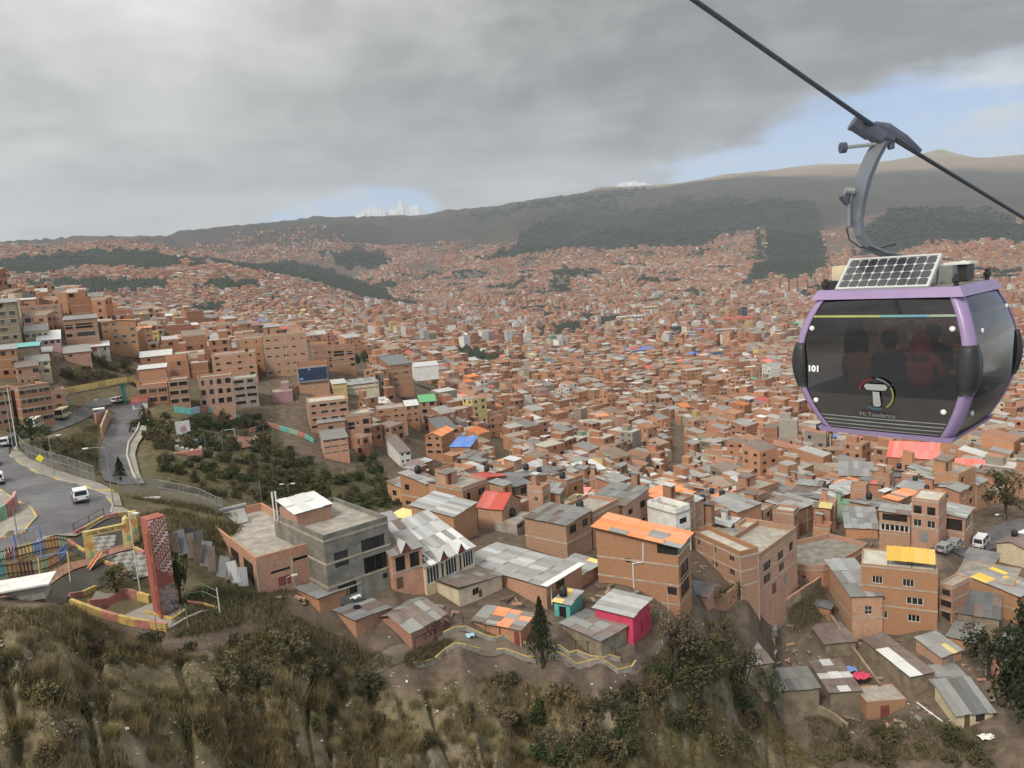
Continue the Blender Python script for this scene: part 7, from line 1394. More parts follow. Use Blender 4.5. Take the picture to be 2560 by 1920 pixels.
# ------------------------------------------------------------------ vehicles
WHEEL = MB().lathe([(.0, -.1), (.31, -.1), (.34, -.06), (.34, .06), (.31, .1), (0, .1)], n=14).mesh('wheel', RUBBER, True); RIM = MB().lathe([(0, .085), (.19, .085), (.2, .115), (0, .12)], n=10).mesh('rim', GREYM)
CW = plain('car_white', (.74, .74, .74), .25, 0, .04, 2, 0, .5); CS = plain('car_silver', (.42, .43, .44), .3, .4, .05, 2); CG = plain('bus_green', (.50, .56, .28), .4, 0, .1); CB = plain('car_dark', (.06, .065, .08), .3, 0, .1); REDL = plain('tail_light', (.35, .02, .02), .3); WLT = plain('head_light', (.7, .7, .66), .2)
def vehicle(name, label, cat, rear, front, L, Wd, low, cabin, paint, roofp=None, beltz=.9, topz=1.5, clear=.28, two=None, group=None):
    """local y runs forward; low = body outline (y, z), cabin = (rear base, rear top, front top, front base) in y"""
    a, b = gpt(rear), gpt(front); rz = math.atan2(b[1] - a[1], b[0] - a[0]) - PI / 2; root = empty(name, (a[0], a[1], a[2] + .17), rz); tag(root, label, cat, group)
    h = Wd / 2; ins = .13; B = MB(); prof = low; n = len(prof)
    V = [(-h + (.06 if z < .45 or z > beltz - .05 else 0), y, z) for y, z in prof] + [(h - (.06 if z < .45 or z > beltz - .05 else 0), y, z) for y, z in prof]
    B.add(V, [(i, (i + 1) % n, n + (i + 1) % n, n + i) for i in range(n)][::1] + [tuple(range(n - 1, -1, -1)), tuple(range(n, 2 * n))]); B.build('body', [paint] if not two else [paint], root)
    y0, y1, y2, y3 = cabin; zb, zt = beltz - .02, topz; t = h - ins
    cabv = [(-h + .04, y0, zb), (h - .04, y0, zb), (h - .04, y3, zb), (-h + .04, y3, zb), (-t, y1, zt), (t, y1, zt), (t, y2, zt), (-t, y2, zt)]
    MB().add(cabv, [(4, 5, 6, 7), (0, 1, 5, 4), (1, 2, 6, 5), (2, 3, 7, 6), (3, 0, 4, 7)]).build('cabin', roofp or paint, root)
    MB().box(-t - .01, t + .01, y1 - .03, y2 + .03, zt - .02, zt + .05).build('roof', roofp or paint, root)
    def lerp(p, q, k): return tuple(p[i] + (q[i] - p[i]) * k for i in range(3))
    def glass(nm, a_, b_, c_, d_, n_, m=.1):
        n_ = np.array(n_) * .012; P = [np.array(lerp(lerp(a_, b_, u), lerp(d_, c_, u), v)) + n_ for u, v in ((m, m * 1.2), (1 - m, m * 1.2), (1 - m, 1 - m), (m, 1 - m))]; MB().add(P, [(0, 1, 2, 3)]).build(nm, GLASS, root)
    c = cabv; glass('rear_window', c[0], c[1], c[5], c[4], (0, -1, .4)); glass('windscreen', c[2], c[3], c[7], c[6], (0, 1, .5))
    for sgn, (p, q, s_, r_) in ((1, (c[1], c[2], c[6], c[5])), (-1, (c[3], c[0], c[4], c[7]))):
        k = 4 if L > 5.2 else 2
        for i in range(k): glass('side_window', lerp(p, q, i / k), lerp(p, q, (i + 1) / k), lerp(r_, s_, (i + 1) / k) if sgn == 1 else lerp(r_, s_, (i + 1) / k), lerp(r_, s_, i / k), (sgn, 0, .2), .09)
    for y_ in (L * .19, L * .8):
        for s in (-1, 1): w_ = inst('wheel', WHEEL, root, (s * (h - .08), y_, .34 - .0), (0, PI / 2 * s, 0)); inst('rim', RIM, w_)
    for s in (-1, 1): MB().box(s * (h - .28) - .13, s * (h - .28) + .13, -.03, .02, .62, .8).build('tail_light', REDL, root); MB().box(s * (h - .28) - .14, s * (h - .28) + .14, L - .03, L + .02, .58, .72).build('headlight', WLT, root)
    MB().box(-.24, .24, -.035, .0, .5, .62).build('number_plate', PAINT['white'], root); MB().box(-h + .1, h - .1, -.06, .03, .3, .48).build('bumper', DARKM, root)
    return root
SUVP = [(0, .35), (0.02, .95), (3.3, .95), (4.3, .82), (4.42, .55), (4.4, .3), (.1, .28)]; SUVC = (.02, .22, 2.5, 3.25)
vehicle('car', 'white hatchback with a dark rear window, rounding the road bend', 'car', (206,1262), (198,1238), 4.4, 1.85, SUVP, SUVC, CW, topz=1.62, beltz=.97)
vehicle('car', 'white car seen from behind on the street below the tall poles', 'car', (11,1120), (14,1100), 4.3, 1.75, SUVP, SUVC, CW, topz=1.5)
vehicle('car', 'dark car beside the white one on the street below the tall poles', 'car', (30,1118), (38,1100), 4.3, 1.75, SUVP, SUVC, CB, topz=1.5)
vehicle('car', 'white car nosing in at the left edge above the road', 'car', (-12,1168), (-18,1140), 4.3, 1.75, SUVP, SUVC, CW, topz=1.5)
vehicle('car', 'white car cut by the left edge beside the pavement corner', 'car', (-4,1216), (-10,1190), 4.3, 1.75, SUVP, SUVC, CW, topz=1.5)
vehicle('car', 'white car parked under the footbridge', 'car', (284,1010), (308,1004), 4.3, 1.75, SUVP, SUVC, CW, topz=1.5)
BUSP = [(0, .4), (.02, 1.0), (5.6, 1.0), (6.2, .98), (6.3, .6), (6.25, .35), (.1, .33)]; BUSC = (.05, .15, 5.5, 6.0)
vehicle('minibus', 'pale green minibus with an orange striped roof, climbing the street towards the footbridge', 'minibus', (148,1052), (178,1036), 6.3, 2.1, BUSP, BUSC, CG, PAINT['cream'], 1.0, 2.35, group='green minibuses on the street')
vehicle('minibus', 'pale green minibus with a white roof, half hidden by dark bushes', 'minibus', (76,1080), (106,1064), 6.3, 2.1, BUSP, BUSC, CG, PAINT['white'], 1.0, 2.35, group='green minibuses on the street')
VANP = [(0, .4), (.02, 1.0), (4.2, 1.0), (4.7, .95), (4.8, .6), (4.75, .35), (.1, .33)]; VANC = (.04, .12, 3.7, 4.4)
vehicle('van', 'white van with a dark rear window, facing away on the street at the right', 'van', (2444,1376), (2478,1350), 4.8, 1.8, VANP, VANC, CW, None, 1.0, 1.95, group='white vans at the right')
vehicle('van', 'white van cut by the right picture edge', 'van', (2552,1362), (2590,1340), 4.8, 1.8, VANP, VANC, CW, None, 1.0, 1.95, group='white vans at the right')
vehicle('car', 'silver car parked below the cream bay house', 'car', (2350,1388), (2395,1378), 4.3, 1.75, SUVP, SUVC, CS, topz=1.45)
vehicle('car', 'dull grey car parked behind the silver one', 'car', (2378,1378), (2420,1368), 4.3, 1.75, SUVP, SUVC, CS, topz=1.45)
a = gpt((329,1082)); root = empty('motorcycle', tuple(a + np.array([0, 0, .14])), R(60)); tag(root, 'dark motorcycle with a rider coming down the lower road', 'motorcycle')
for y_ in (-.65, .65): inst('wheel', WHEEL, root, (0, y_, .32), (0, PI / 2, 0), (.95, .95, .6))
MB().sweep([(0, -.6, .5), (0, 0, .75), (0, .5, .85), (0, .65, .35)], .13, 6).build('frame', BLACKP, root); MB().box(-.35, .35, .42, .48, 1.0, 1.06).build('handlebar', DARKM, root)
# ------------------------------------------------------------------ plants
LEAF = foliage_mat('bush_leaves', (0.058, 0.055, 0.027), (0.092, 0.084, 0.040), (0.14, 0.122, 0.06))
LEAFG = foliage_mat('green_leaves', (0.028, 0.042, 0.016), (0.050, 0.072, 0.026), (0.09, 0.11, 0.04))
LEAFB = foliage_mat('brown_bush_leaves', (0.10, 0.08, 0.044), (0.15, 0.12, 0.064), (0.21, 0.17, 0.095))
NEEDLE = foliage_mat('conifer_needles', (0.020, 0.026, 0.015), (0.036, 0.044, 0.022), (0.055, 0.062, 0.03))
STRAW = foliage_mat('straw_grass', (0.16, 0.125, 0.062), (0.26, 0.205, 0.105), (0.36, 0.29, 0.16)); GRASSM = foliage_mat('short_grass', (0.105, 0.09, 0.042), (0.155, 0.132, 0.062), (0.21, 0.175, 0.09))
BARK = plain('bark', (0.07, 0.052, 0.038), .95, 0, .3, 5)
def leaf_quads(C, s, up=0.3):
    """a crumpled leaf clump (two triangles) at every centre"""
    k = len(C); d = rng.normal(size=(k, 3)); d[:, 2] *= .6; d /= np.linalg.norm(d, axis=1)[:, None]; e = np.cross(d, rng.normal(size=(k, 3))); e /= np.linalg.norm(e, axis=1)[:, None]; s = (s * rng.uniform(.6, 1.4, k))[:, None]; n = np.cross(d, e)
    V = np.stack([C - d * s, C + e * s * .6 + n * s * .2, C + d * s, C - e * s * .6 + n * s * .2], 1).reshape(-1, 3); return V, np.arange(4 * k).reshape(k, 4)
def crown_mesh(name, mat, n, clumps, cr, leaf, shape=(1, 1, 1), flat=0.0):
    cs = rng.normal(size=(clumps, 3)); cs /= np.linalg.norm(cs, axis=1)[:, None]; cs *= rng.uniform(.35, .95, (clumps, 1)); cs[:, 2] = np.abs(cs[:, 2]) * .95 if flat == 0 else cs[:, 2]
    ci = rng.integers(0, clumps, n); o = rng.normal(size=(n, 3)); o /= np.linalg.norm(o, axis=1)[:, None]; C = cs[ci] + o * (cr * rng.uniform(.5, 1.25, clumps)[ci] * rng.uniform(.55, 1, n))[:, None]; C[:, 2] = np.abs(C[:, 2]) if flat == 0 else C[:, 2]
    V, F = leaf_quads(C * np.array(shape), leaf); return np_mesh(name, V, F, mat)
BUSH = [crown_mesh('foliage', m, 1100, 16, .34, .075) for m in (LEAF, LEAFG, LEAFB, LEAF, LEAFB)]
def stems_me():
    b = MB()
    for k in range(7): a = k * .9; b.sweep([(0, 0, -.15), (.25 * math.cos(a), .25 * math.sin(a), .3), (.55 * math.cos(a + .3), .55 * math.sin(a + .3), .75)], [.035, .025, .01], 4)
    return b.mesh('stem', BARK)
STEM = stems_me(); NB = [0]
def bush(px, py, wpx, hpx, kind, label, name='bush', cat='bush', group=None, P=None):
    P = gpt((px, py)) if P is None else P; dist = math.hypot(P[0], P[1], P[2]); k = dist / FOC; root = empty(name, tuple(P), rng.uniform(0, 6.28)); tag(root, label, cat, group); w, h = wpx * k / 2, hpx * k / .95
    inst('foliage', BUSH[kind], root, (0, 0, 0), (0, 0, 0), (w, w, h)); inst('stem', STEM, root, (0, 0, 0), (0, 0, 0), (w, w, h)); return root
def conifer_me():
    V = []; n = 2600; t = rng.uniform(0, 1, n) ** .8; ang = rng.uniform(0, 6.28, n); lay = np.floor(t * 11); frac = t * 11 - lay; rad = (1 - t) ** .85 * (.55 + .45 * np.abs(np.sin(lay * 2.4 + ang * 1.0))) * (1 - .45 * frac) * np.sqrt(rng.uniform(.1, 1, n))
    return np_mesh('foliage', *leaf_quads(np.stack([rad * np.cos(ang), rad * np.sin(ang), t - .06 * rad], 1) * np.array([1, 1, 1]), .035), NEEDLE)
CONI = conifer_me()
def conifer(px, py, ytop, wpx, label, trunk=.12, lean=0.0):
    P = gpt((px, py)); T = at_r(vert_x(px, py, ytop), ytop, math.hypot(P[0], P[1])); h = T[2] - P[2]; k = np.linalg.norm(P) / FOC; root = empty('conifer', tuple(P)); tag(root, label, 'conifer'); w = wpx * k / 2
    inst('foliage', CONI, root, (0, 0, h * trunk), (0, lean, 0), (w, w * .95, h * (1 - trunk))); MB().sweep([(0, 0, -.5), (.05 * h * lean, 0, h * .5), (lean * h * .1, 0, h * .9)], [.05 * w + .1, .04 * w + .05, .02], 7).build('trunk', BARK, root); return root
def broad(px, py, wpx, hpx, kind, label, trunk=.25, n=2600, parts=20):
    P = gpt((px, py)); k = np.linalg.norm(P) / FOC; root = empty('tree', tuple(P)); tag(root, label, 'tree'); w, h = wpx * k / 2, hpx * k / .93; m = (LEAF, LEAFG, LEAFB, NEEDLE)[kind]
    inst('crown', crown_mesh('crown', m, n, parts, .36, .055, flat=1), root, (0, 0, h * (.5 + trunk / 2)), (0, 0, 0), (w, w, h * (1 - trunk) / 2 / 1.1)); b = MB(); b.sweep([(0, 0, -.5), (.04 * w, 0, h * .3), (0, .05 * w, h * .62)], [.06 * w + .08, .05 * w + .05, .03], 7)
    for q in range(6): a = q * 1.05; b.sweep([(.02 * w, 0, h * (.25 + .05 * q)), (.35 * w * math.cos(a), .35 * w * math.sin(a), h * (.5 + .04 * q)), (.65 * w * math.cos(a), .65 * w * math.sin(a), h * (.62 + .05 * q))], [.04 * w + .03, .03 * w, .01], 5)
    b.build('trunk', BARK, root); return root
conifer(1358, 1668, 1492, 112, 'lone dark conifer growing on the foot path in front of the brick corner house', .16)
conifer(303, 1203, 1142, 52, 'small dark conifer at the foot of the lower road')
conifer(1642, 1100, 1062, 26, 'slim dark cypress among the roofs near the pale green house'); conifer(1555, 1168, 1128, 22, 'slim dark cypress left of the pale green house')
broad(1752, 1790, 140, 185, 0, 'big dark tree with a dense rounded crown on the spur right of the path'); broad(1690, 1700, 110, 190, 2, 'thin brownish tree beside the lane corner', .3, 1500); broad(1860, 1800, 90, 190, 0, 'dark scrubby tree above the rusty diagonal roof', .2, 1500); broad(1930, 1800, 60, 130, 1, 'small green tree by the pale pipe on the litter slope', .2, 900)
broad(2572, 1870, 150, 290, 3, 'large dark tree filling the right edge below the grey sheet roof', .1, 3600, 26); broad(2470, 1700, 90, 120, 3, 'dark tree above the white hut, left of the large dark tree', .15, 1500)
broad(2512, 1300, 90, 110, 0, 'dark trees on the bank above the vans at the right edge', .1, 1500)
broad(1042, 1462, 66, 82, 0, 'dark leafy tree in the yard of the salmon row house', .15, 1500)
broad(292, 1490, 96, 62, 0, 'round dark bush tree behind the pink planter wall', .22, 2200); broad(452, 1508, 60, 118, 1, 'tall dark green shrub right behind the red tower', .05, 2200)
broad(80, 1112, 86, 62, 1, 'dense dark green bush in front of the second minibus', .05, 1800); broad(115, 1140, 96, 44, 0, 'low dark bush behind the wire fence at the road bend', .05, 1500)
broad(1110, 1215, 90, 52, 1, 'dark tree grove between the white house at the gully lip and the town', .12, 2200); broad(2380, 1860, 60, 56, 0, 'grey green bush left of the white hut', .1, 900)
broad(1610, 1180, 26, 34, 1, 'green tree behind the pale green house', .15, 700); broad(1440, 1165, 40, 30, 1, 'small dark tree among the grey roofs beyond the lilac house', .15, 700)
LBL = ['dark olive bush', 'green bush', 'dry brown bush', 'dusky bush', 'withered brown bush']
def where(px, py):
    if py < 990: return 'on the bare hillside above the footbridge'
    if px < 260: return 'on the bank between the two roads'
    return 'in the gully below the black screen'
for nm_, p_ in (('red slab tower', (400,1420)), ('lone conifer', (1358,1590)), ('twin headed lamp', (724,1235)), ('clay pitch', (600,1110)), ('grandstand', (490,1110)), ('scrap metal fence', (530,1420)), ('yellow gateway', (255,1350)), ('largest straw tussock', (700,1745)), ('red tarpaulin', (2152,1700)), ('lower road', (300,1120)), ('footbridge', (250,975)), ('long yellow park wall', (300,1548)), ('big dark tree on the spur', (1750,1700)), ('bright bent pipe', (1480,1810)), ('foot path corner', (1585,1675))): LAND.append((*p_, nm_))
pts = []
def scatter(poly, n, sep, zone, kinds, wr, hr, grp, maxr=400, nm='bush'):
    xs = [p[0] for p in poly]; ys = [p[1] for p in poly]; got = 0; tries = 0
    while got < n and tries < n * 40:
        tries += 1; x, y = rng.uniform(min(xs), max(xs)), rng.uniform(min(ys), max(ys))
        if not in_poly(np.array([x]), np.array([y]), poly)[0] or any(abs(x - a) < sep and abs(y - b) < sep * .55 for a, b in pts): continue
        P = hit(x, y)
        if math.hypot(P[0], P[1]) > maxr: continue
        i, j = int(P[0] - OX), int(P[1] - OY)
        if 0 <= i < ON and 0 <= j < ON and OCC[i, j] in (1, 3): continue
        pts.append((x, y)); got += 1; k = int(rng.choice(kinds)); w_, h_ = rng.uniform(*wr), rng.uniform(*hr); sz = (w_ - wr[0]) / (wr[1] - wr[0]); d_ = ('small ' if sz < .33 else 'wide ' if sz > .7 else '') + LBL[k]; bush(x, y, w_, h_, k, (rel_label(d_, x, y) or f'{d_} {zone}').replace('bush', nm), nm, nm, group=grp)
scatter(GULLY, 150, 12, 'in the gully below the black screen', [0, 0, 1, 1, 3, 4], (22, 56), (14, 32), 'bushes in the gully')
scatter([(170,915),(250,890),(330,900),(330,960),(220,965),(150,940)], 22, 12, 'on the bare hillside above the footbridge', [0, 3, 2, 4], (16, 34), (10, 18), 'bushes on the hillside above the footbridge')
scatter([(130,1110),(200,1080),(240,1100),(245,1190),(150,1165)], 12, 13, 'on the bank between the two roads', [0, 2, 4, 1], (18, 34), (10, 18), 'bushes on the bank between the roads')
scatter([(880,905),(960,885),(1030,905),(1030,928),(940,925)], 14, 16, 'in the dark park behind the white warehouse', [3, 3, 1], (22, 34), (26, 44), 'trees of the park behind the white warehouse', 900, 'tree')
SLOPE = [(-60,1500),(170,1505),(240,1560),(430,1630),(560,1600),(700,1600),(790,1640),(960,1720),(1100,1700),(1280,1690),(1400,1730),(1560,1740),(1650,1680),(1780,1640),(1850,1720),(1960,1850),(1990,1930),(-60,1930)]
scatter([(430,1640),(480,1600),(700,1590),(800,1640),(960,1720),(940,1760),(720,1720),(520,1740)], 30, 22, 'on the steep slope below the park and the brick hall', [3, 0, 4, 2, 0], (34, 80), (24, 52), 'bushes on the near slope')
scatter([(1150,1680),(1290,1690),(1400,1720),(1560,1740),(1700,1700),(1850,1760),(1940,1900),(1400,1910),(1100,1800)], 38, 22, 'on the steep slope below the foot path', [3, 0, 4, 4, 2, 1], (34, 80), (24, 56), 'bushes on the near slope')
scatter([(-20,1500),(170,1505),(260,1580),(420,1640),(500,1760),(500,1920),(-20,1920)], 13, 30, 'on the grassy brow at the lower left', [4, 2, 2, 0], (36, 80), (20, 46), 'bushes on the grassy brow')
scatter([(500,1760),(1100,1760),(1100,1915),(500,1915)], 13, 30, 'on the bare clay at the bottom', [4, 2, 0], (30, 70), (18, 40), 'bushes on the bare clay')
scatter([(2050,1840),(2350,1830),(2480,1880),(2460,1915),(2050,1915)], 17, 22, 'on the rubbish strewn bank at the bottom right', [0, 3, 4, 2], (26, 60), (18, 36), 'bushes on the rubbish bank')
scatter([(1770,1545),(1885,1530),(1895,1640),(1800,1690),(1730,1640)], 10, 15, 'on the bank below the ivy wall', [0, 3, 2, 4], (24, 50), (16, 30), 'bushes below the ivy wall')
# ivy on the yard wall
V, F = leaf_quads(np.array([gpt((1788 + 104 * t, 1520 - 40 * t + 3 * math.sin(9 * t))) * .998 + np.array([0, 0, rng.uniform(.2, 2.5)]) for t in rng.uniform(0, 1, 1500)]) + rng.normal(size=(1500, 3)) * .16, .13)
o = inst('ivy', np_mesh('ivy', V, F, LEAFG)); tag(o, 'thick green ivy hanging over the tile topped brick yard wall', 'climbing plant')

# grass: nobody could count it
def blades(x, y, z, nb, h, spread, wid):
    k = len(x); X = np.repeat(x, nb) + rng.normal(0, 1, k * nb) * np.repeat(spread, nb); Y = np.repeat(y, nb) + rng.normal(0, 1, k * nb) * np.repeat(spread, nb); Z = np.repeat(z, nb) - .05; a = rng.uniform(0, 6.28, k * nb); hh = np.repeat(h, nb) * rng.uniform(.6, 1.2, k * nb); le = hh * rng.uniform(.1, .7, k * nb); b = rng.uniform(0, 6.28, k * nb)
    V = np.empty((k * nb, 3, 3)); V[:, 0] = np.stack([X - wid * np.cos(a), Y - wid * np.sin(a), Z], 1); V[:, 1] = np.stack([X + wid * np.cos(a), Y + wid * np.sin(a), Z], 1); V[:, 2] = np.stack([X + le * np.cos(b), Y + le * np.sin(b), Z + hh], 1); return V.reshape(-1, 3), np.arange(k * nb * 3).reshape(-1, 3)
n = 70000; a = rng.uniform(-.66, .42, n); r = rng.uniform(43, 112, n); x, y = r * np.sin(a), r * np.cos(a); z = ground_z(x, y); px_, py_, m = slope_mask(x, y, z); den = fbm(x / 7, y / 7, 4, 51); den2 = fbm(x / 2.2, y / 2.2, 3, 91)
k = (m > .25) & (px_ > -80) & (px_ < 2120) & (py_ < 1990) & (den * .6 + den2 * .4 + rng.uniform(-.10, .10, n) > .465); x, y, z, den2 = x[k], y[k], z[k], den2[k]
half = (den2 + rng.normal(0, .06, len(x))) > .54
V, F = blades(x[half], y[half], z[half], 16, rng.uniform(.35, .9, half.sum()), rng.uniform(.10, .24, half.sum()), .028); o = inst('dry_grass', np_mesh('dry_grass', V, F, STRAW)); tag(o, 'dry straw coloured grass on the near slope', kind='stuff')
V, F = blades(x[~half], y[~half], z[~half], 12, rng.uniform(.18, .5, (~half).sum()), rng.uniform(.12, .3, (~half).sum()), .03); o = inst('grass', np_mesh('grass', V, F, GRASSM)); tag(o, 'short olive grass on the near slope', kind='stuff')
# green turf of the plot behind the park and of the banks
n = 26000; PL = [[(612,1480),(720,1474),(705,1530),(800,1572),(880,1612),(1010,1652),(870,1690),(640,1600)], [(1010,1640),(1130,1600),(1110,1625),(1030,1660)], [(1600,1660),(1700,1590),(1790,1600),(1850,1680),(1800,1720),(1640,1740)], [(2020,1790),(2300,1790),(2500,1840),(2480,1900),(2040,1900)], [(1960,1480),(2060,1450),(2060,1540),(1980,1580)], [(340,1290),(420,1275),(540,1300),(620,1320),(600,1360),(500,1390),(420,1395),(345,1370)], [(470,1480),(560,1450),(620,1480),(600,1560),(480,1590),(440,1600)], [(130,1110),(240,1060),(245,1190),(150,1165)], [(300,1240),(560,1275),(640,1300),(560,1290),(400,1260)], [(380,1060),(560,1050),(680,1100),(860,1200),(870,1260),(560,1255),(400,1200)], [(150,930),(330,890),(330,965),(180,975)]]
X = []; 
for P_ in PL:
    xs = [p[0] for p in P_]; ys = [p[1] for p in P_]; q = rng.uniform((min(xs), min(ys)), (max(xs), max(ys)), (2600, 2)); q = q[in_poly(q[:, 0], q[:, 1], P_)][:900]
    X += [hit(*p) for p in q]
X = np.array(X); V, F = blades(X[:, 0], X[:, 1], ground_z(X[:, 0], X[:, 1]), 14, rng.uniform(.2, .6, len(X)), rng.uniform(.25, .6, len(X)), .05); o = inst('turf', np_mesh('turf', V, F, GRASSM)); tag(o, 'rough turf on the plots and banks beyond the park', kind='stuff')
# straw tussocks large enough to tell apart
tv, tf = blades(np.zeros(1), np.zeros(1), np.zeros(1), 420, np.array([1.0]), np.array([.22]), .016); TUS = np_mesh('blades', tv, tf, STRAW)
tz = [(700,1745,'large straw tussock spilling over the clay in the middle of the slope'), (745,1770,'straw tussock hanging just right of the largest one'), (790,1790,'straw tussock on the clay edge right of the pair of tussocks')]
for k, (px, py, lb) in enumerate(tz):
    for s in range(1): P = gpt((px, py)); o = inst('grass_tussock', TUS, None, tuple(P), (0, 0, k * 2.), (1.9, 1.9, 1.7)); tag(o, lb, 'grass tussock')
got = 0
while got < 90:
    px, py = rng.uniform(-20, 1500), rng.uniform(1590, 1915)
    if not in_poly(np.array([px]), np.array([py]), SLOPE)[0]: continue
    P = gpt((px, py)); s = rng.uniform(.7, 1.3); o = inst('grass_tussock', TUS, None, tuple(P), (rng.uniform(-.1, .1), rng.uniform(-.1, .1), rng.uniform(0, 6.28)), (s, s, s * rng.uniform(.7, 1))); tag(o, rel_label('flattened straw tussock' if s < .85 else 'tall straw tussock' if s > 1.15 else 'straw tussock', px, py) or 'straw tussock in the thick of the near slope', 'grass tussock', 'grass tussocks on the near slope'); got += 1
# litter
n = 1500; px_ = rng.uniform(0, 2450, n); py_ = rng.uniform(1560, 1915, n); hot = [(640,1600,130,60), (560,1640,120,60), (1540,1735,130,40), (1700,1780,140,80), (2230,1800,130,40), (1330,1740,150,60), (2420,1840,80,40), (980,1700,60,40)]; C = []
for px, py in zip(px_, py_):
    w_ = max(math.exp(-((px - a) / c) ** 2 - ((py - b) / d) ** 2) for a, b, c, d in hot)
    if rng.random() < .05 + .55 * w_:
        q = hit(px, py)
        if math.hypot(q[0], q[1]) < 130: C.append((q[0], q[1], gz(q[0], q[1]) + .08))
C = np.array(C); V, F = leaf_quads(C, .16); LIT = plain('litter', (.62, .62, .63), .6, 0, .3, 2.0); o = inst('litter', np_mesh('litter', V, F, LIT)); tag(o, 'scattered white and grey plastic litter on the slopes', kind='stuff')
# stones and rubble on the clay
n = 5000; a = rng.uniform(-.66, .42, n); r = rng.uniform(43, 108, n); x, y = r * np.sin(a), r * np.cos(a); z = ground_z(x, y); px_, py_, m = slope_mask(x, y, z); k = (m > .3) & (px_ > -60) & (px_ < 2120) & (py_ < 1960); x, y, z = x[k], y[k], z[k]; V0, F0 = blob(3); s = rng.uniform(.04, .16, len(x)) * rng.choice([1, 1, 1, 1.6], len(x)) * .8
V = np.stack([x[:, None] + s[:, None] * V0[None, :, 0], y[:, None] + s[:, None] * V0[None, :, 1], z[:, None] + s[:, None] * V0[None, :, 2] * .7], 2); o = inst('rubble', np_mesh('rubble', V.reshape(-1, 3), (np.arange(len(x))[:, None, None] * len(V0) + F0[None]).reshape(-1, 3), STONEM)); tag(o, 'loose stones on the eroded slope', kind='stuff')
# odd things lying about in the lower yards
def tarp(label, px, py, w, d, rz, mat, name='tarpaulin', cat='tarpaulin', up=.6):
    P = gpt((px, py)); n = 8; V = [(w * (i / n - .5), d * (j / n - .5), up + .12 * math.sin(i * 1.3) * math.cos(j * 1.1) - .25 * abs(j / n - .5)) for j in range(n + 1) for i in range(n + 1)]; F = [(j * (n + 1) + i, j * (n + 1) + i + 1, (j + 1) * (n + 1) + i + 1, (j + 1) * (n + 1) + i) for j in range(n) for i in range(n)]
    me = bpy.data.meshes.new(name); me.from_pydata(V, [], F); me.materials.append(mat); o = inst(name, me, None, tuple(P), (0, 0, rz)); tag(o, label, cat)
tarp('red tarpaulin slung over the yard beside the patchwork roof', 2152, 1712, 2.4, 1.9, .2, PAINT['magenta'], up=1.6); tarp('blue plastic sheet next to the red tarpaulin', 2126, 1690, 1.6, 1.4, -.2, PAINT['blue'], up=1.3); tarp('pale green sheet on the rubbish below the pitted grey shed', 2014, 1772, 2.8, .9, .1, PAINT['green']); tarp('white plate lying by the tilted dish below the grey building', 888, 1508, 1.3, .9, .5, PAINT['white'], 'board', 'board', .9); tarp('blue and white plastic bundle on the uphill edge of the path', 1172, 1592, 1.2, .8, .2, PAINT['sky'], 'plastic_bundle', 'plastic bundle', .3)
tarp('crumpled white sheets piled below the white hut', 2468, 1846, 2.2, 1.2, .1, PAINT['white'], 'sheet_pile', 'plastic sheets', .4)
for k, (p, q, lb) in enumerate((((1896,1734),(1964,1778),'white pipe running down the litter slope'), ((2292,1760),(2360,1810),'long pale beam leaning beside the white hut'), ((1412,1645),(1448,1668),'pale plank below the adobe yard house'), ((1470,1800),(1492,1822),'bright bent pipe lying on the bushy slope'))):
    a, b = gpt(p), gpt(q); o = MB().sweep([a - a + np.array([0, 0, .25]), (b - a) / 2 + np.array([0, 0, .2]), b - a + np.array([0, 0, .2])], .09, 6).build('pipe', WHITEM, None, tuple(a)); tag(o, lb, 'pipe')

# boards, offcuts and rubble lying between the lower houses
BZ = [([(1790,1600),(2000,1490),(2300,1610),(2560,1610),(2560,1760),(2400,1840),(2060,1800),(1900,1760)], 420), ([(640,1490),(800,1520),(1000,1600),(1130,1560),(1160,1500),(1300,1540),(1480,1540),(1600,1600),(1600,1480),(1480,1440),(1000,1480),(720,1470)], 260), ([(1000,1300),(1480,1320),(1740,1460),(1800,1560),(2060,1480),(2300,1380),(2560,1400),(2560,1330),(2100,1300),(1500,1250)], 300)]
bd = MB()
for poly, k in BZ:
    xs = [p[0] for p in poly]; ys = [p[1] for p in poly]; got = 0
    while got < k:
        x, y = rng.uniform(min(xs), max(xs)), rng.uniform(min(ys), max(ys))
        if not in_poly(np.array([x]), np.array([y]), poly)[0]: continue
        got += 1; P = hit(x, y); i, j = int(P[0] - OX), int(P[1] - OY)
        if OCC[i, j] == 1: continue
        a = rng.uniform(0, 6.28); L, w_, t_ = rng.uniform(.3, 1.5), rng.uniform(.08, .5), rng.uniform(.03, .3); e = np.array([math.cos(a), math.sin(a), rng.uniform(-.2, .3)]); bd.obox((P[0], P[1], gz(P[0], P[1]) + t_), e * L / 2, np.array([-e[1], e[0], 0]) * w_ / 2, np.array([0, 0, t_ / 2]), int(rng.integers(0, 5)))
o = bd.build('debris', [WOODM, ADOBE, TIN['old'], TIN['grey'], BRICK[2]]); tag(o, 'boards, offcuts and rubble lying between the lower houses', kind='stuff')
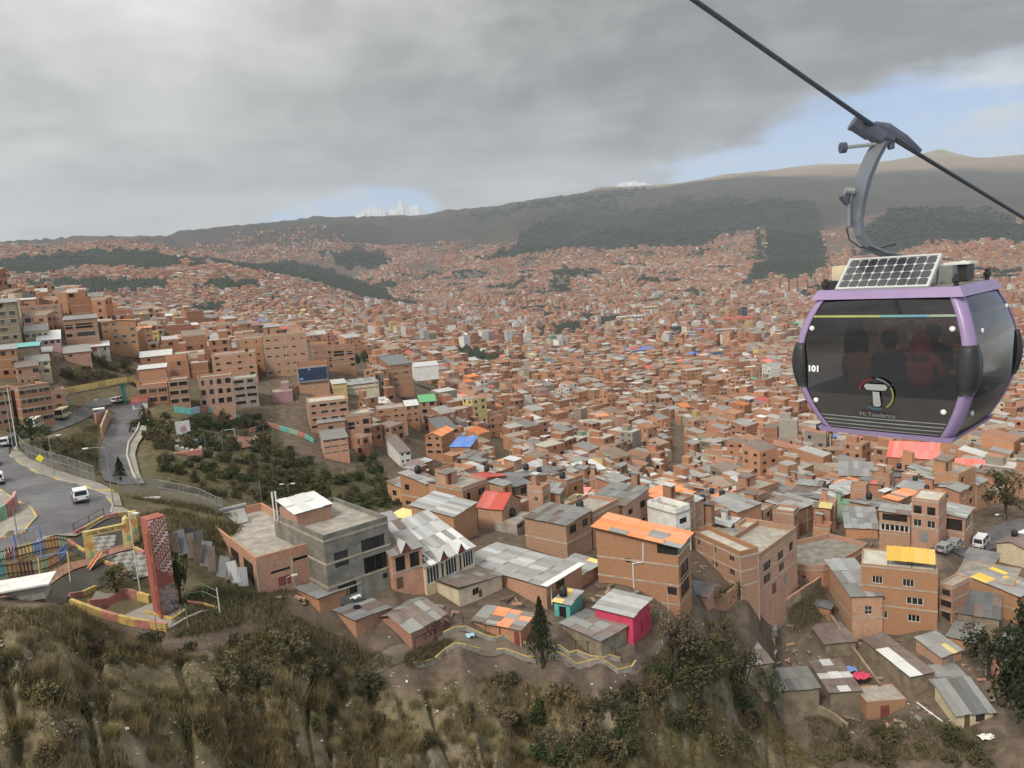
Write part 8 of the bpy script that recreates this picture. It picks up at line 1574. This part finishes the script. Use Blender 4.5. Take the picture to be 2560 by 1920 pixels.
# ------------------------------------------------------------------ the purple cabin on its rope
PURPLE = plain('cabin_purple', (0.26, 0.185, 0.33), .35, 0, .08, 2, 0, .5); PANELB = plain('cabin_brown_panel', (0.032, 0.026, 0.023), .22, 0, .1, 1, 0, .5)
def tint(name, c, f=.06):
    m = bpy.data.materials.new(name); m.use_nodes = True; t = m.node_tree; t.nodes.clear(); o = nd(t, 'ShaderNodeOutputMaterial'); tr = nd(t, 'ShaderNodeBsdfTransparent'); tr.inputs[0].default_value = (*c, 1); gl = nd(t, 'ShaderNodeBsdfGlossy'); gl.inputs['Roughness'].default_value = .06; gl.inputs[0].default_value = (.9, .9, .95, 1)
    lw = nd(t, 'ShaderNodeFresnel'); lw.inputs[0].default_value = 1.5; mx = nd(t, 'ShaderNodeMixShader'); t.links.new(mth(t, 'MULTIPLY_ADD', lw.outputs[0], .9, .015), mx.inputs[0]); t.links.new(tr.outputs[0], mx.inputs[1]); t.links.new(gl.outputs[0], mx.inputs[2]); t.links.new(mx.outputs[0], o.inputs[0]); MATS[name] = m; return m
TINTD = tint('dark_tinted_glass', (.27, .24, .22)); TINTU = tint('brown_tinted_glass', (.10, .085, .075))
CC_ = np.array([5.525, 10.642, -1.542]); CYAW = -0.81; CH = .975
cb = empty('gondola_cabin', tuple(CC_), CYAW); tag(cb, 'purple cable car cabin with dark glass, a solar panel and the number 101', 'cable car')
hw = lambda z: .5 * (2.235 + .055 * z - .656 * z * z); hd = lambda z: .5 * (2.087 - .065 * z - .562 * z * z)
ZS = [-CH + 2 * CH * i / 16 for i in range(17)]
def face_grid(zs, inset=.0, off=0.0, side='front', n=8, u0=None, u1=None):
    V = []; 
    for z in zs:
        W_, D_ = hw(z), hd(z)
        for i in range(n + 1):
            s = i / n
            if side in ('front', 'back'):
                a, b = (-W_ + inset, W_ - inset) if u0 is None else (u0, u1); u = a + (b - a) * s; bow = .03 * (1 - (u / W_) ** 2); v = -(D_ + bow + off) if side == 'front' else D_ + bow + off; V.append((u, v, z))
            else:
                a, b = (-D_ + inset, D_ - inset); v = a + (b - a) * s; bow = .03 * (1 - (v / D_) ** 2); u = (W_ + bow + off) if side == 'right' else -(W_ + bow + off); V.append((u, v, z))
    m = len(zs); F = [(j * (n + 1) + i, j * (n + 1) + i + 1, (j + 1) * (n + 1) + i + 1, (j + 1) * (n + 1) + i) for j in range(m - 1) for i in range(n)]
    if side in ('back', 'left'): F = [f[::-1] for f in F]
    return MB().add(V, F)
zr = lambda a, b, n=7: [a + (b - a) * i / n for i in range(n + 1)]
ZU, ZL = .62, -.40
for side in ('front', 'right', 'back', 'left'):
    face_grid(zr(-.93, ZL), .09, .0, side).build('lower_panel', PANELB, cb, smooth=True)
    face_grid(zr(ZL, ZU, 10), .09, .004, side).build('window', TINTD, cb, smooth=True)
    face_grid(zr(ZU + .03, .90), .09, .0, side).build('top_window', TINTU, cb, smooth=True)
    face_grid(zr(ZU, ZU + .035, 2), .12, .008, side).build('window_strip', PANELB, cb, smooth=True)
for i, c in enumerate([(.55, .60, .16), (.60, .62, .22), (.50, .58, .18), (.22, .50, .52), (.20, .46, .60), (.45, .58, .40)]):
    W_ = hw(ZU) - .12; face_grid([ZU + .004, ZU + .032], 0, .014, 'front', 3, -W_ + 2 * W_ * i / 6, -W_ + 2 * W_ * (i + 1) / 6).build('colour_strip', plain('strip_%d' % i, tuple(.5 * v for v in c), .4, 0, .1), cb)
for k in range(4):
    z0_ = -.90 + .055 * k; face_grid([z0_, z0_ + .014], .13, .006, 'front').build('groove', GREYM, cb)
# corner posts: lofted strips that follow the bulge
for su, sv in ((-1, -1), (1, -1), (1, 1), (-1, 1)):
    V = []; F = []
    for z in ZS:
        W_, D_ = hw(z), hd(z); R_ = .11
        sec = [(W_ - .11, D_ + .028), (W_ - .055, D_ + .022), (W_ - .02, D_ - .0), (W_ + .015, D_ - .05), (W_ + .026, D_ - .11), (W_ - .03, D_ - .11), (W_ - .06, D_ - .06), (W_ - .11, D_ - .03)]
        V += [(su * a, sv * b, z) for a, b in sec]
    k = 8; F = [(i * k + j, i * k + (j + 1) % k, (i + 1) * k + (j + 1) % k, (i + 1) * k + j) for i in range(len(ZS) - 1) for j in range(k)]; MB().add(V, F).build('corner_post', PURPLE, cb, smooth=True)
    zb_ = [-.34 + .62 * i / 8 for i in range(9)]; V = []
    for i, z in enumerate(zb_):
        W_, D_ = hw(z), hd(z); t_ = .035 + .03 * math.sin(PI * i / 8); ln = .12 + .05 * math.sin(PI * i / 8)
        sec = [(W_ - ln, D_ + t_), (W_ - .02, D_ + t_ * .8), (W_ + t_ * .8, D_ - .02), (W_ + t_, D_ - ln), (W_ - .02, D_ - ln), (W_ - ln, D_ - .02)]; V += [(su * a, sv * b, z) for a, b in sec]
    k = 6; F = [(i * k + j, i * k + (j + 1) % k, (i + 1) * k + (j + 1) % k, (i + 1) * k + j) for i in range(8) for j in range(k)] + [tuple(range(k)), tuple(range(8 * k, 9 * k))]; MB().add(V, F).build('bumper', BLACKP, cb, smooth=True)
def ring(z0_, z1_, out, mat, nm):
    V = []
    for z, o_ in ((z0_, 0), (z0_, out), (z1_, out), (z1_, 0)):
        W_, D_ = hw(max(-CH, min(CH, z))) + o_ - .06, hd(max(-CH, min(CH, z))) + o_ - .06; V += [(-W_, -D_, z), (W_, -D_, z), (W_, D_, z), (-W_, D_, z)]
    F = [(i * 4 + j, i * 4 + (j + 1) % 4, (i + 1) % 4 * 4 + (j + 1) % 4, (i + 1) % 4 * 4 + j) for i in range(4) for j in range(4)]; return MB().add(V, F).build(nm, mat, cb)
ring(.86, .985, .115, PURPLE, 'top_rail'); ring(-.985, -.92, .115, PURPLE, 'bottom_rail')
MB().box(-.80, .80, -.72, .72, .93, .985).build('roof', CONCD, cb); MB().box(-.74, .74, -.76, .76, -1.0, -.95).build('floor', DARKM, cb)
MB().box(-.70, .70, -.78, -.40, -.56, -.48).build('bench', BLACKP, cb); MB().box(-.70, .70, .40, .78, -.56, -.48).build('bench', BLACKP, cb); MB().box(-.70, .70, -.86, -.78, -.5, -.34).build('bench_back', BLACKP, cb)
MB().box(-1.05, -.62, -.55, -.1, -1.06, -.98).build('step', BLACKP, cb)
for u, z in ((-.86, .48), (.84, .48), (-.84, -.52), (.80, -.56)):
    MB().lathe([(.0, 0), (.034, 0), (.034, .012), (.02, .022), (0, .024)], (0, 0, 0), 10).build('bolt_cap', PAINT['white'], cb, (u * hw(z) / 1.0 * .98, -(hd(z) + .018), z), (PI / 2, 0, 0))
for v, z in ((-.62, .42), (.70, .62), (-.62, -.62)):
    MB().lathe([(.0, 0), (.034, 0), (.034, .012), (.02, .022), (0, .024)], (0, 0, 0), 10).build('bolt_cap', PAINT['white'], cb, (hw(z) + .018, v, z), (0, PI / 2, 0))
# marks on the panel
def to_local(P): d = np.asarray(P) - CC_; c, s = math.cos(CYAW), math.sin(CYAW); return np.array([d[0] * c + d[1] * s, -d[0] * s + d[1] * c, d[2]])
def on_face(px, py, off=.02):
    t0 = 8.0; d = ray(px, py)
    for _ in range(60):
        q = to_local(d * t0); v = -(hd(max(-.95, min(.95, q[2]))) + .03 * (1 - (q[0] / hw(max(-.95, min(.95, q[2])))) ** 2) + off); e = (v - q[1]); dl = to_local(d * (t0 + .01)) - q; t0 += e / dl[1] * .01
    return to_local(d * t0)
def slope_at(z): return math.atan2(hd(z + .02) - hd(z - .02), .04)
WM_ = plain('mark_white', (.80, .80, .80), .4, 0, .03)
q = on_face(2034, 922, .03); inst('number', text_mesh('101', .115, WM_, .002, .005), cb, tuple(q), (PI / 2 + slope_at(q[2]), 0, 0))
TG = plain('mark_grey', (.30, .30, .29), .4, 0, .08); q = on_face(2190, 985, .035); tl = slope_at(q[2])
T = MB(); T.add([(-.15, .1, 0), (-.12, .135, 0), (.12, .135, 0), (.15, .1, 0), (.12, .055, 0), (.05, .05, 0), (-.05, .05, 0), (-.12, .055, 0)], [(0, 7, 6, 5, 4, 3, 2, 1)]); T.add([(-.042, .03, 0), (.042, .03, 0), (.052, -.15, 0), (.03, -.175, 0), (-.03, -.175, 0), (-.045, -.15, 0)], [(0, 5, 4, 3, 2, 1)]); T.build('emblem', TG, cb, tuple(q), (PI / 2 + tl, 0, 0))
for a0, a1, c in ((100, 165, (.42, .03, .05)), (35, 85, (.35, .35, .33)), (-55, 28, (.50, .52, .12)), (-125, -75, (.08, .28, .34))):
    b = MB(); n = 12
    for i in range(n):
        w0, w1 = R(a0 + (a1 - a0) * i / n), R(a0 + (a1 - a0) * (i + 1) / n); b.quad((.20 * math.cos(w0), .20 * math.sin(w0), 0), (.222 * math.cos(w0), .222 * math.sin(w0), 0), (.222 * math.cos(w1), .222 * math.sin(w1), 0), (.20 * math.cos(w1), .20 * math.sin(w1), 0))
    b.build('emblem_arc', plain('arc_%d' % a0, tuple(.38 * v for v in c), .4, 0, .05), cb, tuple(q), (PI / 2 + tl, 0, 0))
q = on_face(2193, 1038, .035); inst('lettering', text_mesh('Mi Teleférico', .085, plain('mark_dim', (.20, .20, .195), .4, 0, .05), .002), cb, tuple(q), (PI / 2 + slope_at(q[2]), 0, 0))
# solar panel: every cell a piece
sp_ = empty('solar_panel', (0, 0, 0)); sp_.parent = cb
A0 = np.array([-.47, -.80, 1.005]); ex_ = np.array([1.0, 0, 0]); Wp = 1.14; A0[0] = -.62; ey_ = np.array([0, .52, .40]); ey_ /= np.linalg.norm(ey_); Hp = .60; ez_ = np.cross(ex_, ey_)
RM = Matrix((ex_, ey_, ez_)).transposed().to_euler(); sp_.location = tuple(A0); sp_.rotation_euler = RM
CELL = plain('solar_cell', (.014, .016, .022), .2, 0, .2, 2, .5, .6); SILV = plain('solar_frame', (.46, .46, .45), .4, .2, .05)
MB().box(0, Wp, 0, Hp, -.035, -.004).build('backing', GREYM, sp_)
fr = MB(); fr.box(-.02, Wp + .02, -.02, .012, -.04, .012); fr.box(-.02, Wp + .02, Hp - .012, Hp + .02, -.04, .012); fr.box(-.02, .012, .012, Hp - .012, -.04, .012); fr.box(Wp - .012, Wp + .02, .012, Hp - .012, -.04, .012); fr.build('frame', SILV, sp_)
cw_, ch_ = (Wp - .03) / 9, (Hp - .03) / 4; g = .004; c_ = .022; CM = MB().add([(g + c_, g, 0), (cw_ - g - c_, g, 0), (cw_ - g, g + c_, 0), (cw_ - g, ch_ - g - c_, 0), (cw_ - g - c_, ch_ - g, 0), (g + c_, ch_ - g, 0), (g, ch_ - g - c_, 0), (g, g + c_, 0)], [tuple(range(8))]).mesh('solar_cell', CELL)
for i in range(9):
    for j in range(4): inst('solar_cell', CM, sp_, (.015 + i * cw_, .015 + j * ch_, .002))
MB().box(.015, Wp - .015, .015, Hp - .015, -.004, 0).build('cell_sheet', SILV, sp_)
for u in (-.5, .5): MB().sweep([(u, -.35, .98), (u, -.32, 1.30)], .02, 5).build('bracket', GREYM, cb)
# roof gear
MB().box(-.84, -.62, -.45, -.2, 1.0, 1.30).build('roof_box', PAINT['cream'], cb); MB().box(-.95, -.70, -.55, -.25, .99, 1.10).build('roof_box', DARKM, cb); MB().box(-.35, .55, .05, .50, .99, 1.22).build('hanger_base', GREYM, cb); MB().box(.42, .66, .30, .62, 1.0, 1.22).build('roof_box', DARKM, cb); MB().box(.38, .70, .26, .66, 1.22, 1.25).build('roof_plate', PAINT['white'], cb)
for u, v in ((-.82, -.70), (.80, .68), (.82, -.70)): MB().lathe([(.03, 0), (.03, .05), (.05, .06), (.05, .10), (.03, .11), (.03, .15)], (u, v, .985), 8).build('vent', BLACKP, cb)
DG = 10.75
ARMM = plain('arm_steel', (.15, .165, .19), .5, .3, .15, 2); GRIPM = plain('grip_steel', (.085, .095, .125), .45, .3, .2, 3)
def L_(px, py, dep=DG): return to_local(at_depth(px, py, dep))
arm_pts = [L_(2204, 352), L_(2180, 395), L_(2160, 445), L_(2148, 500), L_(2143, 550), L_(2150, 588), L_(2172, 618), L_(2215, 638), L_(2275, 648)]
def strap(pts, wid, th, nm, mat):
    V = []; pv = to_local(CC_ + np.array([0, 1., 0])) ; pv = np.array([.25, 1, 0]); pv /= np.linalg.norm(pv)
    for i, p in enumerate(pts):
        t = pts[min(i + 1, len(pts) - 1)] - pts[max(i - 1, 0)]; t /= np.linalg.norm(t); s_ = np.cross(t, pv); s_ /= np.linalg.norm(s_); w_ = wid[i]
        V += [p - s_ * w_ - pv * th, p + s_ * w_ - pv * th, p + s_ * w_ + pv * th, p - s_ * w_ + pv * th]
    F = [(i * 4 + j, i * 4 + (j + 1) % 4, (i + 1) * 4 + (j + 1) % 4, (i + 1) * 4 + j) for i in range(len(pts) - 1) for j in range(4)] + [(0, 1, 2, 3), (len(pts) * 4 - 1, len(pts) * 4 - 2, len(pts) * 4 - 3, len(pts) * 4 - 4)]; return MB().add(V, F).build(nm, mat, cb)
strap(arm_pts, [.10, .105, .10, .09, .07, .055, .05, .045, .045], .045, 'hanger_arm', ARMM)
g_ = empty('grip', (0, 0, 0)); g_.parent = cb
def gsw(pts, r, nm, mat=GRIPM, n=10): return MB().sweep([L_(*p) for p in pts], r, n).build(nm, mat, g_)
gsw([(2140, 308), (2178, 332)], .115, 'spring_housing'); gsw([(2133, 303), (2141, 308)], .125, 'end_cap'); gsw([(2172, 326), (2205, 345), (2232, 352)], [.11, .12, .07], 'jaw_body'); gsw([(2185, 312), (2215, 322), (2260, 350), (2300, 380)], [.05, .085, .075, .04], 'rope_tongue'); gsw([(2225, 345), (2228, 372)], [.06, .045], 'lug'); gsw([(2110, 369), (2175, 362), (2200, 358)], .025, 'roller_pin', GREYM); gsw([(2101, 370), (2114, 369)], .075, 'guide_roller'); gsw([(2194, 330), (2200, 345)], .05, 'worn_plate', PAINT['cream'])
b = MB(); b.sweep([L_(2112, 478), L_(2134, 478)], .05, 8); b.build('lever_head', GREYM, cb); MB().sweep([L_(2112, 490), L_(2118, 512)], [.09, .04], 8).build('lever_cup', GRIPM, cb); MB().sweep([L_(2122, 505), L_(2122, 568)], .04, 8).build('lever_rod', ARMM, cb); MB().sweep([L_(2116, 570), L_(2124, 600), L_(2150, 618), L_(2195, 622), L_(2240, 610)], .011, 5).build('control_cable', BLACKP, cb)
# the rope
G = at_depth(2205, 330, DG); A = at_depth(1735, 0, 9.0); B = at_depth(2560, 545, 13.5); ua = (A - G) / np.linalg.norm(A - G); ub = (B - G) / np.linalg.norm(B - G)
P = [G + ua * 30, G + ua * 12, G + ua * 6, G + ua * 2, G + ua * .5, G + ub * .5, G + ub * 3, G + ub * 8, G + ub * 30 + np.array([0, 0, .5]), G + ub * 90 + np.array([0, 0, 5])]
o = MB().sweep(P, .031, 12).build('haul_rope', plain('rope_steel', (.075, .085, .11), .5, .4, .3, 30), None, smooth=True); tag(o, 'thick steel haul rope carrying the purple cabin', 'rope')
# ------------------------------------------------------------------ people in the cabin and on the motorcycle
SKIN = plain('skin', (.28, .16, .11), .6, 0, .1, 3); HAIRM = plain('hair', (.012, .010, .009), .6, 0, .2, 6)
def person(label, loc, rz, jacket, trousers, hood=False, scale=1.0, parent=None):
    v = []; e = []; r = []
    def P(p, rad, frm=None):
        v.append(p); r.append(rad); i = len(v) - 1
        if frm is not None: e.append((frm, i))
        return i
    pel = P((0, 0, .10), (.15, .12)); sp1 = P((0, -.03, .28), (.145, .11), pel); ch = P((0, -.02, .46), (.165, .12), sp1); nk = P((0, .01, .60), (.055, .055), ch); h1 = P((0, .03, .70), (.085, .095), nk); h2 = P((0, .03, .80), (.08, .095), h1)
    for s in (-1, 1):
        sh = P((s * .19, -.01, .53), (.065, .065), ch); el = P((s * .25, .08, .28), (.045, .045), sh); wr = P((s * .17, .30, .20), (.032, .032), el); pa = P((s * .15, .37, .18), (.038, .022), wr)
        for k, (dx, dy, dz) in enumerate(((-.035, .07, 0), (-.012, .085, 0), (.012, .08, 0), (.033, .065, 0))): P((s * .15 + dx, .37 + dy, .17 - .02), (.010, .010), pa)
        P((s * .15 - s * .05, .385, .19), (.011, .011), pa)
        hp = P((s * .09, .05, .08), (.09, .085), pel); kn = P((s * .11, .45, .10), (.06, .06), hp); an = P((s * .11, .47, -.32), (.04, .04), kn); P((s * .11, .60, -.36), (.04, .03), an)
    me = bpy.data.meshes.new('body'); me.from_pydata(v, e, []); body = bpy.data.objects.new('person', me); COL.objects.link(body); body.location = loc; body.rotation_euler = (0, 0, rz); body.scale = (scale,) * 3
    m = body.modifiers.new('skin', 'SKIN'); m.use_smooth_shade = True
    for i, q in enumerate(me.skin_vertices[0].data): q.radius = r[i]; q.use_root = i == 0
    s_ = body.modifiers.new('sub', 'SUBSURF'); s_.levels = 1; s_.render_levels = 1
    dg = bpy.context.evaluated_depsgraph_get(); m2 = bpy.data.meshes.new_from_object(body.evaluated_get(dg)); body.modifiers.clear(); body.data = m2
    m2.materials.clear(); [m2.materials.append(x) for x in (jacket, trousers, SKIN)]
    for p in m2.polygons:
        c = p.center; p.material_index = 2 if (c.z > .60 or (c.y > .34 and c.z > .13 and abs(c.x) < .26 and c.z < .26 and abs(abs(c.x) - .15) < .07)) else 1 if c.z < .17 else 0
    tag(body, label, 'person')
    hm_ = MB().lathe([(.10, 0), (.115, .06), (.10, .13), (.05, .17), (.01, .18)], (0, 0, 0), 12)
    if hood: MB().lathe([(.15, -.16), (.135, -.04), (.125, .06), (.10, .14), (.05, .18), (.01, .19)], (0, 0, 0), 12).build('hood', jacket, body, (0, .0, .71), (.12, 0, 0), smooth=True)
    else: hm_.build('hair', HAIRM, body, (0, .005, .72), (.25, 0, 0), smooth=True)
    for s in (-1, 1): MB().lathe([(.0, -.006), (.009, 0), (0, .006)], (0, 0, 0), 6).build('eye', PAINT['white'], body, (s * .032, .118, .765), (PI / 2, 0, 0))
    MB().add([(-.014, .115, .735), (.014, .115, .735), (0, .15, .74), (0, .12, .775)], [(0, 1, 2), (1, 3, 2), (3, 0, 2)]).build('nose', SKIN, body); MB().box(-.025, .025, .112, .122, .705, .713).build('mouth', PAINT['maroon'], body)
    return body
def in_cabin(u, v, z): c, s = math.cos(CYAW), math.sin(CYAW); return (CC_[0] + u * c - v * s, CC_[1] + u * s + v * c, CC_[2] + z)
JR = plain('jacket_red', (.55, .13, .13), .8); JO = plain('jacket_ochre', (.30, .17, .08), .8); JB = plain('jacket_navy', (.03, .035, .06), .8); JG = plain('jacket_grey', (.10, .10, .10), .8); TRO = plain('trousers_dark', (.03, .03, .04), .9)
person('seated passenger in an ochre coat with dark hair, leftmost behind the dark glass', in_cabin(-.42, -.52, -.50), CYAW, JO, TRO)
person('seated passenger in a dark coat with dark hair, in the middle behind the glass', in_cabin(-.02, -.55, -.48), CYAW, JB, TRO)
person('seated passenger with the red hood of a jacket pulled up', in_cabin(.36, -.50, -.50), CYAW, JR, TRO, True)
person('passenger in grey facing us from the far bench of the cabin', in_cabin(.15, .62, -.50), CYAW + PI, JG, TRO)
a = gpt((329,1082)); person('motorcycle rider in dark clothes on the lower road', (a[0], a[1], a[2] + 1.0), R(60), JB, TRO)
